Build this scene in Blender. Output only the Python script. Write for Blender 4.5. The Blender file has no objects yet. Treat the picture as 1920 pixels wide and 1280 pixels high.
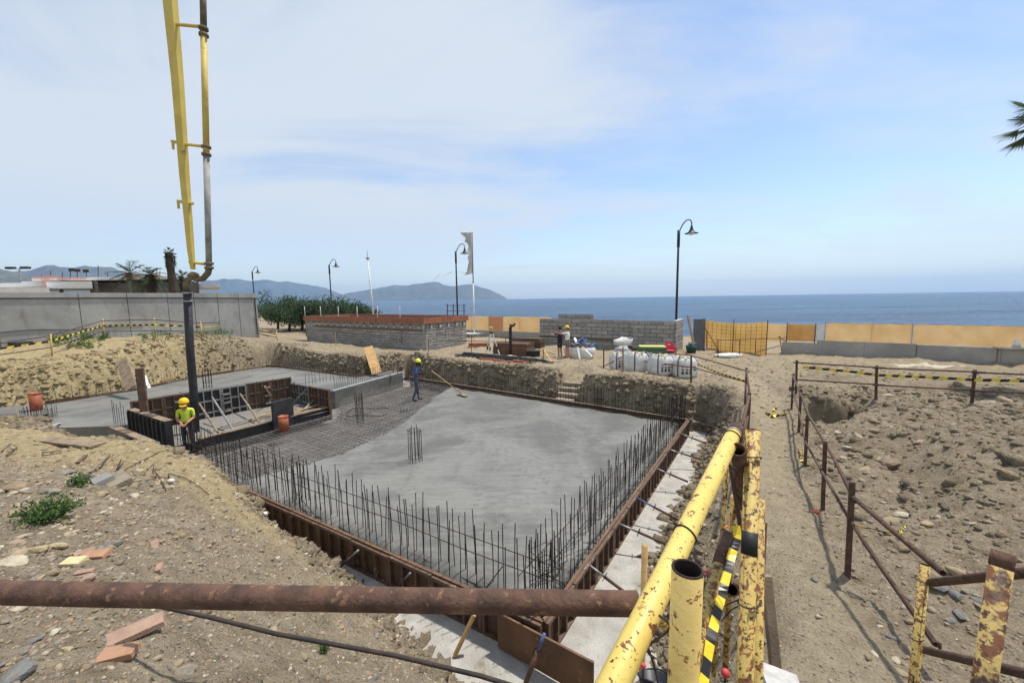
import bpy, bmesh, math, random
import numpy as np
from mathutils import Vector, Matrix
random.seed(7); RNG = np.random.default_rng(7)
scene = bpy.context.scene
C = scene.collection
R = math.radians

# ------------------------------------------------------------------ camera
FPX, ROLL = 740.0, math.atan(15/975)
PITCH = math.atan((640-559.77)*math.cos(ROLL)/FPX)
cp, sp, cr, sr = math.cos(PITCH), math.sin(PITCH), math.cos(ROLL), math.sin(ROLL)
_r = Vector((1,0,0)); _u = Vector((0,sp,cp)); _f = Vector((0,cp,-sp))
camd = bpy.data.cameras.new('camera'); camo = bpy.data.objects.new('camera', camd); C.objects.link(camo)
_R = _r*cr - _u*sr; _U = _r*sr + _u*cr
camo.matrix_world = Matrix(((_R.x,_U.x,-_f.x,0),(_R.y,_U.y,-_f.y,0),(_R.z,_U.z,-_f.z,0),(0,0,0,1)))
camd.sensor_width = 36.0; camd.lens = FPX/1920*36.0
camd.clip_start = 0.05; camd.clip_end = 60000
scene.camera = camo

# ------------------------------------------------------------------ light
SUN_DIR = Vector((0.33, 0.20, 1.0)).normalized()          # towards the sun: over the sea, to the right, high
sund = bpy.data.lights.new('sun', 'SUN'); suno = bpy.data.objects.new('sun', sund); C.objects.link(suno)
suno.rotation_euler = SUN_DIR.to_track_quat('Z', 'Y').to_euler()
sund.energy = 3.5; sund.angle = R(1.6); sund.color = (1.0, 0.955, 0.88)

world = bpy.data.worlds.new('World'); scene.world = world; world.use_nodes = True
wt = world.node_tree; wt.nodes.clear()
def wn(t, **k):
    n = wt.nodes.new(t)
    for a, b in k.items(): setattr(n, a, b)
    return n
def wl(a, b): wt.links.new(a, b)
def wmath(op, a, b=None, c=None, clamp=False):
    n = wn('ShaderNodeMath', operation=op, use_clamp=clamp)
    for i, v in enumerate((a, b, c)):
        if v is None: continue
        if isinstance(v, (int, float)): n.inputs[i].default_value = v
        else: wl(v, n.inputs[i])
    return n.outputs[0]
sky = wn('ShaderNodeTexSky', sky_type='NISHITA', sun_disc=False)
sky.sun_elevation = math.asin(SUN_DIR.z); sky.sun_rotation = math.atan2(SUN_DIR.x, SUN_DIR.y)
sky.altitude = 0; sky.air_density = 1.0; sky.dust_density = 0.7; sky.ozone_density = 1.5
# thin high cloud: a flat layer of veils far above, read from the direction of view
SKYO = (6.6, -1.5, 0)
tc = wn('ShaderNodeTexCoord'); sx = wn('ShaderNodeSeparateXYZ'); wl(tc.outputs['Generated'], sx.inputs[0])
zc = wmath('ADD', wmath('MAXIMUM', sx.outputs[2], 0.0), 0.16)
px = wmath('DIVIDE', sx.outputs[0], zc); py = wmath('DIVIDE', sx.outputs[1], zc)
cx = wn('ShaderNodeCombineXYZ'); wl(px, cx.inputs[0]); wl(py, cx.inputs[1])
def wnoise(scale, detail, rough, dist, rot, stretch, off):
    m = wn('ShaderNodeMapping'); m.inputs['Rotation'].default_value = (0,0,rot)
    m.inputs['Scale'].default_value = (stretch,1,1); m.inputs['Location'].default_value = off
    wl(cx.outputs[0], m.inputs[0])
    n = wn('ShaderNodeTexNoise'); n.inputs['Scale'].default_value = scale; n.inputs['Detail'].default_value = detail
    n.inputs['Roughness'].default_value = rough; n.inputs['Distortion'].default_value = dist
    wl(m.outputs[0], n.inputs['Vector']); return n.outputs['Fac']
def wramp(v, a, b):
    n = wn('ShaderNodeMapRange', interpolation_type='SMOOTHSTEP', clamp=True); wl(v, n.inputs[0])
    n.inputs[1].default_value = a; n.inputs[2].default_value = b; return n.outputs[0]
n1 = wnoise(0.34, 2.0, 0.45, 0.25, R(20), 0.9, SKYO)
n2 = wnoise(1.25, 8.0, 0.60, 0.9, R(-32), 0.45, (3.1, 1.7, 0))
n3 = wnoise(0.75, 4.0, 0.55, 0.3, R(50), 0.6, (7.3, 4.1, 0))
v = wmath('ADD', wmath('MULTIPLY', n1, 0.42), wmath('ADD', wmath('MULTIPLY', n2, 0.40), wmath('MULTIPLY', n3, 0.26)))
cloud = wmath('MULTIPLY', wramp(v, 0.43, 0.60), 0.90)
low = wramp(sx.outputs[2], 0.24, 0.0)                       # towards the horizon the veils merge into an even milky layer
cloud = wmath('ADD', wmath('MULTIPLY', cloud, wmath('SUBTRACT', 1.0, low)), wmath('MULTIPLY', low, 0.42))
mixc = wn('ShaderNodeMix', data_type='RGBA'); wl(cloud, mixc.inputs[0]); wl(sky.outputs[0], mixc.inputs[6])
mixc.inputs[7].default_value = (4.0, 4.35, 4.75, 1)
bg = wn('ShaderNodeBackground'); bg.inputs[1].default_value = 0.14
wl(mixc.outputs[2], bg.inputs[0])
wo = wn('ShaderNodeOutputWorld'); wl(bg.outputs[0], wo.inputs[0])

vs = scene.view_settings; vs.view_transform = 'Standard'; vs.look = 'None'; vs.gamma = 1.0; vs.use_curve_mapping = False
vs.exposure = 0.42
scene.render.engine = 'CYCLES'
scene.cycles.use_denoising = True
scene.cycles.max_bounces = 6; scene.cycles.diffuse_bounces = 3; scene.cycles.glossy_bounces = 3
scene.cycles.transparent_max_bounces = 12; scene.cycles.volume_bounces = 0
scene.cycles.caustics_reflective = False; scene.cycles.caustics_refractive = False

# ------------------------------------------------------------------ surveying helpers (photo sight line -> place in the world)
def ray(x, y):
    a, b = (x-960)/FPX, -(y-640)/FPX
    xl, yl = a*cr+b*sr, -a*sr+b*cr
    return Vector((xl, cp+yl*sp, -sp+yl*cp))
def hit(x, y, z):                     # where the sight line meets level z
    d = ray(x, y); return d*(z/d.z)
def at(x, y, Y):                      # the sight line at distance Y
    d = ray(x, y); return d*(Y/d.y)

# ------------------------------------------------------------------ numpy noise
def _hash(ix, iy, s):
    h = (ix.astype(np.int64)*374761393 + iy.astype(np.int64)*668265263 + s*974634777) & 0x7fffffff
    h = ((h ^ (h >> 13))*1274126177) & 0x7fffffff
    return ((h ^ (h >> 16)) & 0xffff)/65535.0
def vnoise(x, y, s=0):
    ix, iy = np.floor(x), np.floor(y); fx, fy = x-ix, y-iy
    ux, uy = fx*fx*(3-2*fx), fy*fy*(3-2*fy)
    a, b = _hash(ix, iy, s), _hash(ix+1, iy, s); c, d = _hash(ix, iy+1, s), _hash(ix+1, iy+1, s)
    return (a+(b-a)*ux)*(1-uy)+(c+(d-c)*ux)*uy
def fbm(x, y, o=4, s=0, g=0.5):
    t = np.zeros_like(x, dtype=float); a = 1.0; n = 0
    for i in range(o):
        t += a*(vnoise(x*2**i+i*17.3, y*2**i-i*9.1, s+i)-0.5); n += a; a *= g
    return t/n*2
def sstep(a, b, x):
    t = np.clip((x-a)/(b-a), 0, 1); return t*t*(3-2*t)

# ------------------------------------------------------------------ mesh builder and tagging
ORI = {}
def mark(o, label=None, cat=None, group=None, kind=None):
    if label: o['label'] = label
    if cat: o['category'] = cat
    if group: o['group'] = group
    if kind: o['kind'] = kind
    return o
def thing(name, loc, label, cat, group=None):
    o = bpy.data.objects.new(name, None); C.objects.link(o); o.location = loc
    o.empty_display_size = 0.1; ORI[o] = Vector(loc); return mark(o, label, cat, group)
class MB:
    def __init__(s): s.v = []; s.f = []; s.m = []
    def add(s, vs, fs, mi=0):
        n = len(s.v); s.v += [tuple(q) for q in vs]; s.f += [tuple(i+n for i in q) for q in fs]; s.m += [mi]*len(fs); return s
    def hexa(s, p, mi=0):              # 8 corners: bottom ring 0-3, top ring 4-7
        return s.add(p, [(3,2,1,0),(4,5,6,7),(0,1,5,4),(1,2,6,5),(2,3,7,6),(3,0,4,7)], mi)
    def box(s, c, size, rz=0.0, M=None, mi=0):
        hx, hy, hz = size[0]/2, size[1]/2, size[2]/2
        M = M or Matrix.Rotation(rz, 3, 'Z'); c = Vector(c)
        return s.hexa([c+M@Vector(q) for q in ((-hx,-hy,-hz),(hx,-hy,-hz),(hx,hy,-hz),(-hx,hy,-hz),(-hx,-hy,hz),(hx,-hy,hz),(hx,hy,hz),(-hx,hy,hz))], mi)
    def bar(s, a, b, w, h, up=(0,0,1), mi=0):  # rectangular beam from a to b, w sideways, h along up
        a, b = Vector(a), Vector(b); d = (b-a).normalized(); upv = Vector(up)
        sd = d.cross(upv)
        if sd.length < 1e-4: sd = d.cross(Vector((0,1,0)))
        sd.normalize(); upv = sd.cross(d).normalized()
        q = [-sd*w/2-upv*h/2, sd*w/2-upv*h/2, sd*w/2+upv*h/2, -sd*w/2+upv*h/2]
        return s.add([a+k for k in q]+[b+k for k in q], [(0,1,2,3),(7,6,5,4),(0,4,5,1),(1,5,6,2),(2,6,7,3),(3,7,4,0)], mi)
    def tube(s, pts, r, n=8, cap=True, mi=0, inner=None):
        pts = [Vector(q) for q in pts]; rs = r if isinstance(r, (list, tuple)) else [r]*len(pts)
        rings = []; prev = None
        for i, q in enumerate(pts):
            d = (pts[min(i+1,len(pts)-1)]-pts[max(i-1,0)]).normalized()
            if prev is None:
                a = Vector((0,0,1)) if abs(d.z) < 0.9 else Vector((1,0,0)); sd = d.cross(a).normalized()
            else: sd = (prev-d*prev.dot(d)).normalized()
            prev = sd; t = d.cross(sd)
            rings.append([q+(sd*math.cos(2*math.pi*k/n)+t*math.sin(2*math.pi*k/n))*rs[i] for k in range(n)])
        vs = [p for rg in rings for p in rg]; fs = []
        for i in range(len(pts)-1):
            for k in range(n):
                fs.append((i*n+k, i*n+(k+1)%n, (i+1)*n+(k+1)%n, (i+1)*n+k))
        L = (len(pts)-1)*n
        if inner:                       # open pipe: annular ends and a bore
            d0 = (pts[1]-pts[0]).normalized(); d1 = (pts[-1]-pts[-2]).normalized(); k = inner
            b = len(vs)
            vs += [pts[0]+(p-pts[0])*k for p in rings[0]]+[pts[-1]+(p-pts[-1])*k for p in rings[-1]]
            dep = min(6*rs[0], 0.46*sum((pts[i+1]-pts[i]).length for i in range(len(pts)-1)))
            vs += [pts[0]+(p-pts[0])*k+d0*dep for p in rings[0]]+[pts[-1]+(p-pts[-1])*k-d1*dep for p in rings[-1]]
            for j in range(n):
                m = (j+1)%n
                fs += [(m, j, b+j, b+m), (L+j, L+m, b+n+m, b+n+j), (b+m, b+j, b+2*n+j, b+2*n+m), (b+n+j, b+n+m, b+3*n+m, b+3*n+j)]
            fs += [tuple(b+2*n+j for j in reversed(range(n))), tuple(b+3*n+j for j in range(n))]
        elif cap: fs += [tuple(reversed(range(n))), tuple(L+k for k in range(n))]
        return s.add(vs, fs, mi)
    def lathe(s, c, prof, n=16, M=None, mi=0):   # prof: [(r,z)...]
        c = Vector(c); M = M or Matrix.Identity(3); vs = []
        for r, z in prof:
            for k in range(n): vs.append(c+M@Vector((r*math.cos(2*math.pi*k/n), r*math.sin(2*math.pi*k/n), z)))
        fs = [(i*n+k, i*n+(k+1)%n, (i+1)*n+(k+1)%n, (i+1)*n+k) for i in range(len(prof)-1) for k in range(n)]
        return s.add(vs, fs, mi)
    def blob(s, c, r, seed=0, nu=10, nv=7, amp=0.25, M=None, mi=0):   # lumpy ellipsoid
        c = Vector(c); rr = Vector(r) if not isinstance(r, (int, float)) else Vector((r,r,r)); rd = random.Random(seed); vs = []
        M = M or Matrix.Identity(3)
        for i in range(nv+1):
            t = math.pi*i/nv
            for k in range(nu):
                f = 2*math.pi*k/nu; j = 1+amp*(rd.random()-.5)*(0.3 if i in (0,nv) else 1)
                vs.append(c+M@Vector((rr.x*math.sin(t)*math.cos(f)*j, rr.y*math.sin(t)*math.sin(f)*j, rr.z*math.cos(t)*j)))
        fs = [(i*nu+k, (i+1)*nu+k, (i+1)*nu+(k+1)%nu, i*nu+(k+1)%nu) for i in range(nv) for k in range(nu)]
        return s.add(vs, fs, mi)
    def build(s, name, mats, parent=None, smooth=False, bevel=0):
        if not isinstance(mats, (list, tuple)): mats = [mats]
        o0 = Vector((0,0,0)); own = None
        if parent is not None: o0 = ORI[parent]
        else:
            a = np.array([tuple(q) for q in s.v]); own = Vector((float(a[:,0].mean()), float(a[:,1].mean()), float(a[:,2].min()))); o0 = own
        me = bpy.data.meshes.new(name); me.from_pydata([tuple(Vector(q)-o0) for q in s.v], [], s.f)
        for m in mats: me.materials.append(m)
        if len(mats) > 1: me.polygons.foreach_set('material_index', s.m)
        if smooth: me.polygons.foreach_set('use_smooth', [True]*len(me.polygons))
        me.update(); o = bpy.data.objects.new(name, me); C.objects.link(o)
        if parent is not None: o.parent = parent; ORI[o] = o0
        else: o.location = own; ORI[o] = own
        if bevel:
            b = o.modifiers.new('bevel', 'BEVEL'); b.width = bevel; b.segments = 2; b.limit_method = 'ANGLE'
        return o
def inst(me, name, parent, loc, rot=(0,0,0), scale=(1,1,1)):
    o = bpy.data.objects.new(name, me); C.objects.link(o); o.location = loc; o.rotation_euler = rot; o.scale = scale
    if parent is not None: o.parent = parent; o.location = Vector(loc)-ORI[parent]
    return o
def lerp(a, b, t): return Vector(a)*(1-t)+Vector(b)*t

# ------------------------------------------------------------------ materials
def lin(r, g, b):
    f = lambda c: (c/255/12.92 if c/255 <= 0.04045 else ((c/255+0.055)/1.055)**2.4)
    return (f(r), f(g), f(b), 1)
class NT:
    def __init__(s, name):
        s.mat = bpy.data.materials.new(name); s.mat.use_nodes = True; s.t = s.mat.node_tree; s.t.nodes.clear()
        s.out = s.n('ShaderNodeOutputMaterial'); s.b = s.n('ShaderNodeBsdfPrincipled'); s.l(s.b.outputs[0], s.out.inputs[0])
        s.tc = s.n('ShaderNodeTexCoord'); s.geo = s.n('ShaderNodeNewGeometry')
    def n(s, t, **k):
        q = s.t.nodes.new(t)
        for a, b in k.items(): setattr(q, a, b)
        return q
    def l(s, a, b): s.t.links.new(a, b)
    def set(s, sock, v):
        if hasattr(v, 'links') or hasattr(v, 'is_output'): s.l(v, sock)
        else: sock.default_value = v
    def coord(s, scale=(1,1,1), rot=(0,0,0), src='pos'):
        m = s.n('ShaderNodeMapping'); m.inputs['Scale'].default_value = scale; m.inputs['Rotation'].default_value = rot
        s.l(s.geo.outputs['Position'] if src == 'pos' else s.tc.outputs['Object'], m.inputs[0]); return m.outputs[0]
    def noise(s, scale, detail=4, rough=0.55, dist=0, vec=None, out='Fac'):
        q = s.n('ShaderNodeTexNoise'); q.inputs['Scale'].default_value = scale; q.inputs['Detail'].default_value = detail
        q.inputs['Roughness'].default_value = rough; q.inputs['Distortion'].default_value = dist
        s.l(vec if vec is not None else s.geo.outputs['Position'], q.inputs['Vector']); return q.outputs[out]
    def voro(s, scale, vec=None, out='Distance', feature='F1', rand=1.0):
        q = s.n('ShaderNodeTexVoronoi', feature=feature); q.inputs['Scale'].default_value = scale; q.inputs['Randomness'].default_value = rand
        s.l(vec if vec is not None else s.geo.outputs['Position'], q.inputs['Vector']); return q.outputs[out]
    def rng(s, v, a, b, c=0.0, d=1.0, smooth=True):
        q = s.n('ShaderNodeMapRange', clamp=True, interpolation_type='SMOOTHSTEP' if smooth else 'LINEAR'); s.l(v, q.inputs[0])
        for i, k in enumerate((a,b,c,d)): q.inputs[i+1].default_value = k
        return q.outputs[0]
    def mix(s, f, a, b, mode='MIX'):
        q = s.n('ShaderNodeMix', data_type='RGBA', blend_type=mode); s.set(q.inputs[0], f); s.set(q.inputs[6], a); s.set(q.inputs[7], b); return q.outputs[2]
    def math(s, op, a, b=0.0):
        q = s.n('ShaderNodeMath', operation=op); s.set(q.inputs[0], a); s.set(q.inputs[1], b); return q.outputs[0]
    def ramp(s, v, stops):
        q = s.n('ShaderNodeValToRGB'); e = q.color_ramp.elements
        while len(e) < len(stops): e.new(0.5)
        for k, (p, c) in zip(e, stops): k.position = p; k.color = c
        s.l(v, q.inputs[0]); return q.outputs[0]
    def bump(s, h, strength=0.5, dist=0.02, prev=None):
        q = s.n('ShaderNodeBump'); q.inputs['Strength'].default_value = strength; q.inputs['Distance'].default_value = dist
        s.l(h, q.inputs['Height'])
        if prev is not None: s.l(prev, q.inputs['Normal'])
        return q.outputs[0]
    def fin(s, col, rough=0.8, metal=0.0, normal=None, spec=0.5):
        s.set(s.b.inputs['Base Color'], col); s.set(s.b.inputs['Roughness'], rough); s.set(s.b.inputs['Metallic'], metal)
        s.set(s.b.inputs['Specular IOR Level'], spec)
        if normal is not None: s.l(normal, s.b.inputs['Normal'])
        return s.mat
def mat(name, c1, c2=None, scale=6, rough=0.8, bump=0.25, bscale=None, metal=0.0, spots=None, stretch=(1,1,1), src='pos', spec=0.4, island=0.0, bdist=0.01):
    t = NT(name); vec = t.coord(stretch, src=src)
    n = t.noise(scale, 6, 0.6, 0.2, vec)
    col = t.mix(t.rng(n, 0.3, 0.7), c1, c2 or tuple(min(1, q*0.75) for q in c1[:3])+(1,))
    if island:
        h = t.n('ShaderNodeHueSaturation'); t.l(col, h.inputs['Color'])
        t.l(t.rng(t.geo.outputs['Random Per Island'], 0, 1, 1-island, 1+island, False), h.inputs['Value']); col = h.outputs[0]
    if spots:
        for (sc, ss, a, b) in spots:
            col = t.mix(t.rng(t.noise(ss, 5, 0.65, 0.3, vec), a, b), col, sc)
    nr = t.bump(t.noise(bscale or scale*6, 5, 0.6, 0, vec), bump, bdist) if bump else None
    return t.fin(col, rough, metal, nr, spec)
# ------------------------------------------------------------------ terrain
U = Vector((0.545, 0.838, 0)); V = Vector((-0.838, 0.545, 0))      # the building's two directions
Z_SLAB, Z_SLAB2, Z_FLOOR, Z_SEA = -4.2, -3.9, -4.76, -6.6
def h2(x, y, z): p = hit(x, y, z); return (p.x, p.y)
PIT = [(0.3,3.3),(1.6,4.3),(1.9,5.95),(4.95,10.75),(6.6,12.9),(6.5,13.55),(6.15,13.45),(-3.65,20.5),(-5.0,21.6),
       (hit(748,690,Z_SLAB2)+U*0.5)[:2],(hit(738,692,Z_SLAB2)+V*0.1+U*0.5)[:2],(hit(668,706,Z_SLAB2)+U*0.25)[:2],
       (hit(525,687,Z_SLAB2)+U*0.25)[:2],(hit(497,685,Z_SLAB2)+V*0.2)[:2],(hit(366,707,Z_SLAB2)+V*0.25)[:2],
       (hit(247,732,Z_SLAB2)+V*0.25)[:2],(hit(84,755,Z_SLAB2)+V*0.25)[:2],(-23,13.0),(-26,9.5),(-17,10.2),(-13.3,10.8),(-11.2,10.0),(-8.6,9.5),
       (-7.65,9.28),(-5.2,7.86),(-2.9,6.4),(-0.55,4.5)]
HOLE = [h2(1510,752,-3.2), h2(1514,791,-3.2), h2(1594,794,-3.2), h2(1640,770,-3.2), h2(1600,748,-3.2)]
def sdf(px, py, poly):
    d = np.full(px.shape, 1e9); s = np.ones(px.shape); n = len(poly)
    for i in range(n):
        ax, ay = poly[i]; bx, by = poly[i-1]
        ex, ey = bx-ax, by-ay; wx, wy = px-ax, py-ay
        t = np.clip((wx*ex+wy*ey)/(ex*ex+ey*ey), 0, 1)
        d = np.minimum(d, (wx-ex*t)**2+(wy-ey*t)**2)
        c1 = py >= ay; c2 = py < by; c3 = ex*wy > ey*wx
        s = np.where((c1 & c2 & c3) | (~c1 & ~c2 & ~c3), -s, s)
    return s*np.sqrt(d)
CTRL = []
for (x, y, z) in [  # sight line and level, from the photograph
    (0,905,-2.3),(0,1000,-2.05),(0,1100,-1.9),(0,1270,-1.75),(200,1220,-1.8),(400,1260,-1.95),(100,835,-2.75),(200,782,-2.95),
    (0,790,-2.9),(300,838,-2.9),(300,905,-2.5),(250,970,-2.25),(400,1000,-2.6),(400,1100,-2.25),(520,1100,-2.75),(600,1220,-2.6),
    (500,1260,-2.15),(700,1265,-3.0),(385,884,-2.9),(454,950,-3.3),(533,994,-3.75),(600,1060,-3.6),(700,1180,-3.6),
    (97,668,-2.3),(195,637,-1.85),(290,636,-1.85),(395,633,-2.0),(0,690,-2.5),(470,632,-2.5),(485,660,-2.6),
    (600,664,-3.05),(797,657,-3.4),(700,664,-3.08),(540,662,-2.85),(195,655,-2.2),(291,652,-2.2),(395,650,-2.3),(97,688,-2.6),(250,655,-2.2),(440,650,-2.5),(578,640,-3.4),(690,648,-3.4),(868,638,-3.25),(1013,645,-3.4),(1190,655,-3.4),(1058,672,-3.4),
    (900,692,-3.14),(1000,700,-3.12),(1180,722,-3.12),(840,684,-3.14),(930,672,-3.36),(1160,690,-3.4),(1280,707,-3.35),(1340,672,-3.4),(1465,662,-3.4),(1700,668,-3.4),(1900,680,-3.4),
    (1590,1080,-3.03),(1543,957,-3.1),(1498,810,-3.2),(1484,767,-3.2),(1493,737,-3.2),(1643,748,-3.15),(1822,760,-3.15),
    (1440,1240,-3.0),(1640,1250,-3.0),(1400,800,-3.2),(1440,760,-3.25),(1330,830,-3.35),(1380,870,-3.25),
    (1300,1000,-3.5),(1330,1120,-3.25),(1340,1260,-3.1),(1240,1270,-3.5),
    (1590,900,-3.42),(1580,1000,-3.15),(1690,800,-2.72),(1760,820,-2.55),(1850,850,-2.5),(1930,880,-2.5),(1660,860,-3.2),(1640,930,-3.38),(1720,930,-3.2),(1760,960,-3.1),(1900,970,-2.85),
    (1800,1100,-3.05),(1900,1200,-2.95),(1700,1180,-3.05),(1900,820,-2.95),(1640,830,-3.1)]:
    p = hit(x, y, z); CTRL.append((p.x, p.y, p.z))
CTRL += [(0,0,-1.66),(-1,0.6,-1.66),(-0.3,1.2,-1.72),(0.45,0.7,-1.9),(-0.2,2.4,-2.7),(1.0,1.3,-2.55),(1.9,1.6,-2.95),(-4,-3,-1.7),(3,-2,-2.7),(0,-4,-1.8),(8,-2,-2.8),(8,3,-2.9),(14,4,-2.9),(20,8,-3.0),
         (-12,2,-2.0),(-20,6,-2.3),(-30,12,-2.4),(-30,22,-2.2),(-24,26,-2.3),(-36,34,-2.4),(-20,34,-2.9),(-14,30,-3.2),(-8,36,-3.3),(0,36,-3.4),(10,30,-3.4),(30,18,-3.4),(-45,50,-3.0),(-20,60,-3.2),(0.3,3.5,-3.9),(26,12,-3.1)]
_ca = np.array(CTRL)
def _tps(d2): return 0.5*d2*np.log(d2+1e-9)
_n = len(_ca); _D = ((_ca[:,None,:2]-_ca[None,:,:2])**2).sum(-1)
_K = _tps(_D)+np.eye(_n)*1.2; _P = np.c_[np.ones(_n), _ca[:,:2]]
_A = np.block([[_K,_P],[_P.T,np.zeros((3,3))]]); _w = np.linalg.solve(_A, np.r_[_ca[:,2],0,0,0])
def base_s(x, y):
    z = _w[_n]+_w[_n+1]*x+_w[_n+2]*y
    for i in range(_n): z = z+_w[i]*_tps((x-_ca[i,0])**2+(y-_ca[i,1])**2)
    far = sstep(38, 60, np.hypot(x, y)); return np.clip(z, -4.4, -1.55)*(1-far)+(-3.2)*far
PATH_L = [(2.3,2.2),(3.0,4.2),(4.4,6.8),(6.6,10.2),(8.0,12.6),(9.5,16)]
def path_mask(x, y):
    d = np.full(x.shape, 1e9)
    for i in range(len(PATH_L)-1):
        (ax,ay),(bx,by) = PATH_L[i], PATH_L[i+1]; ex,ey = bx-ax,by-ay
        t = np.clip(((x-ax)*ex+(y-ay)*ey)/(ex*ex+ey*ey),0,1); d = np.minimum(d, np.hypot(x-ax-ex*t, y-ay-ey*t))
    return 1-sstep(0.30, 0.75, d)
STEP_A, STEP_B = hit(1058,752,-4.3), hit(1086,700,-3.45)
def terrain(x, y, fine=True):
    x = np.asarray(x, float); y = np.asarray(y, float)
    s = base_s(x, y); pm = path_mask(x, y)
    rough = (1-0.85*pm)
    n = 0.16*fbm(x*0.55, y*0.55, 3, 3)*rough
    rgt = sstep(4.2, 6.0, x-0.55*(y-5))*sstep(26, 15, y)*(1-pm)      # churned, tracked earth on the right
    n += rgt*(0.26*fbm(x*0.9+3, y*0.9, 4, 31, 0.55)+0.10*np.abs(fbm(x*3.3, y*3.3, 3, 35))+0.05*np.sin((x*0.75-y*0.65)*5.5+2*fbm(x*0.7,y*0.7,2,5)))
    if fine:
        n += (0.085*fbm(x*2.3, y*2.3, 4, 9, 0.6)+0.05*np.abs(fbm(x*5.1, y*5.1, 3, 19, 0.6))+0.030*fbm(x*9, y*9, 3, 21, 0.7))*(0.30+0.70*rough)
    d = sdf(x+0.22*fbm(x*1.1,y*1.1,3,41), y+0.22*fbm(x*1.1+9,y*1.1,3,43), PIT)
    lb = sstep(-13.0,-16.5,x)*sstep(13,16,y)                          # gentle left bank
    mo = sstep(0.4,-1.5,x)*sstep(10.2,8.5,y)                          # the near mound
    rb = sstep(0.5,2.0,x)*sstep(13.2,11.5,y)
    w = 0.55+1.15*lb+0.45*mo+0.95*rb + 0.25*fbm(x*0.9,y*0.9,2,51)
    k = np.clip(d/np.maximum(w, .3), 0, 1); k = np.where(k < .5, 1.55*k*k+0.225*k, 1-(1-k)**1.6*1.50); k = np.clip(k, 0, 1)
    rag = (0.34+0.30*lb)*np.sin(np.pi*k)*(fbm(x*2.6, y*2.6, 5, 61, 0.72)+0.55*np.abs(fbm(x*1.4+4, y*1.4, 3, 67))+0.15)
    z = Z_FLOOR+(s+n-Z_FLOOR)*k + rag*(1-0.4*k)*np.where(d > 0, 1, 0)
    z = np.where(d <= 0, Z_FLOOR+0.0*n, z)
    dh = sdf(x+0.15*fbm(x*2,y*2,2,71), y+0.15*fbm(x*2,y*2,2,73), HOLE)
    z = np.where(dh < 0.35, z-1.0*sstep(0.06, -0.22, dh)-0.12*sstep(0.35, 0.0, dh), z)
    # little ramp with steps cut into the sea-side bank
    ex, ey = STEP_B.x-STEP_A.x, STEP_B.y-STEP_A.y; L2 = ex*ex+ey*ey
    t = ((x-STEP_A.x)*ex+(y-STEP_A.y)*ey)/L2; o = np.abs((x-STEP_A.x)*ey-(y-STEP_A.y)*ex)/math.sqrt(L2)
    rz = STEP_A.z-0.06+(STEP_B.z-STEP_A.z)*np.clip(t,0,1)+np.clip(t-1,0,1)*0.05
    ms = sstep(0.75, 0.38, o)*sstep(-0.35,-0.1,t)*sstep(1.35,1.05,t)
    z = np.where(z > rz, z+(rz-z)*ms, z)
    # beach beyond the promenade falls away to the sea
    bd = x*0.545+y*0.838-33.5
    z = z-4.6*sstep(2.0, 24.0, bd)*sstep(-.80,-.55,x/np.maximum(y,1))
    return z

def axis(breaks):
    out = []
    for (a, b, st) in breaks: out += list(np.arange(a, b, st))
    return np.array(out)
gx = axis([(-260,-60,20),(-60,-30,1.0),(-30,-16,0.22),(-16,-7,0.09),(-7,5,0.05),(5,11,0.07),(11,20,0.15),(20,40,0.6),(40,260.1,20)])
gy = axis([(-30,-2,2.0),(-2,1,0.3),(1,9,0.045),(9,15,0.065),(15,24,0.08),(24,34,0.2),(34,70,1.2),(70,260.1,12)])
GX, GY = np.meshgrid(gx, gy); GZ = terrain(GX, GY)
nx, ny = len(gx), len(gy)
def gzv(x, y):                        # ground level by interpolation of the grid
    x = np.asarray(x, float); y = np.asarray(y, float)
    i = np.clip(np.searchsorted(gx, x)-1, 0, nx-2); j = np.clip(np.searchsorted(gy, y)-1, 0, ny-2)
    fx = np.clip((x-gx[i])/(gx[i+1]-gx[i]),0,1); fy = np.clip((y-gy[j])/(gy[j+1]-gy[j]),0,1)
    return (GZ[j,i]*(1-fx)+GZ[j,i+1]*fx)*(1-fy)+(GZ[j+1,i]*(1-fx)+GZ[j+1,i+1]*fx)*fy
def gz(x, y): return float(gzv(np.array([x]), np.array([y]))[0])
def ground_at(px_, py_):              # where a sight line meets the ground, marching outwards
    d = ray(px_, py_); ts = np.linspace(.8, 60, 3000); xs, ys, zs = d.x*ts, d.y*ts, d.z*ts
    k = np.argmax(zs < gzv(xs, ys)); return Vector((float(xs[k]), float(ys[k]), gz(xs[k], ys[k])))
co = np.stack([GX, GY, GZ], -1).reshape(-1, 3)
idx = np.arange(nx*ny).reshape(ny, nx)
fa = np.stack([idx[:-1,:-1], idx[:-1,1:], idx[1:,1:], idx[1:,:-1]], -1).reshape(-1, 4)
me = bpy.data.meshes.new('ground'); me.vertices.add(len(co)); me.vertices.foreach_set('co', co.ravel())
me.loops.add(fa.size); me.loops.foreach_set('vertex_index', fa.ravel()); me.polygons.add(len(fa))
me.polygons.foreach_set('loop_start', np.arange(0, fa.size, 4)); me.polygons.foreach_set('loop_total', np.full(len(fa), 4))
me.update(calc_edges=True); me.polygons.foreach_set('use_smooth', np.ones(len(fa), bool))
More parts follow.
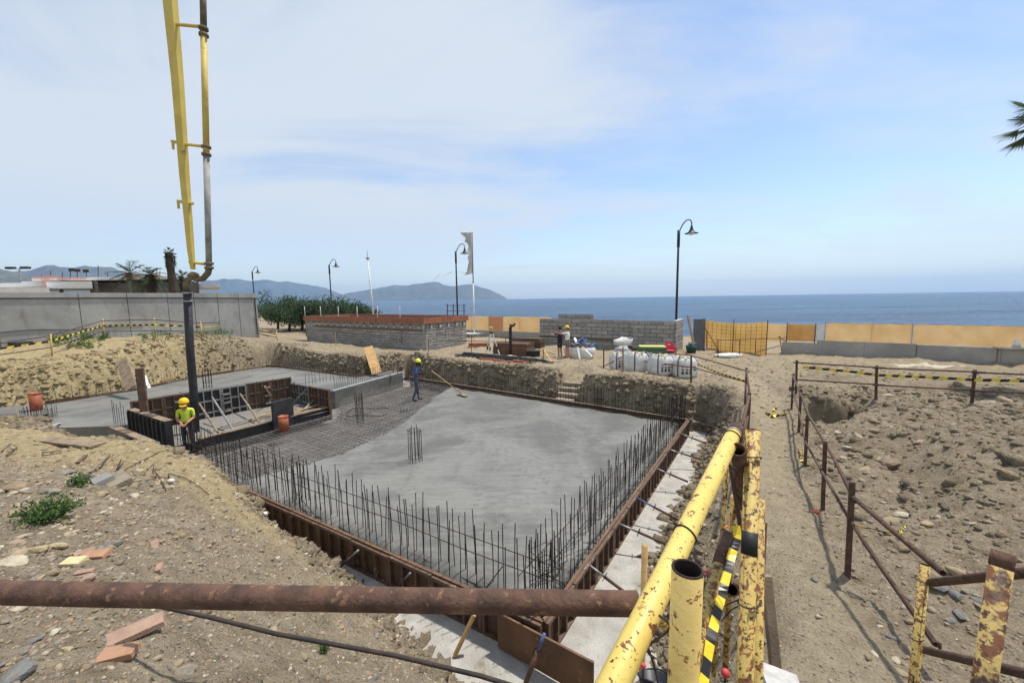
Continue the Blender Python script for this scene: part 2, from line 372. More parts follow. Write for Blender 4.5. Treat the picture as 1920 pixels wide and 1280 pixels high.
# soils: r = yellow clay, g = stony grey spoil, b = trodden path dust
X, Y, Z = co[:,0], co[:,1], co[:,2]
w1 = 0.9*fbm(X*0.5, Y*0.5, 4, 81)
clay = np.maximum(sstep(-9, -13, X+2*w1)*sstep(11, 15, Y)*sstep(27, 20, Y+0.35*X+7+3*w1), np.maximum(sstep(-2.6,-3.8,X+w1)*sstep(4.9,6.0,Y+0.25*(X+6)+0.5*w1), 0.35*sstep(1.5,.3,np.abs(sdf(X,Y,PIT)-.6))*sstep(.5,-.8,X))*sstep(14,12,Y))
gravel = 0.8*sstep(1.0,-1.4,X+w1)*sstep(6.3,4.6,Y+0.25*(X+6)+0.6*w1)
gravel = np.maximum(gravel, 0.75*sstep(2.5,3.5,X)*sstep(7.5,4,Y+w1)*(1-path_mask(X,Y)))
dust = np.maximum(path_mask(X, Y), 0.55*sstep(12, 18, Y)*sstep(-6,-1,X))
ca = me.color_attributes.new('soil', 'FLOAT_COLOR', 'POINT')
ca.data.foreach_set('color', np.stack([clay, np.clip(gravel,0,1), dust, np.ones_like(X)], -1).ravel().astype(np.float32))
ground = bpy.data.objects.new('ground', me); C.objects.link(ground); ground['kind'] = 'structure'; ORI[ground] = Vector((0,0,0))

t = NT('earth'); att = t.n('ShaderNodeVertexColor', layer_name='soil'); sep = t.n('ShaderNodeSeparateColor'); t.l(att.outputs[0], sep.inputs[0])
nb = t.noise(0.9, 6, 0.6, 0.3); nm = t.noise(5.5, 6, 0.65, 0.2); nf = t.noise(38, 5, 0.7); ng = t.noise(120, 3, 0.7)
brown = t.ramp(nm, [(0.25, lin(132,118,97)), (0.5, lin(174,158,132)), (0.75, lin(200,185,159))])
claycol = t.ramp(nm, [(0.25, lin(156,136,99)), (0.5, lin(198,177,134)), (0.75, lin(220,202,161))])
gravcol = t.ramp(nm, [(0.25, lin(134,120,99)), (0.5, lin(177,160,134)), (0.75, lin(202,187,161))])
dustcol = t.ramp(nm, [(0.25, lin(170,153,124)), (0.5, lin(191,174,144)), (0.75, lin(206,190,160))])
col = t.mix(t.rng(nb, .35, .65, 0, .35), brown, lin(128,112,92))
col = t.mix(sep.outputs[0], col, claycol); col = t.mix(sep.outputs[1], col, gravcol); col = t.mix(t.math('MULTIPLY', sep.outputs[2], 0.85), col, dustcol)
# pebbly speckle: lighter and darker crumbs
vc = t.voro(26, out='Color'); vd = t.voro(26); hs = t.n('ShaderNodeSeparateColor'); t.l(vc, hs.inputs[0])
peb = t.math('MULTIPLY', t.rng(vd, 0.40, 0.22), t.rng(hs.outputs[0], 0.52, 0.56))
pcol = t.ramp(hs.outputs[1], [(0.0, lin(96,88,78)), (0.4, lin(150,136,114)), (0.75, lin(190,176,150)), (1.0, lin(206,196,176))])
amt = t.math('MULTIPLY', peb, t.math('SUBTRACT', 0.85, t.math('MULTIPLY', sep.outputs[0], 0.6)))
col = t.mix(amt, col, pcol)
vc2 = t.voro(75, out='Color'); vd2 = t.voro(75); hs2 = t.n('ShaderNodeSeparateColor'); t.l(vc2, hs2.inputs[0])
peb2 = t.math('MULTIPLY', t.rng(vd2, 0.42, 0.25), t.rng(hs2.outputs[0], 0.5, 0.55))
col = t.mix(t.math('MULTIPLY', peb2, 0.6), col, t.ramp(hs2.outputs[1], [(0, lin(104,92,76)), (0.6, lin(168,152,126)), (1, lin(204,192,168))]))
col = t.mix(t.rng(nf, 0.3, 0.7, 0.0, 0.5), col, t.mix(0.5, col, lin(84,70,52)))
hgt_ = t.math('ADD', t.math('ADD', t.math('MULTIPLY', nm, 1.6), nf), t.math('ADD', t.math('MULTIPLY', peb, 0.35), t.math('ADD', t.math('MULTIPLY', peb2, 0.12), t.math('MULTIPLY', ng, 0.3))))
me.materials.append(t.fin(col, 0.95, 0, t.bump(hgt_, 1.0, 0.06), 0.15))

# ------------------------------------------------------------------ sea, far hills
ms = MB(); ms.add([(-9000,-200,Z_SEA),(9000,-200,Z_SEA),(9000,5200,Z_SEA),(-9000,5200,Z_SEA)], [(0,1,2,3)])
t = NT('sea_water'); v1 = t.coord((0.10,0.32,1), (0,0,R(20))); v2 = t.coord((0.5,1.3,1), (0,0,R(33))); v3 = t.coord((0.012,0.05,1), (0,0,R(26)))
w_a = t.noise(1.0, 5, 0.65, 0.5, v1); w_b = t.noise(1.0, 4, 0.7, 0.4, v2); w_c = t.noise(1.0, 5, 0.6, 0.6, v3)
colw = t.mix(t.rng(w_a, .52, .70, 0, .5), t.mix(t.rng(w_c, .35, .65), lin(14,48,84), lin(46,94,128)), lin(70,120,160))
nrm = t.bump(t.math('ADD', t.math('MULTIPLY', w_a, 1.0), t.math('MULTIPLY', w_b, 0.35)), 1.0, 3.2)
t.fin(colw, 0.30, 0, nrm, 0.35)
sea = ms.build('sea', t.mat); sea['kind'] = 'structure'

def ridge(name, skyline, Y0, depth, label, m):    # skyline: (photo x, photo y) at distance Y0, a hill body with real depth behind it
    mb = MB(); xs = np.linspace(skyline[0][0], skyline[-1][0], 150); ys = np.interp(xs, [q[0] for q in skyline], [q[1] for q in skyline])
    ys = ys+3.6*fbm(xs*0.05, xs*0+Y0, 4, 77)*np.sin(np.pi*np.linspace(0,1,150)); rows = 14; n = len(xs); vs = []
    for j in range(rows):
        f = j/(rows-1)                                  # 0 = front foot, ~.55 = crest, 1 = back foot
        prof = math.sin(min(f/0.6, 1)*math.pi/2)**1.1 if f <= 0.6 else math.cos((f-0.6)/0.4*math.pi/2)
        for i in range(n):
            P = at(xs[i], ys[i], Y0); h = max(P.z-Z_SEA, 0)
            k = Y0+(f-0.6)*depth
            nn = fbm(np.array([xs[i]*0.022+j*0.31]), np.array([j*0.55+Y0*0.01]), 4, 91)[0]
            hh = h*prof*(1+(0.32*nn*(1-abs(prof))+0.05*nn)*(1 if 0 < j < rows-1 else 0))
            vs.append((P.x*(k/Y0)+nn*depth*0.05, k, Z_SEA-2+hh if 0 < j < rows-1 else Z_SEA-6))
    fs = [(j*n+i, j*n+i+1, (j+1)*n+i+1, (j+1)*n+i) for j in range(rows-1) for i in range(n-1)]
    o = mb.add(vs, fs).build(name, m, smooth=True); o['kind'] = 'structure'; o['label'] = label; return o
t = NT('scrub_hill'); nn_ = t.noise(0.006, 8, 0.65, 0.3); nn2 = t.noise(0.03, 5, 0.6)
hillm = t.fin(t.mix(t.rng(nn2, .35, .65), t.ramp(nn_, [(0.3, lin(84,88,78)), (0.5, lin(112,108,94)), (0.7, lin(136,128,110))]), lin(92,94,82)), 1.0, 0, t.bump(nn_, 0.8, 30), 0.0)
ridge('headland', [(560,566),(620,556),(660,548),(700,541),(740,535),(760,537),(775,533),(800,530),(818,530),(832,535),(850,536),(880,533),(900,538),(925,546),(940,553),(949,560)], 7200, 1500, 'blue hazy headland running out into the sea', hillm)
ridge('hill', [(330,545),(380,527),(420,523),(460,527),(500,524),(545,528),(580,533),(610,540),(640,551),(665,561)], 8000, 1600, 'long hazy ridge behind the promenade trees', hillm)
ridge('hill', [(-160,520),(-60,512),(0,506),(30,508),(60,506),(80,501),(100,497),(118,499),(150,499),(185,500),(215,503),(240,512),(290,520),(340,530),(400,540),(440,556)], 5600, 1300, 'pale mountain with a knob behind the unfinished building', hillm)
ridge('hill', [(-300,500),(-120,500),(-40,505),(0,507),(25,508),(50,514),(75,528),(95,545),(110,562)], 2300, 700, 'darker near hill at the left edge', hillm)
ridge('hill', [(150,560),(190,530),(215,520),(260,514),(300,516),(340,526),(380,545),(400,566)], 3600, 700, 'brown low hill behind the palms', hillm)
# far white town at the foot of the hills
# ------------------------------------------------------------------ materials of the site
M = {}
def conc(name, c1, c2, scale=1.2, bump=0.3, rough=0.85, lines=None):
    t = NT(name); n = t.noise(scale, 7, 0.62, 0.4); n2 = t.noise(scale*9, 5, 0.7); n3 = t.noise(scale*55, 3, 0.7)
    col = t.mix(t.rng(n, .3, .7), c1, c2); col = t.mix(t.rng(n2, .35, .7, 0, .35), col, tuple(q*.62 for q in c1[:3])+(1,))
    return t.fin(col, rough, 0, t.bump(t.math('ADD', n2, t.math('MULTIPLY', n3, 0.5)), bump, 0.01), 0.3)
M['rebar'] = mat('rebar_steel', lin(46,42,40), lin(70,56,48), 9, 0.8, 0.5, 160)
M['rust'] = mat('rusty_pipe', lin(104,76,60), lin(70,51,42), 14, 0.82, 0.5, 90, spots=[(lin(132,100,76),32,.56,.66),(lin(196,188,174),40,.70,.73),(lin(168,160,150),9,.70,.76),(lin(46,36,32),6,.62,.72)])
M['rustbar'] = mat('rusty_rail', lin(98,74,60), lin(70,52,44), 10, 0.85, 0.4, 70, spots=[(lin(126,98,80),22,.58,.68)])
M['yellow'] = mat('yellow_paint', lin(222,196,108), lin(208,182,94), 3, 0.45, 0.12, 40, spots=[(lin(196,160,80),6,.60,.74),(lin(116,74,42),24,.605,.625),(lin(86,54,34),44,.625,.64),(lin(96,62,38),90,.64,.66),(lin(150,118,62),11,.62,.70),(lin(232,222,190),7,.72,.76)])
M['yellow_worn'] = mat('worn_yellow_paint', lin(200,174,98), lin(182,154,82), 4, 0.55, 0.3, 50, spots=[(lin(122,76,40),34,.52,.57),(lin(74,48,34),58,.55,.60),(lin(150,104,52),12,.60,.68)])
M['yellow_post'] = mat('yellow_post_paint', lin(200,174,104), lin(184,158,90), 4, 0.6, 0.2, 50, spots=[(lin(112,68,36),40,.61,.64),(lin(160,124,64),9,.56,.66),(lin(84,54,36),14,.66,.69)])
M['yellow_rusty'] = mat('rusty_yellow_paint', lin(190,164,98), lin(170,144,84), 4, 0.6, 0.4, 50, spots=[(lin(112,72,44),16,.47,.53),(lin(74,50,38),30,.54,.60),(lin(66,48,40),5,.56,.64)])
M['black_band'] = mat('black_paint', lin(40,40,40), lin(30,30,30), 8, 0.6, 0.1)
M['timber'] = mat('grey_timber', lin(150,132,108), lin(116,100,82), 5, 0.9, 0.5, 60, stretch=(1,1,1))
M['pine'] = mat('fresh_pine', lin(192,156,104), lin(166,130,82), 5, 0.8, 0.25, 50)
M['ply'] = mat('brown_plywood', lin(122,92,66), lin(96,72,54), 3, 0.75, 0.2, 30, spots=[(lin(150,128,104),7,.62,.72)])
M['form'] = mat('form_face', lin(100,80,63), lin(76,62,51), 4, 0.7, 0.3, 40, spots=[(lin(160,142,126),8,.64,.72),(lin(60,46,40),5,.6,.7)])
M['formrib'] = mat('form_frame_steel', lin(108,84,68), lin(84,67,55), 5, 0.65, 0.2, 40, spots=[(lin(158,146,134),9,.6,.68)])
M['formdark'] = mat('dark_form_face', lin(58,56,56), lin(40,40,42), 3, 0.6, 0.2, 30, spots=[(lin(104,100,96),7,.66,.74)])
M['steelgrey'] = mat('galvanised_steel', lin(168,166,162), lin(128,124,120), 8, 0.45, 0.1, 40, metal=0.5)
M['blinding'] = mat('blinding_concrete', lin(186,182,173), lin(160,155,146), 3, .9, .9, 60, spots=[(lin(112,108,101),46,.60,.67),(lin(132,120,100),1.6,.60,.74)], bdist=.02)
M['shadeblind'] = mat('shaded_blinding', lin(136,133,126), lin(104,101,95), 2.2, .55, .6, 40)  # blinding colour darkened to stand for the shade under the mat
M['white_ins'] = mat('pale_edge_board', lin(196,198,200), lin(170,172,174), 4, 0.7, 0.1)
M['blue_paint'] = mat('blue_paint', lin(86,106,150), lin(70,86,124), 9, 0.5, 0.1)
M['orange_pvc'] = mat('orange_pvc', lin(166,94,62), lin(148,82,54), 5, 0.5, 0.1)
M['block'] = mat('concrete_block', lin(160,156,149), lin(142,138,132), 5, 0.95, 0.6, 55)
M['block2'] = mat('concrete_block_dark', lin(148,145,139), lin(132,129,124), 5, 0.95, 0.6, 55)
M['block3'] = mat('concrete_block_pale', lin(170,166,160), lin(152,148,142), 5, 0.95, 0.6, 55)
M['mortar'] = mat('mortar', lin(104,101,96), lin(88,86,82), 8, 0.95, 0.4, 70)
M['concwall'] = conc('cast_concrete', lin(172,168,160), lin(148,145,139), 0.5, 0.25)

# blinding layer on the pit floor
bl = MB(); NX, NY = 60, 60
pb = [(-23.5,12.4),(-13.6,11.2),(-9.6,9.4),(-7.7,8.7),(-5.2,7.3),(-2.9,5.75),(-0.7,4.0),(0.4,2.9),(2.0,4.2),(2.5,5.9),(5.6,10.4),(7.1,12.9),(6.6,13.9),(-3.5,20.9),(-6.5,24.0),(-15,27),(-24,17)]
bmx = bmesh.new(); vsx = [bmx.verts.new((x, y, Z_FLOOR+0.055)) for x, y in pb]; bmx.faces.new(vsx)
bmesh.ops.triangulate(bmx, faces=bmx.faces[:]); me = bpy.data.meshes.new('blinding'); bmx.to_mesh(me); bmx.free(); me.materials.append(M['blinding'])
blinding = bpy.data.objects.new('blinding_concrete', me); C.objects.link(blinding); blinding['kind'] = 'structure'; blinding['label'] = 'pale rough blinding concrete on the pit floor'

me = bpy.data.meshes.new('wet'); me.from_pydata([(x,y,Z_FLOOR+.066) for x,y in ((0.35,4.9),(5.7,13.0),(-5.6,21.3),(-6.2,21.2),(-8.2,17.2),(-7.3,15.4),(-9.6,11.6),(-9.2,10.5))], [], [tuple(range(8))]); me.materials.append(M['shadeblind'])  # added sheet: shade between the bars put into the floor colour
wbo = bpy.data.objects.new('shaded_blinding', me); C.objects.link(wbo); wbo['kind'] = 'structure'; wbo['label'] = 'blinding darkened for the shade under the reinforcement'
# poured raft: a height field whose edge slumps over the reinforcement along the pour front
A0, A1, A2, A3 = Vector((0.35,4.70,0)), Vector((5.92,13.03,0)), Vector((-5.6,21.2,0)), Vector((-9.3,10.4,0))
front = [hit(x, y, Z_SLAB).to_2d() for x, y in [(838,719),(803,742),(755,778),(700,812),(630,842),(545,864),(475,884),(425,893)]]
POUR = [tuple(A0[:2]), tuple(A1[:2])]+[tuple(p) for p in front]+[tuple(hit(380,890,Z_SLAB)[:2])]
n1, n2_ = 150, 170
S_, T_ = np.meshgrid(np.linspace(0.004,0.997,n1), np.linspace(0.004,0.995,n2_))
def bil(s, t, k): return (A0[k]*(1-s)+A1[k]*s)*(1-t)+(A3[k]*(1-s)+A2[k]*s)*t
SX, SY = bil(S_, T_, 0), bil(S_, T_, 1)
dp = sdf(SX+0.20*fbm(SX*1.7,SY*1.7,4,5,.6), SY+0.20*fbm(SX*1.7+5,SY*1.7,4,6,.6), POUR)
lineE = lambda a, b: np.abs((SX-a[0])*(b[1]-a[1])-(SY-a[1])*(b[0]-a[0]))/math.hypot(b[0]-a[0], b[1]-a[1])
edge = np.minimum(np.minimum(lineE(A0, A1), lineE(A0, A3)), lineE(A1, A2))
slump = sstep(0.25, -0.45, dp)
rough_m = sstep(0.05, 0.5, fbm(SX*0.35+2, SY*0.35, 3, 15)+0.25)
SZ = Z_SLAB-0.03+0.010*fbm(SX*0.6,SY*0.6,3,8)+(0.012*fbm(SX*3.1,SY*3.1,4,10)+0.008*np.sin(SX*9+SY*3+3*fbm(SX,SY,2,3)))*rough_m
SZ = np.where(slump > 0.999, SZ, Z_FLOOR-0.12+(SZ-Z_FLOOR+0.12)*slump**0.55)
mb = MB(); cc = np.stack([SX,SY,SZ],-1).reshape(-1,3); ii = np.arange(n1*n2_).reshape(n2_,n1)
mb.v = [tuple(q) for q in cc.tolist()]; mb.f = [tuple(q) for q in np.stack([ii[:-1,:-1],ii[:-1,1:],ii[1:,1:],ii[1:,:-1]],-1).reshape(-1,4).tolist()]; mb.m = [0]*len(mb.f)
def wet_concrete(name):
    t = NT(name); va = t.coord((1,1,1)); vb = t.coord((0.35,1.6,1), (0,0,R(-33))); vb2 = t.coord((1.5,0.35,1), (0,0,R(-30)))
    nA = t.noise(0.42, 5, 0.6, 0.6, va); nB = t.noise(1.7, 6, 0.68, 0.9, vb); nC = t.noise(7, 6, 0.7, 0.4); nD = t.noise(60, 3, 0.7); nE = t.noise(1.1, 6, 0.65, 0.5, vb2)
    w = t.rng(t.math('ADD', t.math('MULTIPLY', nA, 0.55), t.math('ADD', t.math('MULTIPLY', nB, 0.28), t.math('MULTIPLY', nE, 0.22))), 0.43, 0.62)
    col = t.mix(w, lin(96,95,90), lin(129,127,120))
    dk = t.math('MULTIPLY', t.rng(nC, 0.50, 0.62), t.rng(nE, 0.47, 0.56)); col = t.mix(t.math('MULTIPLY', dk, 0.35), col, lin(66,66,62)); wv = t.n('ShaderNodeTexWave', wave_type='RINGS'); wv.inputs['Scale'].default_value = 1.3; wv.inputs['Distortion'].default_value = 9; wv.inputs['Detail'].default_value = 3; wv.inputs['Detail Scale'].default_value = 1.2; t.l(t.coord((.7,1.2,1)), wv.inputs['Vector']); col = t.mix(t.math('MULTIPLY', t.rng(wv.outputs['Fac'], .3, .8), .10), col, lin(74,74,70))
    return t.fin(col, t.rng(w, 0, 1, 0.62, 0.40), 0, t.bump(t.math('ADD', t.math('ADD', t.math('MULTIPLY', t.math('ADD', nC, t.math('MULTIPLY', wv.outputs['Fac'], .08)), 1.2), t.math('MULTIPLY', nB, 1.6)), t.math('MULTIPLY', nD, 0.35)), 0.6, 0.03), 0.4)
M['wet'] = wet_concrete('wet_concrete')
raft = mb.build('floor_slab', M['wet'], smooth=True); raft['kind'] = 'structure'; raft['label'] = 'freshly poured wet grey concrete raft'
# second slab beyond, a little higher
q = [hit(88,757,Z_SLAB2)+Vector((0.15,0,0)), hit(250,733,Z_SLAB2), hit(367,708,Z_SLAB2), hit(500,688,Z_SLAB2), hit(525,689,Z_SLAB2), hit(668,707,Z_SLAB2), hit(738,693,Z_SLAB2), hit(755,698,Z_SLAB2), hit(627,733,Z_SLAB2),
     Vector((-9.32,16.5,0)), Vector((-12.75,12.45,0)), Vector((-17.2,12.2,0)), Vector((-21.5,14.6,0))]
mb = MB(); n = len(q); mb.add([(p.x,p.y,Z_SLAB2) for p in q]+[(p.x,p.y,Z_FLOOR) for p in q], [tuple(range(n))[::-1]]+[(i,(i+1)%n,n+(i+1)%n,n+i) for i in range(n)])
s2 = mb.build('floor_slab', M['wet']); s2['kind'] = 'structure'; s2['label'] = 'higher strip of wet slab along the left bank'

# ------------------------------------------------------------------ edge formwork: ribbed panels, each its own piece
def panel_mesh(L, H, dark=False, ribs=2):
    key = f'form_panel'
    f = MB(); f.box((L/2, 0, H/2), (L-0.012, 0.022, H))
    me1 = f.build('tmp', M['formdark'] if dark else M['form']).data
    g = MB()
    for z in (0.03, H-0.03) + ((H*.36,H*.68) if H > 0.9 else ()): g.box((L/2, 0.045, z), (L-0.016, 0.062, 0.05))
    for k in range(ribs+2):
        x = 0.03+(L-0.06)*k/(ribs+1); g.box((x, 0.046, H/2), (0.05 if k in (0,ribs+1) else 0.035, 0.06, H-0.11))
    me2 = g.build('tmp', M['formrib'] if not dark else M['steelgrey']).data
    for o in list(C.objects):
        if o.name.startswith('tmp'):
            me_ = o.data; off = o.location.copy(); me_.transform(Matrix.Translation(off)); ORI.pop(o, None); bpy.data.objects.remove(o)
    return me1, me2
def form_run(root, a, b, H, ztop, pieces, dark=(), flip=False, gap=0.0, mesh=None):
    a, b = Vector(a), Vector(b); d = (b-a); L = d.length/pieces; ang = math.atan2(d.y, d.x)
    pm = panel_mesh(L, H); pmd = panel_mesh(L, H, True) if dark else None
    for i in range(pieces):
        m1, m2 = (pmd if i in dark else pm); p = a+d*(i/pieces); p = Vector((p.x, p.y, ztop-H+random.uniform(-.012,.012)))
        o = inst(m1, 'panel', root, p, (0,0,ang), (1, -1 if flip else 1, 1))
        r = bpy.data.objects.new('panel_frame', m2); C.objects.link(r); r.parent = o
FH = 0.56
fl = thing('edge_formwork', (A0+A3)/2+Vector((0,0,Z_FLOOR)), 'dark ribbed formwork along the near-left edge of the raft, half buried by the mound', 'formwork')
form_run(fl, A0, A3, FH, Z_SLAB+0.03, 12, flip=False)
fr = thing('edge_formwork', (A0+A1)/2+Vector((0,0,Z_FLOOR)), 'reddish ribbed formwork along the right edge of the raft beside the yellow rail', 'formwork')
form_run(fr, A0+(A1-A0)*0.0, A1, FH, Z_SLAB+0.03, 12, flip=True)
fb = thing('edge_formwork', (A2+A1)/2+Vector((0,0,Z_FLOOR)), 'formwork along the sea-side edge of the raft below the dark bank', 'formwork')
form_run(fb, A1, A2, FH, Z_SLAB+0.04, 14, flip=True)
for (root, a, b, w) in ((fl, A0, A3, 0.05), (fr, A0, A1, 0.05), (fb, A1, A2, 0.07)):
    c = MB(); c.bar(Vector(a)+Vector((0,0,Z_SLAB+0.038)), Vector(b)+Vector((0,0,Z_SLAB+0.038)), w, 0.016); c.build('top_strip', M['ply'] if root is not fb else M['timber'], root)
f2 = thing('edge_formwork', hit(366,707,Z_SLAB2), 'low dark formwork edging the higher slab under the clay bank', 'formwork')
ed = [hit(84,755,Z_SLAB2), hit(247,732,Z_SLAB2), hit(366,707,Z_SLAB2), hit(500,686.5,Z_SLAB2), hit(525,687.5,Z_SLAB2), hit(668,706,Z_SLAB2), hit(738,692,Z_SLAB2)]
for a, b in zip(ed[:-1], ed[1:]):
    k = max(1, round((b-a).length/1.5))
    for i in range(k):
        c = MB(); c.bar(lerp(a,b,i/k)+Vector((0,0,-0.1)), lerp(a,b,(i+.99)/k)+Vector((0,0,-0.1)), 0.05, 0.36); c.build('board', M['timber'] if i % 3 else M['ply'], f2)
# pale step board between the two slabs
wst = thing('step_form', hit(690,714,Z_SLAB2), 'pale grey step board between the mesh area and the higher slab', 'formwork')
wa, wm, wb_ = hit(624,733,Z_SLAB2), hit(707,710.5,Z_SLAB2), hit(757,697,Z_SLAB2)
for a, b in ((wa, wm), (wm, wb_)):
    c = MB(); c.bar(lerp(a,b,0.004)+Vector((0,0,-.14)), lerp(a,b,.996)+Vector((0,0,-.14)), 0.07, 0.36); c.build('board', M['white_ins'], wst)

# ------------------------------------------------------------------ sunken box with tall formwork panels
B0, B1, B2, B3 = Vector((-10.0,11.15,0)), Vector((-12.45,12.55,0)), Vector((-9.3,16.3,0)), Vector((-6.95,14.75,0))
bx = thing('wall_formwork', (B0+B2)/2+Vector((0,0,Z_FLOOR)), 'tall ribbed wall formwork around the sunken box with slanted props', 'formwork')
def wall_run(a, b, H, zt, pieces, dark, flip):
    form_run(bx, a, b, H, zt, pieces, dark, flip)
wall_run(B1, B2, 1.32, -3.12, 6, (2,3), True)
wall_run(B2, B3, 1.12, -3.34, 4, (0,1), True)
c = MB(); c.bar(Vector(B0)+Vector((0,0,-4.0)), Vector(B1)+Vector((0,0,-4.0)), 0.16, 1.25)
o = c.build('side_panel', M['formdark'], bx)
for k in range(9):
    p = lerp(B0, B1, (k+.5)/9); c = MB(); c.box(p+Vector((-0.55,-0.84,0)).normalized()*0.11+Vector((0,0,-4.0)), (0.05,0.06,1.2), math.atan2(B1.y-B0.y,B1.x-B0.x)); c.build('stud', M['formdark'], bx)
c = MB(); c.bar(Vector(B0)+Vector((0,0,-3.365)), Vector(B1)+Vector((0,0,-3.365)), 0.19, 0.02); c.build('top_board', M['timber'], bx)
c = MB(); ca_, cb_ = Vector((-9.45,11.45,0)), Vector((-7.05,14.95,0))
c.bar(ca_+Vector((0,0,-4.30)), cb_+Vector((0,0,-4.30)), 0.06, 0.50); c.build('front_panel', M['formdark'], bx)
c = MB(); c.bar(ca_+Vector((0.0,0.0,-4.03)), cb_+Vector((0,0,-4.03)), 0.16, 0.035); c.build('front_board', M['timber'], bx)
# half-height door panel, near the orange pipe
dq0, dq1 = hit(507,798,-4.2)+Vector((.16,-.1,0)), hit(545,786,-4.2)+Vector((.16,-.1,0))
c = MB(); c.bar(dq0+Vector((0,0,.36)), dq1+Vector((0,0,.36)), 0.08, 0.95); c.build('short_panel', M['formdark'], bx)
mid = (B0+B1+B2+B3)/4
c = MB()
pg = [B0+(mid-B0)*.02, B3+(mid-B3)*.02, B2+(mid-B2)*.02, B1+(mid-B1)*.02]
c.add([(p.x,p.y,-4.16) for p in pg], [(0,1,2,3)]); gv = c.build('gravel_bed', mat('grey_gravel', lin(150,146,138), lin(112,108,102), 30, 0.95, 0.9, 60, bdist=.03), bx)
for (x0,y0,x1,y1,mm) in [(398,745,437,806,'steelgrey'),(374,757,408,810,'timber'),(448,735,487,792,'timber'),(497,724,512,750,'pine'),(576,728,545,760,'steelgrey'),(596,744,560,776,'steelgrey'),(552,716,541,745,'timber'),(620,730,605,770,'timber')]:
    Yt = 15.0 if x0 < 520 else 15.6
    if x0 < 430: Yt = 13.6
    a = at(x0, y0, Yt); b = hit(x1, y1, -4.05 if x0 < 500 else -4.2)
    c = MB(); c.tube([a, b], 0.032, 8); c.build('prop', M[mm], bx)
    c = MB(); c.tube([lerp(a,b,.45), lerp(a,b,.52)], 0.045, 8); c.build('prop_collar', M['steelgrey'], bx)
for k in range(9):
    f = (k % 3)/3+.2; p = lerp(B1, B2, 0.25+0.28*(k//3)); c = MB(); c.box(p+Vector((.09,-.09,-4.2+.95*f)), (0.22,0.12,0.05), R(50)); c.build('clamp', M['steelgrey'], bx)
for k in range(7):
    a = lerp(ca_, cb_, random.uniform(.15,.8))+V*random.uniform(.3,1.2); d_ = U*random.uniform(.6,1.3)+V*random.uniform(-.3,.3)
    c = MB(); c.bar(Vector((a.x,a.y,-4.12+.02*k)), Vector((a.x+d_.x,a.y+d_.y,-4.10+.02*k)), 0.08, 0.025)
    c.build('loose_board', M['pine'] if k % 2 else M['timber'], bx)
# plank leaning outside the box toward the mound
c = MB(); c.bar(hit(213,800,-3.75), hit(283,829,-3.75), 0.2, 0.05); mark(c.build('plank', M['timber']), 'long grey plank lying between the mound and the dark box panel', 'plank')
# steel post
c = MB(); p = hit(263,776,-3.37)+Vector((-.1,.25,0)); c.box((p.x,p.y,-3.4), (0.2,0.2,2.0), R(33)); t_ = at(252,690,p.y)
c = MB(); c.box((p.x,p.y,(t_.z-4.7)/2), (0.19,0.19,t_.z+4.7), R(33)); for_post = c.build('steel_column', M['formrib'], bevel=.01)
mark(for_post, 'square red-brown steel column rising from the dark box panel', 'column')

# ------------------------------------------------------------------ orange pipes
def pvc(name, base, h, r, label):
    root = thing(name, base, label, 'pipe', 'orange drain pipes')
    c = MB(); b = Vector(base); c.tube([b, b+Vector((0,0,h))], r, 20, inner=0.93); c.build('pipe_wall', M['orange_pvc'], root, True)
    c = MB(); c.tube([b+Vector((0,0,h*.93)), b+Vector((0,0,h+.004))], r*1.06, 20, inner=.9); c.build('socket_rim', M['orange_pvc'], root, True)
pvc('drain_pipe', hit(533,808,-4.3), 0.52, 0.15, 'short orange drain pipe standing in the mesh beside the dark short panel')
pvc('drain_pipe', hit(70,776,-4.05), 0.82, 0.165, 'fat orange drain pipe at the foot of the clay bank, far left')

# ------------------------------------------------------------------ props holding the edge formwork
def strut(root, a, b, m='rustbar', r=0.026):
    c = MB(); c.tube([a, lerp(a,b,.45)], r*.8, 8); o = c.build('prop', M[m], root, True)
    c = MB(); c.tube([lerp(a,b,.42), b], r, 8, inner=.8); c.build('prop_sleeve', M['rustbar'], root, True)
    c = MB(); d = (b-a).normalized(); m_ = lerp(a,b,.44); sd = d.cross(Vector((0,0,1))).normalized()
    c.tube([m_+sd*.07*math.cos(q)+d.cross(sd)*.07*math.sin(q) for q in np.linspace(.3,5.9,10)], .006, 5); c.build('prop_handle', M['rebar'], root)
for i, (x0,y0,x1,y1) in enumerate([(1294,786,1336,802),(1277,813,1324,831),(1251,841,1314,861),(1231,878,1290,903),(1194,933,1271,974),(1160,981,1247,1019),(1105,1059,1172,1110)]):
    strut(fr, hit(x0,y0,-4.19), hit(x1,y1,-4.42), 'blue_paint' if i == 4 else 'steelgrey', 0.024)
for (x0,y0,x1,y1,za,zb) in [(470,955,462,968,-4.25,-4.4),(672,1031,640,1060,-4.22,-4.6),(769,1074,748,1096,-4.22,-4.6)]:
    strut(fl, hit(x0,y0,za), hit(x1,y1,zb), 'steelgrey', 0.024)
c = MB(); c.tube([hit(889,1152,-4.2), hit(853,1228,-4.68)], .03, 8); mark(c.build('timber_stake', M['pine']), 'round orange timber stake leaning on the near formwork', 'stake')
jk = thing('jack_prop', hit(985,1272,-4.6), 'adjustable jack with blue tube under the plywood end board', 'prop')
a, b = hit(1021,1187,-3.98), hit(984,1284,-4.62)
c = MB(); c.tube([a, lerp(a,b,.36)], .02, 10); c.build('inner_tube', M['blue_paint'], jk, True)
c = MB(); c.tube([lerp(a,b,.34), b], .028, 10); c.build('outer_tube', M['rust'], jk, True)
